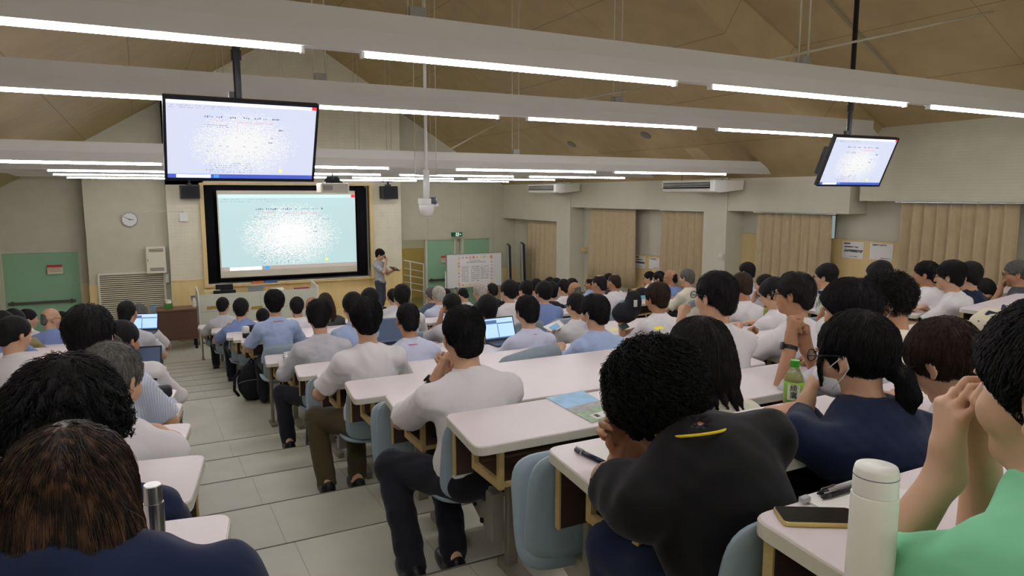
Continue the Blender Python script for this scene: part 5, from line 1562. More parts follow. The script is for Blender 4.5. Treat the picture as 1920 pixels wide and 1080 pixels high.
# ------------------------------------------------------------------ front desk, cabinet
p0 = atY(371, 560, 18.3); p1 = atY(597, 545, 18.3); ztop = atY(480, 547, 18.3)[2]
lc = empty('teaching_console', ((p0[0] + p1[0]) / 2, 18.3, 0)); tag(lc, 'long pale grey teaching console in front of the projection screen', 'console')
w2 = (p1[0] - p0[0]) / 2
M_CONS = mat('console_grey', (206, 208, 190), 0.5)
MB().box(-w2, w2, 0, 0.03, 0.05, ztop).build('front_panel', M_CONS, lc, bevel=0.004)
MB().box(-w2, w2, 0.03, 0.75, ztop - 0.20, ztop - 0.17).build('worktop', M_WHITE, lc)
for nm, xx in (('side_panel', -w2), ('side_panel', w2 - 0.03)):
    MB().poly3([(xx, -0.02, 0.0), (xx, 0.75, 0), (xx, 0.75, ztop + 0.14), (xx, 0.0, ztop + 0.05)], (0.03, 0, 0)).build(nm, M_WHITE, lc, bevel=0.004)
MB().box(-w2, w2, -0.002, 0.0, ztop - 0.42, ztop - 0.412).box(-0.003, 0.003, -0.002, 0, 0.1, ztop).build('seam', mat('seam_grey', (150, 150, 136), 0.6), lc)
M_BRASS = mat('brass_plate', (176, 150, 74), 0.45, metal=0.3)
for px in (399, 482):
    q = atY(px, 577, 18.29)
    MB().box(q[0] - p0[0] - w2 - 0.13, q[0] - p0[0] - w2 + 0.13, -0.008, 0.0, q[2] - 0.04, q[2] + 0.04).build('name_plate', M_BRASS, lc)
def on_console(px, dy=0.3): return atY(px, 545, 18.3 + dy)[0], 18.3 + dy, ztop - 0.17
def thing_box(name, x, y, z, sx, sy, sz, m, label, cat, rz=0.0, bevel=0.004, group=None):
    o = MB().box(-sx / 2, sx / 2, -sy / 2, sy / 2, 0, sz).build(name, m, bevel=bevel, loc=(x, y, z), rz=rz)
    return tag(o, label, cat, group)
x, y, z = on_console(421)
mn = empty('monitor', (x, y, z)); tag(mn, 'dark monitor standing on the teaching console', 'monitor')
MB().box(-0.2, 0.2, 0, 0.04, 0.08, 0.36).build('case', M_BLK, mn, bevel=0.008); MB().box(-0.12, 0.12, -0.05, 0.14, 0, 0.015).box(-0.03, 0.03, 0.04, 0.07, 0.0, 0.2).build('stand', M_BLK, mn)
MB().box(-0.185, 0.185, 0.04, 0.045, 0.1, 0.345).build('screen', mat('screen_off', (30, 32, 38), 0.2), mn)
thing_box('desktop_computer', *on_console(421, 0.1), 0.5, 0.1, 0.24, M_BLK, 'black computer unit under the monitor on the teaching console', 'computer')
x, y, z = on_console(480)
lp = empty('laptop', (x, y, z)); tag(lp, 'grey laptop seen from behind on the teaching console', 'laptop')
MB().box(-0.18, 0.18, 0.05, 0.3, 0, 0.018).build('base', mat('silver_case', (170, 172, 176), 0.35, metal=0.5), lp, bevel=0.004)
MB().poly3([(-0.18, 0.05, 0.018), (0.18, 0.05, 0.018), (0.18, -0.04, 0.30), (-0.18, -0.04, 0.30)], (0, 0.012, 0.003)).build('lid', mat('silver_case', (1, 1, 1)), lp)
thing_box('paper_tray', *on_console(398), 0.36, 0.25, 0.24, mat('tray_yellow', (216, 204, 150), 0.7), 'pale tray of papers on the left end of the teaching console', 'tray')
thing_box('open_book', *on_console(520), 0.3, 0.22, 0.19, mat('paper_white', (236, 236, 230), 0.8), 'white stack of papers on the teaching console right of the laptop', 'papers')
thing_box('red_book', *on_console(566), 0.36, 0.2, 0.17, mat('book_red', (150, 44, 58), 0.6), 'dark red book lying on the right end of the teaching console', 'book')
# low brown cabinet, grey rack beside it
c0 = atY(296, 612, 17.9); c1 = atY(371, 606, 17.9); zt = atY(334, 580, 17.9)[2]; zb = atY(334, 638, 17.9)[2]
M_BRN = mat('cabinet_brown', (92, 66, 52), 0.55, bump=0.03, scale=12, stretch=(1, 1, 0.1), var=0.08, vscale=5)
bc = empty('low_cabinet', ((c0[0] + c1[0]) / 2, 17.9, 0)); tag(bc, 'dark brown low cabinet table in front of the louvre grille', 'cabinet')
w2 = (c1[0] - c0[0]) / 2
MB().box(-w2, w2, 0, 0.03, zb, zt - 0.03).box(-w2, -w2 + 0.03, 0.03, 0.5, zb, zt - 0.03).box(w2 - 0.03, w2, 0.03, 0.5, zb, zt - 0.03).box(-w2, w2, 0.03, 0.5, zb, zb + 0.03).build('body', M_BRN, bc)
MB().box(-w2 - 0.03, w2 + 0.03, -0.03, 0.55, zt - 0.03, zt).build('top', mat('cabinet_top', (118, 86, 60), 0.45), bc, bevel=0.004)
for sx in (-1, 1):
    for yy in (0.04, 0.46): MB().tube([(sx * (w2 - 0.05), yy, 0), (sx * (w2 - 0.05), yy, zb)], 0.03, 10).build('leg', M_BLK, bc)
rk = empty('side_rack', (c0[0] - 0.14, 17.95, 0)); tag(rk, 'narrow grey rack against the left side of the brown cabinet', 'rack')
for z in (0.1, zt - 0.36, zt - 0.04): MB().box(-0.1, 0.09, 0, 0.4, z, z + 0.025).build('shelf', M_STEEL, rk)
for sx in (-0.1, 0.07):
    for yy in (0, 0.38): MB().box(sx, sx + 0.02, yy, yy + 0.02, 0, zt - 0.02).build('post', M_STEEL, rk)
q = atY(316, 573, 18.1)
tb = empty('tissue_box', (q[0], 18.15, zt)); tag(tb, 'green tissue box with a white tissue on the brown cabinet', 'tissue box')
MB().box(-0.09, 0.09, -0.06, 0.06, 0, 0.12).build('carton', mat('tissue_green', (70, 130, 50), 0.6), tb, bevel=0.004); MB().lathe([(0.06, 0.11), (0.07, 0.15), (0.045, 0.19), (0.07, 0.20)], (0, 0, 0), 10).build('tissue', mat('tissue_white', (240, 236, 210), 0.9), tb)
q = atY(288, 582, 18.1)
thing_box('small_carton', q[0], 18.1, zt - 0.015, 0.11, 0.1, 0.10, mat('carton_blue', (110, 150, 190), 0.6), 'small blue and white carton on the grey rack', 'carton')
q = atY(369, 572, 18.1)
sb = empty('spray_bottle', (q[0] - 0.05, 18.1, zt)); tag(sb, 'white spray bottle on the brown cabinet by the teaching console', 'bottle')
MB().lathe([(0.04, 0), (0.045, 0.02), (0.045, 0.15), (0.018, 0.2), (0.016, 0.23)], (0, 0, 0), 16).build('bottle', M_OFFW, sb, smooth=True); MB().box(-0.07, 0.03, -0.015, 0.015, 0.22, 0.27).box(-0.06, -0.04, -0.01, 0.01, 0.15, 0.23).build('trigger_head', mat('trigger_violet', (120, 110, 140), 0.5), sb)

for j in range(0, 9):
    if j not in (0, 3): empty_seat(j, 1.30, 'empty pale blue-grey chair folded up at the aisle, behind the %s front row' % ORD[8 - j], True, 0.03, True)
# ------------------------------------------------------------------ the audience
def arm(W=None, fwd=(0, 0, 1), palm=(0, -1, 0), curl=0.6, hint=None, rel='HC'):
    def f(HC, Sp, H, T, Rh):
        b = {'HC': HC, 'H': H, 'S': Sp, 'D': np.array([Sp[0], Sp[1], 0.735])}[rel]
        h = hint if hint is not None and isinstance(hint[0], str) else np.array(hint, float) if hint is not None else np.array([np.sign(Sp[0]) * 0.6, 0.3, -1.0])
        return b + np.array(W, float), np.array(fwd, float), np.array(palm, float), curl, h
    return f
tuck = lambda H: ([H + vec(-0.30, 0.30, -0.02), H + vec(-0.02, 0.40, -0.02)], [vec(H[0] - 0.30, H[1] + 0.02, 0.12), vec(H[0] - 0.10, H[1] + 0.06, 0.09)])
BY = {}
def P(key, x, y, Y, label, **kw):
    fig = person(label, px=(x, y), Y=Y, **kw)
    BY[key] = fig
    if not kw.get('stand') and key not in ('L12', 'C3'):
        root, d = fig
        b = on_fig(fig, (d['H'][0], d['H'][1] - 0.155, 0))
        sy = b.y; rows = [row_y(k) for k in range(-2, 9)] + [fro_y(j) for j in range(9)]
        back = [r for r in rows if r + hall_off(b.x) + 0.05 < b.y + 0.16]
        if back and abs(back[-1] + hall_off(b.x) + 0.07 - b.y) < 0.45: sy = back[-1] + hall_off(b.x) + 0.07
        bx_ = max(b.x, 1.27) if 0.6 < b.x < 1.6 else b.x
        lecture_seat((bx_, sy, root.location.z), root.rotation_euler[2], seat_label(label))
    return fig
def seat_label(label):
    t = label.split(',')[0].replace(' a ', ' ').replace(' the ', ' ').replace('-', ' ').split()
    return 'pale moulded chair under ' + ' '.join(t[:10])
HL, HR_ = -10, 9
# --- left block
P('L12', 120, 785, 1.36, 'woman with long streaked chestnut hair and navy jacket, bottom left corner', hair='long', hcol='chestnut', fem=True, top='navy', sleeve='long', near=2, heading=HL, pitch=0.28, arms=('lap', 'lap'), hv=0.0, collar=False, wd=1.3, lean=0.10, nz=0.135, ny=-0.03)
P('L11', 118, 653, 2.16, 'person with big tousled black hair and navy jacket at the left edge', hair='messy', hcol='black', top='navy', sleeve='long', near=2, heading=HL, pitch=0.25, arms=('lap', 'lap'), hv=0.008, wd=1.12)
P('L10', 205, 638, 3.1, 'grey-haired man in a pinkish white shirt writing left of the aisle', hair='short', hcol='grey', top='white', sleeve='long', near=1, heading=HL, pitch=0.35, roll=0.0, arms=('fold', arm((-0.09, 0.33, 0), (-0.6, 0.8, 0), (0, 0, -1), 0.5, (0.35, -0.5, -1), rel='D')), wd=1.08, aim=(6, 12))
P('L6', 166, 572, 4.0, 'tall black-haired person in a blue pinstripe shirt left of the aisle', hair='full', hcol='black', top=lines_mat('cloth_stripe', (206, 212, 226), (186, 194, 212), 0, 0.010, 0.4, bump=0.0), sleeve='short', near=1, heading=HL, lean=0.1, dx=0.08, pitch=0.05)
P('L10a', 200, 623, 4.85, 'brown-haired man in a lavender shirt behind the tall black-haired person', hair='thin', hcol='brown', top='lav', heading=HL, pitch=0.2, lean=0.12, dx=0.12)
P('L7', 228, 598, 5.75, 'black-haired man in a loose white shirt at the left aisle desk with his ear showing', hair='short', top='white', sleeve='long', heading=HL, near=0, skin=1, aim=(8, 14), dx=0.1, pitch=0.2)
P('L1', 25, 590, 6.6, 'black-haired man in a white shirt at the far left, holding a pen', hair='short', top='white', sleeve='long', heading=HL, aim=(8, 14), pitch=0.2, arms=('fold', arm((0.16, 0.36, -0.30), (-0.5, 0.6, 0.5), (-0.8, 0, -0.5), 0.9)))
P('L8', 237, 562, 8.6, 'man in pale grey with a lit laptop beside the brown cabinet', hair='crew', top='palegrey', heading=HL, lanyard='black')
P('L9', 261, 568, 11.0, 'grey-haired man in front of the louvre grille, just past the man with the lit laptop', hair='short', hcol='grey', top='white', heading=HL, skin=1)
P('L2a', 6, 583, 9.6, 'dark-haired person cut by the left edge of the photo, in a blue shirt', hair='full', top='blue', heading=HL)
P('L2b', 27, 579, 10.4, 'dark-haired person in a khaki top in the second group at the left edge', hair='full', top='khaki', heading=HL)
P('L3', 51, 578, 12.0, 'dark-haired man in a white shirt turned right, left of the bald man', hair='short', top='white', heading=HL, aim=(9, 14))
P('L4', 95, 578, 11.2, 'bald man in a light blue shirt in front of the left green door', hair='bald', hcol='grey', top='blue', heading=HL, glasses=True, aim=(8, 15))
P('L5', 116, 584, 14.4, 'black-haired person half hidden right of the bald man in blue', hair='full', top='darkgrey', heading=HL)
# --- right of the aisle, near
WATCH = {}
P('C1', 1236, 622, 1.46, 'curly-haired person in a black T-shirt leaning on both hands', hair='curly', hcol='black', top='black', sleeve='short', near=2, pitch=0.62, roll=-0.12, lean=0.22, nz=0.10, ny=-0.01, hv=0.012, skin=1, wd=1.22, legs='navy', lanyard='yellow', collar=False, dx=0.10,
  arms=(arm((-0.09, 0.06, -0.20), (0.25, 0.1, 1), (0.9, -0.4, 0.2), 0.55, ('PX', 1142, 900, 2.784 + 0.05)), arm((0.05, 0.13, -0.17), (-0.7, 0.2, 0.6), (-0.3, -1, 0.2), 0.7, (0.6, 0.3, -1))))
P('C2', 1606, 576, 1.5, 'woman in a navy jacket with glasses, cheek on her hand, beside the tea bottle', hair='pony', hcol='black', fem=True, top='navy', sleeve='long', near=2, pitch=0.15, glasses=True, mask=True, eyes=True, wd=1.15, arms=(arm((-0.085, 0.10, -0.19), (0.25, -0.1, 1), (0.8, -0.6, 0), 0.6, ('PX', 1492, 818, 2.784 + 0.055)), 'fold'), hv=0.002, lean=0.2, aim=(2.6, 21), look=12)
P('C3', 2008, 545, 0.56, 'man in a bright green T-shirt with hands clasped before his mouth, right edge', hair='short', hcol='black', top='green', sleeve='short', near=3, pitch=0.05, eyes=True, lean=0.20, wd=1.05, collar=False, skin=0, legs='jean', aim=(1.3, 21), hv=0.008, nz=0.05, ny=0.02,
  arms=(arm((0.0, 0.150, -0.165), (-0.05, 0.0, 1), (0.85, -0.5, 0.0), [1.15, 0.75, 0.7, 0.95], ('E', (-0.12, 0.185, -0.345))), arm((0.098, 0.150, -0.170), (-0.15, 0.05, 1), (-0.85, -0.45, 0.1), 0.8, ('E', (0.14, 0.16, -0.36)))))
P('C4', 1312, 589, 2.2, 'woman with a dark chin-length bob and cream checked top behind the curly-haired person', hair='bob', hcol='soft', fem=True, top='cream', near=2, pitch=0.25, hv=0.018, collar=False, aim=(2.2, 21), arms=('fold', 'fold'))
P('C7', 1592, 519, 2.18, 'masked black-haired man raising a fist with a square smartwatch', hair='short', hcol='black', top='palegrey', near=2, mask=True, eyes=True, pitch=0.08, arms=(arm((-0.075, 0.22, -0.165), (0.05, 0.1, 1), (0.9, -0.5, 0), 1.45, (-0.35, 0.15, -1)), arm((0.0, 0.20, -0.19), (-0.3, 0.1, 1), (-0.9, -0.3, 0), 1.4, (0.4, 0.2, -1))), skin=1, look=36, hv=0.008)
P('C8', 1664, 503, 2.26, 'masked man with frizzy dark hair in a cream vest and blue lanyard', hair='curly', hcol='soft', top='ivory', near=1, mask=True, pitch=0.25, lanyard='blue', skin=1, aim=(3.2, 21), hv=-0.004, look=34)
P('C9', 1776, 590, 1.44, 'woman with dark hair tied back looking down, behind the clasped hands', hair='bun', hcol='brown', fem=True, top='white', near=2, pitch=0.55, eyes=True, glasses=True, arms=('fold', 'fold'), hv=0.006, aim=(2.0, 21), collar=False)
P('C32', 868, 570, 3.06, 'short-haired man in a white shirt, chin on his hands, black watch on his left wrist', hair='crew', top='white', sleeve='short', near=2, skin=0, wd=1.12, arms=(arm((-0.10, 0.07, -0.20), (0.35, -0.1, 0.9), (0.8, -0.6, 0.2), 0.9, (-0.8, 0.2, -1)), arm((0.02, 0.13, -0.20), (-0.6, 0, 0.8), (-0.2, -1, 0), 0.9)), custom={'legs': tuck}, lean=0.18, pitch=0.12, hv=0.004)
P('C5', 1342, 506, 3.06, 'tall short-haired man with glasses in a white shirt, right of the bob-haired woman', hair='short', top='white', near=1, glasses=True, pitch=0.02, arms=(arm((-0.05, 0.20, -0.19), (0.1, 0.1, 1), (0.9, -0.3, 0), 1.4, (-0.3, 0.1, -1)), 'fold'), lean=0.16, aim=(2.6, 21), look=8)
P('C6', 1490, 508, 3.25, 'greying man with glasses in a white short-sleeved shirt, elbow on the desk', hair='short', hcol='soft', top='white', near=1, glasses=True, arms=(arm((-0.02, 0.30, -0.36), (0.3, 0.5, 0.6), (0.8, -0.4, 0), 1.0, (-1, -0.1, -0.4)), 'fold'), skin=1, pitch=0.05, aim=(2.4, 21), look=24)
P('C36', 685, 555, 4.76, 'young man in a white crew-neck T-shirt and olive trousers beside the aisle', hair='short', top='white', sleeve='short', near=2, collar=False, legs='olive', custom={'legs': tuck}, skin=0, pitch=0.1, hv=0.006, wd=1.05)
P('C37', 597, 562, 6.46, 'man in a grey long-sleeved shirt beside the pencil case', hair='full', hcol='black', top='palegrey', sleeve='long', near=1, pitch=0.2, legs='trouser', custom={'legs': tuck}, wd=1.05)
P('C35', 764, 567, 5.62, 'close-cropped man in pale lavender with a red lanyard, left of the black watch', hair='crew', top='lav', near=1, lanyard='red', skin=1, pitch=0.2)
P('C29', 1114, 549, 4.76, 'masked man in a light blue shirt with a grey jacket on the seat beside him', hair='short', top='sky', near=1, mask=True, aim=(2.6, 21), hv=0.004, look=16)
P('C31', 988, 552, 5.56, 'black-haired man in a lavender shirt typing on the open laptop', hair='short', top='lav', sleeve='short', near=1, lanyard='red', arms=(arm((-0.22, 0.34, -0.44), (0.1, 1, -0.1), (0, 0, -1), 0.4), 'desk'))
P('C30', 1080, 547, 6.5, 'man in white with a thin red lanyard, left of the masked light-blue shirt', hair='short', top='white', lanyard='red', aim=(3, 21), near=0, pitch=0.15)
P('C33', 912, 553, 6.5, 'black-haired person in grey just beyond the open laptop', hair='full', top='grey', near=0, pitch=0.15)
P('C34', 846, 548, 7.35, 'dark-haired man in a grey shirt resting his cheek on his hand', hair='short', top='palegrey', arms=('cheek', 'fold'), aim=(1.2, 18), skin=1)
P('C45', 660, 548, 7.35, 'black-haired person in a slate blue shirt behind the white T-shirt', hair='full', top='sky', aim=(2.2, 20))
P('C22', 1231, 530, 5.62, 'brown-haired man in a white shirt holding up a small dark bottle', hair='full', hcol='brown', top='white', near=1, skin=1, arms=(arm((-0.20, 0.26, -0.27), (0.1, 0.2, 1), (0.9, -0.3, 0), 1.1, (-0.5, 0, -1)), 'fold'), aim=(2.6, 21))
P('C20', 1448, 521, 4.8, 'dark-haired person with glasses leaning behind the greying man in white', hair='full', top='white', glasses=True, pitch=0.25, look=22)
P('C21', 1480, 508, 5.7, 'black-haired woman mostly hidden behind the greying man with glasses', hair='bob', fem=True, top='ivory', aim=(3, 21))
P('C18', 1389, 512, 5.62, 'dark-haired man in a white shirt bending right of the tall man with glasses', hair='full', hcol='brown', top='white', pitch=0.3, skin=1, look=8)
P('C19', 1434, 513, 6.7, 'short-haired young man in a grey T-shirt with a hand to his chin', hair='short', top='grey', arms=('chin', 'fold'), collar=False, look=30)
P('C17', 1400, 490, 7.6, 'man in a pale blue polo with a blue lanyard sitting tall by the curtain', hair='short', top='lav', lanyard='blue', aim=(2, 19), look=18)
P('C16', 1548, 494, 5.7, 'black-haired man with glasses in white beside the bright window sliver', hair='full', top='white', glasses=True, aim=(2.5, 19), look=26)
P('C15', 1647, 489, 4.8, 'black-haired person half hidden under the posted sheets', hair='full', top='white')
P('C13', 1737, 488, 4.78, 'man in a pale polo holding a microphone to his mouth by the large curtain', hair='short', top='white', near=1, lanyard='blue', arms=(arm((-0.02, 0.14, -0.21), (0.2, 0, 1), (0.3, -1, 0), 1.0), 'fold'), skin=1, aim=(3, 17), eyes=True, look=26)
P('C10', 1781, 489, 4.22, 'man with glasses in a white T-shirt leaning forward by the large curtain', hair='full', top='white', near=1, glasses=True, collar=False, lean=0.22, arms=(arm((-0.24, 0.34, -0.42), (-0.2, 0.9, 0), (0, 0, -1), 0.5), 'fold'), heading=HR_, aim=(3, 19), look=14)
P('C11', 1815, 491, 4.42, 'black-haired man in a dark navy T-shirt behind the white T-shirt and glasses', hair='full', top='navy', near=0, collar=False, heading=HR_, aim=(4, 19))
P('C12', 1848, 524, 4.6, 'person in black slumped forward on the desk by the large curtain', hair='full', top='black', near=0, pitch=0.7, lean=0.34, heading=HR_, sleeve='long')
P('C14', 1908, 487, 4.3, 'older man with glasses at the right edge, hand on his mouth', hair='short', hcol='grey', top='darkgrey', near=1, glasses=True, skin=1, arms=('chin', 'fold'), heading=HR_, aim=(4.5, 21), eyes=True, look=24)
# --- the front rows and the window side
P('C38', 514, 543, 8.4, 'black-haired man in a pale blue shirt on the seat over the black backpack', hair='full', top='sky', near=1, lanyard='red', legs='trouser')
P('C39', 451, 557, 10.95, 'man in a mid blue shirt at the aisle, left of the pale blue shirt', hair='short', top='blue', near=0, sz=1.12)
P('C40', 417, 556, 13.5, 'man in a pale grey shirt directly before the left end of the teaching console', hair='short', top='palegrey', sz=1.08)
P('C41', 556, 555, 10.2, 'man in a cream grey shirt right of the pale blue shirt', hair='short', top='white')
P('C42', 584, 556, 11.2, 'balding man half hidden between two dark heads before the console', hair='bald', hcol='black', top='white', skin=1)
P('C43', 492, 577, 11.4, 'person in grey mostly hidden behind the pale blue shirt', hair='short', top='grey', pitch=0.5)
P('C44', 609, 547, 10.2, 'woman with long brown hair in a dark grey top near the console', hair='long', hcol='brown', fem=True, top='darkgrey')
P('C46', 692, 540, 8.45, 'black-haired person just below the standing speaker', hair='full', top='white')
P('C47', 752, 533, 8.4, 'man in a white shirt with a red lanyard right of the standing speaker', hair='full', top='white', lanyard='red', near=0, wd=1.1)
P('C48', 736, 540, 12.0, 'black-haired person in white between the speaker and the lanyard wearer', hair='short', top='white')
P('C49', 808, 537, 12.2, 'grey-haired man in a blue grey shirt left of the white-haired man', hair='short', hcol='grey', top='slate')
P('C50', 822, 535, 10.2, 'white-haired man in a pale shirt with a red lanyard', hair='short', hcol='white', top='lav', lanyard='red')
P('C51', 835, 540, 14.9, 'black-haired person peeking out right of the white-haired man', hair='short', top='darkgrey')
P('C52', 868, 539, 12.2, 'man in a white shirt with his head bowed under the whiteboard', hair='crew', top='white', pitch=0.5, lanyard='red')
P('C53', 900, 527, 9.35, 'white-haired man in a dark suit in front of the whiteboard', hair='short', hcol='white', top='suit', sleeve='long')
P('C54', 922, 530, 12.0, 'man in brown-black right of the white-haired man in the suit', hair='short', hcol='soft', top='suit', skin=1)
P('C55', 953, 525, 8.45, 'black-haired man in a white shirt right of the whiteboard poster', hair='full', top='white', aim=(2.6, 20))
P('C56', 969, 530, 11.2, 'black-haired person in white squeezed right of the man by the poster', hair='full', top='white')
P('C57', 985, 526, 10.2, 'black-haired man in white with a hand at his chin', hair='full', top='white', arms=('chin', 'fold'))
P('C58', 1003, 523, 11.2, 'black-haired person in pale blue farther right in the front rows', hair='full', top='sky')
P('C59', 1018, 527, 8.45, 'man in a blue shirt with bushy black hair on a grey seat', hair='full', top='blue', hv=0.006, wd=1.12)
P('C60', 1031, 528, 9.4, 'man in a dark suit right beside the bushy-haired man in blue', hair='full', top='suit', sleeve='long')
P('C61', 1042, 520, 12.1, 'dark head in the front rows, just left of the white polo', hair='short', top='grey')
P('C62', 1056, 522, 10.2, 'black-haired man in a white polo left of the shaven-headed man', hair='short', top='white')
P('C63', 1077, 529, 9.35, 'shaven-headed tanned man in a steel blue shirt', hair='bald', hcol='grey', top='steel', skin=1)
P('C64', 1029, 520, 14.6, 'small dark head far off beneath the corner curtain', hair='full', top='white')
P('C65', 1070, 522, 11.2, 'black-haired person right of the white polo, under the far pillar', hair='full', top='darkgrey')
P('C28a', 1106, 521, 12.9, 'balding man in pale blue by the far windows, looking left', hair='thin', top='sky', heading=HR_, skin=1, aim=(2, 19))
P('C27', 1123, 515, 8.55, 'man with thinning black hair in a white shirt by the middle curtain', hair='thin', top='white', aim=(2.6, 19), skin=1)
P('C28b', 1139, 513, 12.6, 'black-haired person behind the two men in white by the middle curtain', hair='full', top='darkgrey', heading=HR_)
P('C26', 1151, 513, 9.2, 'broad balding man in a white shirt by the middle curtain', hair='thin', hcol='brown', top='white', wd=1.18, skin=1, heading=HR_, arms=('fold', 'fold'), look=6)
P('C25b', 1217, 508, 12.1, 'man with glasses and a hand at his chin under the posted sheets', hair='short', top='white', glasses=True, arms=('chin', 'fold'), heading=HR_, aim=(2, 18))
P('C25', 1235, 507, 10.7, 'black-haired masked person in black right of the man with his hand at his chin', hair='bun', fem=True, top='black', mask=True, heading=HR_, aim=(2, 18))
P('C24', 1257, 506, 9.4, 'bald man with glasses in a light blue shirt by the right middle curtain', hair='bald', hcol='black', top='blue', glasses=True, heading=HR_, skin=1, aim=(2.6, 19))
P('C23', 1288, 503, 8.55, 'grey-haired man in an untucked cream shirt before the right middle curtain', hair='short', hcol='grey', top='ivory', heading=HR_, wd=1.1)
# --- the speaker
SPK = person('standing speaker in a grey polo with a microphone and tablet beside the screen', px=(713, 467), Y=19.1, heading=-138, look=14, pitch=0.28, hair='full', top='grey', legs='jean', stand=True, floor=0.36, near=1, eyes=True, glasses=True, lanyard='blue', aim=(9, 10),
             arms=(arm((-0.10, 0.30, -0.40), (0.45, 0.8, 0.25), (0.3, -0.2, 1), 0.5, (-0.4, -0.6, -1)), arm((0.02, 0.155, -0.20), (-0.35, 0.1, 0.9), (-0.4, -0.9, 0), 1.0, (0.5, 0.1, -1))))
BY['SPK'] = SPK
# ------------------------------------------------------------------ held and worn things
def zt(k): return tier_z(row_y(k)) + DT
def zf(j): return tier_z(fro_y(j)) + DT
def held(key, i, along=0.085, off=0.03):
    d = BY[key][1]; f_, p_, c_ = d['Hd'][i]
    f_ = unit(f_); p_ = unit(p_ - f_ * (p_ @ f_))
    return on_fig(BY[key], d['Wr'][i] + f_ * along + p_ * off), f_, p_
def worn_watch(key, i, m_case, m_strap, square, label):
    root, d = BY[key]; S = d['S']
    W = d['Wr'][i]; E = d['El'][i]; u = unit(W - E); c = W - u * 0.025
    f_, p_, _ = d['Hd'][i]; n = -unit(p_ - u * (p_ @ u)); s_ = np.cross(u, n)
    b = MB(); r = 0.031
    for k in range(20):
        a0, a1 = 2 * PI * k / 20, 2 * PI * (k + 1) / 20
        pts = [c + (n * math.cos(a) + s_ * math.sin(a)) * rr + u * uu for a, rr, uu in ((a0, r, -0.009), (a0, r + 0.003, -0.009), (a1, r + 0.003, -0.009), (a1, r, -0.009))]
        b.poly3([tuple(p * S) for p in pts], tuple(u * 0.018 * S))
    w_ = b.build('watch_strap', m_strap, root)
    b = MB(); h = 0.017
    q = [c + n * 0.033 + u * x + s_ * y for x, y in rrect(-h, h, -h * 0.85, h * 0.85, 0.005 if square else 0.0135)]
    b.poly3([tuple(p * S) for p in q], tuple(n * 0.009 * S)).build('watch_case', m_case, w_)
worn_watch('C7', 0, M_BLK, M_BLK, True, '')
worn_watch('C32', 0, M_BLK, M_BLK, True, '')
M_STL = mat('watch_steel', (180, 182, 186), 0.25, metal=1.0)
worn_watch('C1', 0, M_STL, M_STL, False, '')
# ring on the left hand of the man in green
root, d = BY['C3']; f_, p_, c_ = d['Hd'][0]; f_ = unit(f_); p_ = unit(p_ - f_ * (p_ @ f_)); xx = np.cross(f_, p_)
# speaker's microphone and tablet, microphone of the man by the curtain
M_GRIP = mat('microphone_black', (26, 26, 28), 0.5)
def microphone(key, i, label, up):
    p, f_, p_ = held(key, i, 0.085, 0.030)
    o = empty('microphone', tuple(p)); tag(o, label, 'microphone')
    u = Vector(up).normalized()
    MB().tube([tuple(-u * 0.13), tuple(u * 0.05)], 0.014, 12).build('grip', M_GRIP, o, smooth=True)
    MB().tube([tuple(u * 0.05), tuple(u * 0.065), tuple(u * 0.085), tuple(u * 0.10)], [0.016, 0.024, 0.024, 0.012], 12).build('mesh_head', mat('microphone_mesh', (70, 70, 74), 0.4, metal=0.6, bump=0.5, scale=600), o, smooth=True)
microphone('SPK', 1, 'black microphone held to the mouth of the standing speaker', (-0.1, 0.25, 1))
microphone('C13', 0, 'black microphone held by the man in the pale polo', (0.1, -0.2, 1))
p, f_, p_ = held('SPK', 0, 0.10, 0.03)
tb = empty('tablet', tuple(p)); tb.rotation_euler = (R(28), R(8), R(35)); tag(tb, 'dark tablet held flat by the standing speaker', 'tablet')
MB().prism(rrect(-0.14, 0.14, -0.1, 0.1, 0.015), 0, 0.012).build('case', mat('tablet_brown', (52, 40, 36), 0.6), tb); MB().box(-0.125, 0.125, -0.085, 0.085, 0.0125, 0.014).build('screen', mat('screen_off', (1, 1, 1)), tb)
root, d = SPK
bp = d['Q'](0.45, (0.0, 0.150, 0.0)) * d['S']
MB().box(-0.032, 0.032, -0.003, 0.003, -0.045, 0.045).build('name_badge', M_BADGE, root, loc=tuple(bp))
p, f_, p_ = held('C22', 0, 0.08, 0.03)
b = empty('small_bottle', (p.x, p.y, p.z - 0.07)); tag(b, 'small dark bottle held up by the brown-haired man in white', 'bottle')
MB().lathe([(0.022, 0), (0.025, 0.01), (0.025, 0.10), (0.012, 0.13)], (0, 0, 0), 16).build('bottle', mat('bottle_dark', (40, 40, 44), 0.25), b, smooth=True); MB().lathe([(0.015, 0.13), (0.015, 0.16)], (0, 0, 0), 14).build('cap', M_BLK, b)
# ------------------------------------------------------------------ things on the desks
M_PAPER = mat('paper_white', (1, 1, 1))
def flat(name, q, z, th, m, label, cat, group=None):
    """thin sheet or booklet from four photo pixels on a level surface"""
    pts = [atZ(x, y, z) for x, y in q]
    c = sum(pts) / 4
    o = MB().prism([(p[0] - c[0], p[1] - c[1]) for p in pts], 0, th).build(name, m, loc=(c[0], c[1], z + 0.0005))
    if label: tag(o, label, cat, group)
    return o
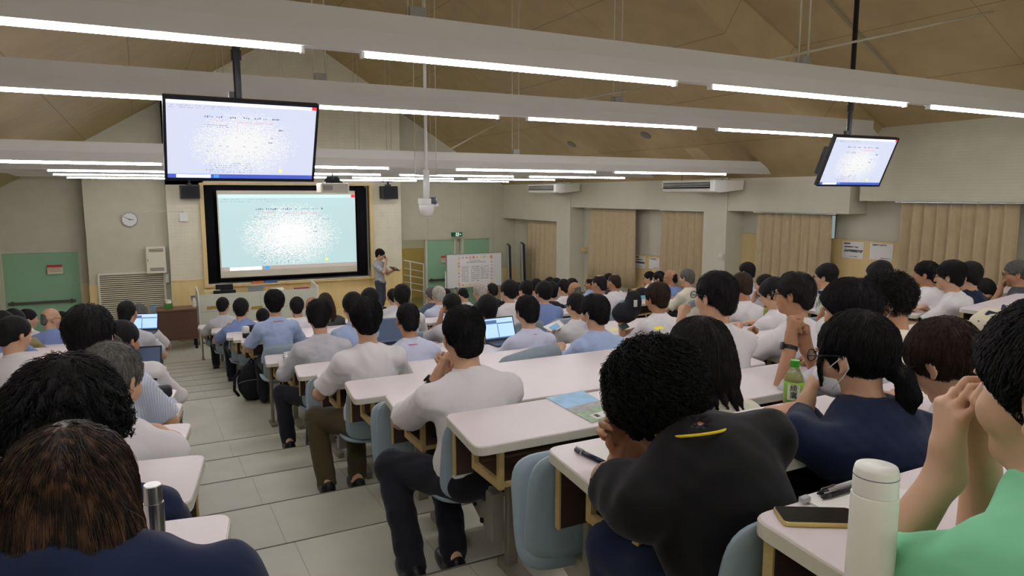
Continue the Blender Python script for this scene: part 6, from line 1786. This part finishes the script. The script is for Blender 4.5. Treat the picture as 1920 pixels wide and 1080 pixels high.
# travel brochure on the third desk
z = zt(2)
q = [(1024, 747), (1092, 733), (1166, 776), (1110, 794)]
A, B, Cc, D = [atZ(x, y, z) for x, y in q]
br = empty('brochure', tuple((A + B + Cc + D) / 4)); br.location.z = z; tag(br, 'glossy brochure with blue sky over a green landscape on the white desk', 'brochure')
L3 = Vector(((A + B + Cc + D) / 4)); 
def quad(nm, u0, u1, v0, v1, z0, z1, m):
    f = lambda u, v: Vector(A * (1 - u) * (1 - v) + B * u * (1 - v) + Cc * u * v + D * (1 - u) * v) - L3
    MB().prism([tuple(f(u, v))[:2] for u, v in ((u0, v0), (u1, v0), (u1, v1), (u0, v1))], z0, z1).build(nm, m, br)
quad('pages', 0, 1, 0, 1, 0.0005, 0.003, M_PAPER)
quad('sky_picture', 0, 1, 0, 0.50, 0.003, 0.0036, mat('picture_sky', (104, 172, 214), 0.3, var=0.25, scale=14, vscale=14, bump=0.001))
quad('hill_picture', 0, 1, 0.46, 0.66, 0.003, 0.0039, mat('picture_hill', (122, 126, 112), 0.3, var=0.4, scale=40, vscale=40, bump=0.001))
quad('field_picture', 0, 1, 0.62, 1, 0.003, 0.0038, mat('picture_field', (106, 142, 84), 0.3, var=0.45, scale=30, vscale=26, bump=0.001))
quad('white_box', 0.22, 0.85, 0.80, 0.96, 0.0038, 0.0043, M_PAPER)
quad('grey_print', 0.30, 0.42, 0.83, 0.92, 0.0043, 0.0046, mat('print_grey', (1, 1, 1)))
# paper and tan pouch under the elbow of the man with the watch
z = zt(3)
flat('paper_slip', [(795, 771), (806, 769), (811, 779), (800, 780)], z, 0.001, M_PAPER, 'white paper slip by the elbow of the man with the black watch', 'paper')
c = atZ(820, 772, z)
o = MB().prism(rrect(-0.10, 0.06, -0.05, 0.05, 0.02), 0, 0.028).build('tan_pouch', mat('tan_leather', (206, 176, 124), 0.6, bump=0.1, scale=50), bevel=0.01, loc=(c[0] + 0.03, c[1], z)); tag(o, 'tan pouch beside the man with the black watch', 'pouch')
# pencil case
c = atZ(541, 683, zt(7))
pc = empty('pencil_case', (c[0] + 0.02, c[1] + 0.06, zt(7)), R(-8)); tag(pc, 'black and white patterned pencil case by the grey-shirted man', 'pencil case')
m_ = bpy.data.materials.new('pencil_case_pattern'); m_.use_nodes = True
vo = m_.node_tree.nodes.new('ShaderNodeTexVoronoi'); vo.inputs['Scale'].default_value = 34
rp = m_.node_tree.nodes.new('ShaderNodeValToRGB'); rp.color_ramp.interpolation = 'CONSTANT'; rp.color_ramp.elements[0].color = (0.02, 0.02, 0.022, 1); rp.color_ramp.elements[1].position = 0.42; rp.color_ramp.elements[1].color = (0.7, 0.7, 0.72, 1)
tc_ = m_.node_tree.nodes.new('ShaderNodeTexCoord')
m_.node_tree.links.new(tc_.outputs['Object'], vo.inputs['Vector']); m_.node_tree.links.new(vo.outputs['Distance'], rp.inputs[0]); m_.node_tree.links.new(rp.outputs[0], m_.node_tree.nodes['Principled BSDF'].inputs['Base Color'])
MB().prism(rrect(-0.055, 0.055, -0.12, 0.12, 0.02), 0, 0.085).build('case', m_, pc, bevel=0.015); MB().box(-0.008, 0.008, -0.118, 0.118, 0.084, 0.088).build('zip', M_STEEL, pc)
# laptops
M_LCD = mat('lit_laptop', (170, 205, 250), 0.3, emit=0.85)
M_LCD2 = mat('lit_laptop_bar', (80, 110, 150), 0.3, emit=0.6)
M_LID = mat('laptop_dark', (38, 42, 52), 0.4)
def laptop(c, rz, lit, label, wdt=0.34, ang=20, lidm=None, facing=1, dep=0.23):
    o = empty('laptop', tuple(c), rz); tag(o, label, 'laptop')
    MB().prism(rrect(-wdt / 2, wdt / 2, -dep, 0, 0.01), 0, 0.016).build('base', M_LID, o); MB().box(-wdt / 2 + 0.02, wdt / 2 - 0.02, -dep * 0.5, -0.03, 0.016, 0.018).build('keyboard', M_BLK, o)
    t = R(ang); h = wdt * 0.64
    up = Vector((0, math.sin(t), math.cos(t))); n = Vector((0, -math.cos(t), math.sin(t)))
    f = lambda x, v, d: tuple(Vector((x, 0, 0.016)) + up * v + n * d)
    lid = MB().poly3([f(-wdt / 2, 0, 0), f(wdt / 2, 0, 0), f(wdt / 2, h, 0), f(-wdt / 2, h, 0)], tuple(-n * 0.008)).build('lid', lidm or M_LID, o)
    if lit:
        e = 0.012
        s = MB().poly3([f(-wdt / 2 + e, e * 1.5, 0.001), f(wdt / 2 - e, e * 1.5, 0.001), f(wdt / 2 - e, h - e, 0.001), f(-wdt / 2 + e, h - e, 0.001)], tuple(-n * 0.001)).build('screen', M_LCD if lit == 1 else mat('laptop_screen_dim', (70, 84, 108), 0.25, emit=0.25), lid)
        if lit == 1:
            for x0, x1, v0, v1 in ((-wdt / 2 + 0.03, -0.02, h * 0.72, h * 0.88), (-0.015, wdt / 2 - 0.02, h * 0.70, h * 0.75), (-wdt / 2 + e, wdt / 2 - e, e * 1.5, e * 2.4), (-0.02, -0.012, h * 0.12, h * 0.72)):
                MB().poly3([f(x0, v0, 0.002), f(x1, v0, 0.002), f(x1, v1, 0.002), f(x0, v1, 0.002)], tuple(-n * 0.001)).build('window_bar', M_LCD2, s)
    return o
c = atZ(940, 640, zt(6)); laptop((c[0], c[1], zt(6)), R(4), 1, 'open laptop with a bright blue-white screen on a raised desk', 0.36)
c = atZ(738, 642, zt(7)); laptop((c[0], c[1] - 0.02, zt(7)), R(0), 2, 'open laptop with a plain dim blue screen right of the white T-shirt', 0.40, lidm=mat('laptop_blue', (92, 112, 140), 0.35))
c = atZ(272, 622, zf(0) + 0.0); laptop((c[0] - 0.02, c[1] + 0.02, zf(0)), R(-14), 1, 'open laptop with a bright screen left of the aisle by the brown cabinet', 0.34)
c = atZ(262, 705, zt(5)); laptop((c[0], c[1] + 0.05, zt(5)), R(-10), 2, 'open laptop with a dim dark screen on a desk left of the aisle', 0.30)
# black pouch left of the aisle
c = atZ(299, 745, zt(4))
o = MB().prism(rrect(-0.06, 0.07, -0.045, 0.045, 0.025), 0, 0.065).build('black_pouch', mat('pouch_black', (44, 46, 48), 0.7, bump=0.2, scale=40), bevel=0.02, loc=(c[0], c[1], zt(4))); tag(o, 'small dark pouch on the fourth desk left of the aisle', 'pouch')
# pen in hand of the man at the far left
p, f_, p_ = held('L1', 1, 0.09, 0.025)
o = MB().tube([(-0.05, 0.03, -0.03), (0.07, -0.02, 0.05)], 0.005, 8).build('pen', mat('pen_grey', (70, 62, 66), 0.4), loc=tuple(p)); tag(o, 'pen held by the man in white at the far left', 'pen')
# steel flask
D_ = atD(286, 918, 1.50)
sf = empty('steel_flask', (D_[0], D_[1], zt(1))); tag(sf, 'slim steel flask with a shiny flat cap behind the navy shoulder, bottom left', 'flask')
hh = D_[2] - zt(1) + 0.012
MB().lathe([(0.019, 0), (0.020, 0.005), (0.020, hh - 0.04)], (0, 0, 0), 24).build('body', M_CHROME, sf, smooth=False); MB().lathe([(0.0185, hh - 0.04), (0.0185, hh - 0.002), (0.0165, hh)], (0, 0, 0), 24).build('cap', mat('brushed_cap', (190, 190, 186), 0.3, metal=1.0), sf)
# pen and sheet on the curly-haired person's desk
z = zt(1)
flat('note_sheet', [(1092, 842), (1190, 816), (1230, 862), (1130, 872)], z, 0.001, M_PAPER, 'white sheet on the desk of the curly-haired person', 'paper')
a_ = atZ(1080, 848, z); b_ = atZ(1130, 872, z)
pn = empty('fountain_pen', (0, 0, 0)); pn.location = (a_[0], a_[1], z + 0.009); tag(pn, 'dark blue pen on the desk of the curly-haired person', 'pen')
u_ = Vector((b_[0] - a_[0], b_[1] - a_[1], 0)).normalized()
MB().tube([(0, 0, 0), tuple(u_ * 0.145)], 0.008, 12).build('barrel', mat('pen_navy', (22, 28, 48), 0.3), pn, smooth=True); MB().tube([tuple(u_ * 0.03), tuple(u_ * 0.036)], 0.0088, 12).build('ring', M_CHROME, pn); MB().tube([tuple(u_ * 0.0 + Vector((0, 0, 0.009))), tuple(u_ * 0.04 + Vector((0, 0, 0.0095)))], 0.002, 6).build('clip', M_CHROME, pn)
# green tea bottle and phone on the same desk
c = atZ(1486, 772, z)
M_PET = mat('clear_plastic', (240, 250, 240), 0.08, trans=0.9, spec=0.5)
gb = empty('tea_bottle', (c[0], c[1], z)); tag(gb, 'green tea bottle with a bright green cap and printed label', 'bottle')
ht = atD(1496, 672, np.dot(np.array([c[0], c[1], z - CAMZ]), FW))[2] - z
k_ = ht / 0.215
k_ *= 1.0
prf = [(0.028, 0), (0.031, 0.004), (0.0315, 0.03), (0.029, 0.036), (0.0315, 0.042), (0.0315, 0.13), (0.028, 0.150), (0.018, 0.175), (0.0125, 0.186), (0.0125, 0.195)]
MB().lathe([(r * k_ * 1.22, h * k_) for r, h in prf], (0, 0, 0), 28).build('bottle', M_PET, gb, smooth=True)
MB().lathe([(0.0275 * k_ * 1.22, 0.002), (0.0285 * k_ * 1.22, 0.03), (0.0285 * k_ * 1.22, 0.135 * k_), (0.024 * k_ * 1.22, 0.155 * k_), (0.001, 0.156 * k_)], (0, 0, 0), 24).build('tea', mat('tea_yellow', (196, 190, 70), 0.2, spec=0.4), gb, smooth=True)
MB().lathe([(0.0322 * k_ * 1.22, 0.050 * k_), (0.0322 * k_ * 1.22, 0.128 * k_), (0.0312 * k_ * 1.22, 0.129 * k_)], (0, 0, 0), 28).build('label', mat('tea_label', (150, 204, 74), 0.35), gb, smooth=True)
MB().lathe([(0.0148 * k_ * 1.22, 0.188 * k_), (0.0148 * k_ * 1.22, 0.212 * k_), (0.0135 * k_ * 1.22, 0.215 * k_)], (0, 0, 0), 24).build('cap', mat('cap_green', (62, 168, 50), 0.35), gb)
fa = math.atan2(-c[1], -c[0])                  # label front: the side shown in the photo
fx, fy = math.cos(fa), math.sin(fa)
def on_label(du, h, out=0.0336): 
    a = fa + du; return (math.cos(a) * out * k_ * 1.22, math.sin(a) * out * k_ * 1.22, h * k_)
b = MB(); n = 24
def label_patch(nm, u0, u1, h0, h1, m, out):
    b = MB(); n = 10; v = []; f = []
    for o_ in (out, out - 0.0005):
        for hh_ in (h0, h1):
            for k in range(n + 1): v.append(on_label(u0 + (u1 - u0) * k / n, hh_, o_))
    q = lambda o_, r, k: (o_ * 2 + r) * (n + 1) + k
    for k in range(n): f += [(q(0, 0, k), q(0, 0, k + 1), q(0, 1, k + 1), q(0, 1, k)), (q(1, 0, k), q(1, 1, k), q(1, 1, k + 1), q(1, 0, k + 1))]
    b.add(v, f).build(nm, m, gb)
label_patch('label_panel', -0.62, 0.62, 0.058, 0.122, mat('label_white', (232, 240, 224), 0.4), 0.0328)
for ch, h_ in (('綾', 0.106), ('鷹', 0.077)):
    p_ = on_label(0.0, h_, 0.0335)
    text(ch, 0.030 * k_, p_, (R(90), 0, fa + R(90)), mat('label_ink', (40, 70, 50), 0.5), gb, 'label_character')
c = atZ(1470, 783, z)
ph = empty('phone', (c[0] + 0.02, c[1] + 0.01, z), R(-22)); tag(ph, 'dark phone with a bronze rim beside the green tea bottle', 'phone')
MB().prism(rrect(-0.075, 0.075, -0.037, 0.037, 0.009), 0, 0.009).build('frame', mat('bronze_rim', (150, 112, 66), 0.35, metal=0.6), ph, bevel=0.002); MB().prism(rrect(-0.072, 0.072, -0.034, 0.034, 0.008), 0.009, 0.0098).build('screen', mat('phone_glass', (24, 26, 30), 0.12), ph)
# nearest desk on the right: gold phone, flask, pens, notebook
z = zt(0)
q = [atZ(x, y, z + 0.01) for x, y in ((1455, 945), (1592, 948), (1606, 986), (1478, 984))]
c = sum(q) / 4; u = Vector(q[1] - q[0]).normalized(); ang = math.atan2(u.y, u.x)
ph = empty('phone', (c[0], c[1], z), ang); tag(ph, 'black-screened phone with a gold rim beside the white flask', 'phone')
MB().prism(rrect(-0.08, 0.08, -0.039, 0.039, 0.012), 0, 0.010).build('frame', mat('gold_rim', (206, 184, 120), 0.3, metal=0.7), ph, bevel=0.0025)
MB().prism(rrect(-0.077, 0.077, -0.036, 0.036, 0.010), 0.010, 0.0108).build('screen', mat('phone_glass', (1, 1, 1)), ph)
MB().box(-0.02, 0.0, -0.0402, -0.038, 0.003, 0.007).build('side_button', mat('gold_rim', (1, 1, 1)), ph)
# flask: foot of its axis on the desk, top at the photo's cap
dF = 0
for it in range(60):                           # depth where a 0.235 m tall flask stands on the desk with its top at (1644, 872)
    D_ = 0.7 + it * 0.01
    p_ = atD(1644, 873, D_)
    if p_[2] - z <= 0.235: break
fl = empty('white_flask', (p_[0], p_[1], z)); tag(fl, 'tall white insulated flask standing on the nearest desk at the right', 'flask')
hF = p_[2] - z; rF = 0.5 * 80 / F_PX * D_
MB().lathe([(rF * 0.93, 0), (rF * 1.06, 0.006), (rF * 1.08, 0.05), (rF * 1.04, hF - 0.048), (rF * 1.02, hF - 0.046)], (0, 0, 0), 40).build('body', mat('flask_white', (236, 234, 220), 0.38, bump=0.03, scale=400), fl, smooth=True)
MB().lathe([(rF * 0.99, hF - 0.046), (rF, hF - 0.044), (rF * 0.99, hF - 0.012), (rF * 0.95, hF - 0.004), (rF * 0.90, hF)], (0, 0, 0), 40).build('lid', mat('flask_lid', (238, 237, 226), 0.35), fl, smooth=True)
MB().lathe([(rF * 1.002, hF - 0.016), (rF * 1.002, hF - 0.0145)], (0, 0, 0), 40).build('lid_seam', mat('seam_dark', (110, 112, 120), 0.5), fl)
flat('notebook', [(1500, 935), (1600, 905), (1720, 925), (1640, 1010)], z, 0.004, M_PAPER, 'open white notebook on the nearest desk, half behind the flask', 'notebook')
flat('eraser', [(1497, 940), (1512, 935), (1520, 940), (1506, 945)], z + 0.004, 0.010, mat('eraser_grey', (170, 176, 180), 0.6), 'small pale eraser at the edge of the white notebook', 'eraser')
for i, (pa_, pb_, cbod, lb) in enumerate((((1532, 925), (1602, 903), (196, 196, 198), 'silver pen with a black grip lying on the notebook'), ((1540, 932), (1600, 914), (40, 40, 44), 'black pen with a clip lying nearest on the notebook'))):
    a_ = atZ(*pa_, z + 0.012); b_ = atZ(*pb_, z + 0.012)
    e = empty('ballpoint_pen', (a_[0], a_[1], z + 0.011 + 0.0)); tag(e, lb, 'pen')
    u_ = Vector((b_[0] - a_[0], b_[1] - a_[1], 0)); 
    MB().tube([tuple(u_ * 0.25), tuple(u_ * 1.6)], 0.0062, 12).build('barrel', mat('pen_body_%d' % i, cbod, 0.35), e, smooth=True)
    MB().tube([tuple(u_ * 0.0), tuple(u_ * 0.08), tuple(u_ * 0.25)], [0.0015, 0.005, 0.0066], 12).build('grip', M_BLK, e, smooth=True)
    MB().tube([tuple(u_ * 0.1 + Vector((0, 0, 0.008))), tuple(u_ * 0.45 + Vector((0, 0, 0.0085)))], 0.0018, 6).build('clip', M_CHROME, e)
# things farther off
c = atZ(1424, 600, zt(4) - 0.0)
jb = empty('drink_bottle', (c[0] + 0.1, c[1], zt(4))); tag(jb, 'small drink bottle with a brown cap and straw on a middle desk', 'bottle')
MB().lathe([(0.033, 0), (0.036, 0.01), (0.036, 0.10), (0.03, 0.12)], (0, 0, 0), 18).build('bottle', mat('drink_amber', (170, 150, 90), 0.3), jb, smooth=True); MB().lathe([(0.0365, 0.03), (0.0365, 0.09)], (0, 0, 0), 18).build('label', mat('drink_label', (120, 150, 70), 0.5), jb); MB().lathe([(0.034, 0.12), (0.034, 0.145)], (0, 0, 0), 18).build('cap', mat('cap_brown', (52, 40, 34), 0.5), jb); MB().tube([(0.01, 0, 0.14), (0.016, 0, 0.20)], 0.004, 8).build('straw', M_WHITE, jb)
c = atZ(1198, 566, zf(0)); flat('folder', [(1188, 557), (1210, 554), (1222, 559), (1198, 562)], zf(0), 0.008, mat('folder_teal', (90, 160, 178), 0.5), 'teal folder on the window-side desk beside the black cap', 'folder')
cp = empty('cap', tuple(atZ(1204, 552, zf(1)))); cp.location.z = zf(1); tag(cp, 'black cap lying on the window-side desk', 'cap')
MB().lathe([(0.13, 0), (0.13, 0.05), (0.10, 0.10), (0.04, 0.125), (0.005, 0.13)], (0, 0, 0), 20).build('crown', mat('cap_black', (30, 31, 36), 0.8), cp, smooth=True); MB().prism([(0.12 * math.cos(t) - 0.09, 0.11 * math.sin(t)) for t in np.linspace(PI / 2, 3 * PI / 2, 14)], 0, 0.012).build('brim', mat('cap_black', (1, 1, 1)), cp)
z = zt(5); flat('green_card', [(1160, 612), (1174, 607), (1180, 614), (1166, 620)], z, 0.010, mat('card_green', (34, 62, 52), 0.4), 'dark green phone on the desk of the brown-haired man in white', 'phone')
flat('yellow_note', [(1224, 614), (1240, 611), (1247, 616), (1231, 619)], zt(4), 0.001, mat('note_yellow', (240, 230, 60), 0.7), 'bright yellow note on the white desk behind the bob-haired woman', 'note')
flat('pale_yellow_note', [(1142, 616), (1154, 614), (1160, 619), (1148, 621)], zt(5), 0.001, mat('note_pale', (240, 236, 160), 0.7), 'pale yellow note beside the dark green phone', 'note')
bg_ = empty('shoulder_bag', tuple(atZ(1172, 604, zt(5)))); bg_.location.z = zt(5); tag(bg_, 'black shoulder bag on the desk left of the brown-haired man in white', 'bag')
G = Field((-0.3, -0.2, -0.02), (0.3, 0.2, 0.4), 0.012); G.ell((0, 0, 0.10), (0.16, 0.10, 0.11), None, 0.02); G.ell((0.1, 0, 0.20), (0.09, 0.08, 0.13), None, 0.04); G.plane((0, 0, 0), (0, 0, -1)); G.ripple(0.006, 22, 3); G.obj('bag_body', mat('bag_black', (26, 27, 32), 0.75, bump=0.2, scale=40), bg_)
MB().tube([(0.0, 0, 0.18), (0.06, 0.02, 0.34), (0.14, 0.02, 0.30), (0.17, 0, 0.15)], 0.012, 8).build('strap', mat('bag_black', (1, 1, 1)), bg_, smooth=True)
MB().box(-0.02, 0.02, -0.095, -0.085, 0.17, 0.24).build('white_tag', M_WHITE, bg_, loc=(0.06, 0, 0))
c = atZ(1536, 590, zt(3)); 
wbt = empty('water_bottle', (c[0], c[1], zt(3))); tag(wbt, 'bottle with a dark blue cap left of the masked man with the fist', 'bottle')
MB().lathe([(0.03, 0), (0.033, 0.01), (0.033, 0.15), (0.016, 0.19)], (0, 0, 0), 18).build('bottle', M_PET, wbt, smooth=True); MB().lathe([(0.020, 0.19), (0.020, 0.215)], (0, 0, 0), 16).build('cap', mat('cap_navy', (28, 40, 84), 0.4), wbt)
flat('blue_leaflet', [(1467, 687), (1478, 683), (1484, 688), (1473, 690)], zt(2), 0.002, mat('leaflet_blue', (84, 130, 200), 0.5), 'small blue leaflet at the far edge of the desk behind the tea bottle', 'leaflet')
flat('open_papers', [(1018, 613), (1048, 600), (1060, 612), (1032, 622)], zt(6) + 0.02, 0.004, M_PAPER, 'open white papers beside the man with the thin red lanyard', 'papers')
flat('blue_booklet', [(1030, 614), (1044, 606), (1050, 613), (1037, 620)], zt(6) + 0.026, 0.004, mat('booklet_blue', (110, 180, 226), 0.5), 'blue booklet lying on the open white papers', 'booklet')
flat('white_smartphone', [(854 + 600, 1), (1, 1), (1, 1), (1, 1)], 0, 0, M_PAPER, None, None) if False else None
flat('phone_dark', [(1717, 712), (1735, 707), (1746, 714), (1730, 718)], zt(1), 0.009, mat('phone_glass', (1, 1, 1)), 'dark phone on the desk by the woman looking down', 'phone').name = 'phone'
# tote and cream pouch on the right, backpack on the landing, jacket on a seat
tt = empty('tote_bag', tuple(atZ(1862, 622, zt(2)))); tt.location.z = zt(2) ; tag(tt, 'dark strapped tote with cream lining on the desk at the right edge', 'bag')
G = Field((-0.35, -0.25, -0.02), (0.35, 0.25, 0.35), 0.012); G.ell((0, 0, 0.07), (0.20, 0.12, 0.09), None, 0.02); G.plane((0, 0, 0), (0, 0, -1)); G.ripple(0.008, 20, 8); G.obj('bag_body', mat('bag_cream', (214, 206, 180), 0.8, bump=0.2, scale=30), tt)
MB().tube([(-0.18, 0, 0.08), (-0.12, -0.03, 0.15), (0, -0.04, 0.12), (0.10, 0, 0.17), (0.2, 0.02, 0.10)], 0.012, 8).build('strap', mat('bag_navy', (34, 42, 66), 0.7), tt, smooth=True)
c = atZ(474, 753, tier_z(9.0))
bp_ = empty('backpack', (c[0] + 0.02, c[1] + 0.12, tier_z(9.0))); tag(bp_, 'black backpack on the floor under the seat of the pale blue shirt', 'backpack')
G = Field((-0.3, -0.3, -0.02), (0.3, 0.3, 0.6), 0.012); G.ell((0, 0, 0.22), (0.17, 0.13, 0.24), None, 0.02); G.ell((0, -0.09, 0.14), (0.13, 0.07, 0.12), None, 0.03); G.plane((0, 0, 0), (0, 0, -1)); G.ripple(0.004, 22, 5); G.obj('main_pocket', mat('bag_black', (1, 1, 1)), bp_)
MB().tube([(-0.14, 0, 0.38), (-0.20, -0.02, 0.28), (-0.21, -0.03, 0.14), (-0.16, 0, 0.06)], 0.018, 8).build('strap', mat('bag_black', (1, 1, 1)), bp_, smooth=True); MB().tube([(-0.04, 0, 0.44), (0, 0, 0.50), (0.04, 0, 0.44)], 0.012, 8).build('handle', mat('bag_black', (1, 1, 1)), bp_, smooth=True)
b = MB(); b.tube([(0.165 * math.cos(t), -0.11 + 0.0 * math.sin(t) - 0.02, 0.24 + 0.03 * math.sin(t)) for t in np.linspace(PI, 0, 12)], 0.004, 6).build('zip', M_STEEL, bp_)
c = atZ(1030, 655, zt(5)); jk = empty('folded_jacket', (2.55, row_y(4) + 0.12, tier_z(row_y(4)) + 0.70)); tag(jk, 'grey jacket draped beside the masked man in light blue', 'jacket')
G = Field((-0.35, -0.2, -0.25), (0.35, 0.25, 0.22), 0.011); G.cap((-0.20, -0.02, 0.0), (0.18, 0.0, 0.05), 0.075, 0.065, 0.03); G.cap((-0.22, 0, -0.02), (-0.10, 0.08, -0.06), 0.06, 0.07, 0.03); G.ripple(0.010, 20, 4); G.obj('jacket_cloth', mat('jacket_grey', (132, 146, 154), 0.85, bump=0.3, scale=14), jk)
tag(MB().prism(rrect(-0.1, 0.1, -0.05, 0.06, 0.03), 0, 0.09).build('dark_hat', mat('cap_black', (1, 1, 1)), bevel=0.03, loc=tuple(atZ(474, 622, zf(1)))), 'dark folded hat on the desk left of the pale blue shirt', 'hat')
c = atZ(462, 634, zf(0)); dk = empty('drink_can', (c[0], c[1] + 0.03, zf(0))); tag(dk, 'white and black tumbler at the aisle end of the front desk', 'tumbler')
MB().lathe([(0.035, 0), (0.04, 0.01), (0.042, 0.06)], (0, 0, 0), 18).build('base', M_BLK, dk, smooth=True); MB().lathe([(0.042, 0.06), (0.042, 0.13), (0.03, 0.14)], (0, 0, 0), 18).build('cup', M_WHITE, dk, smooth=True)
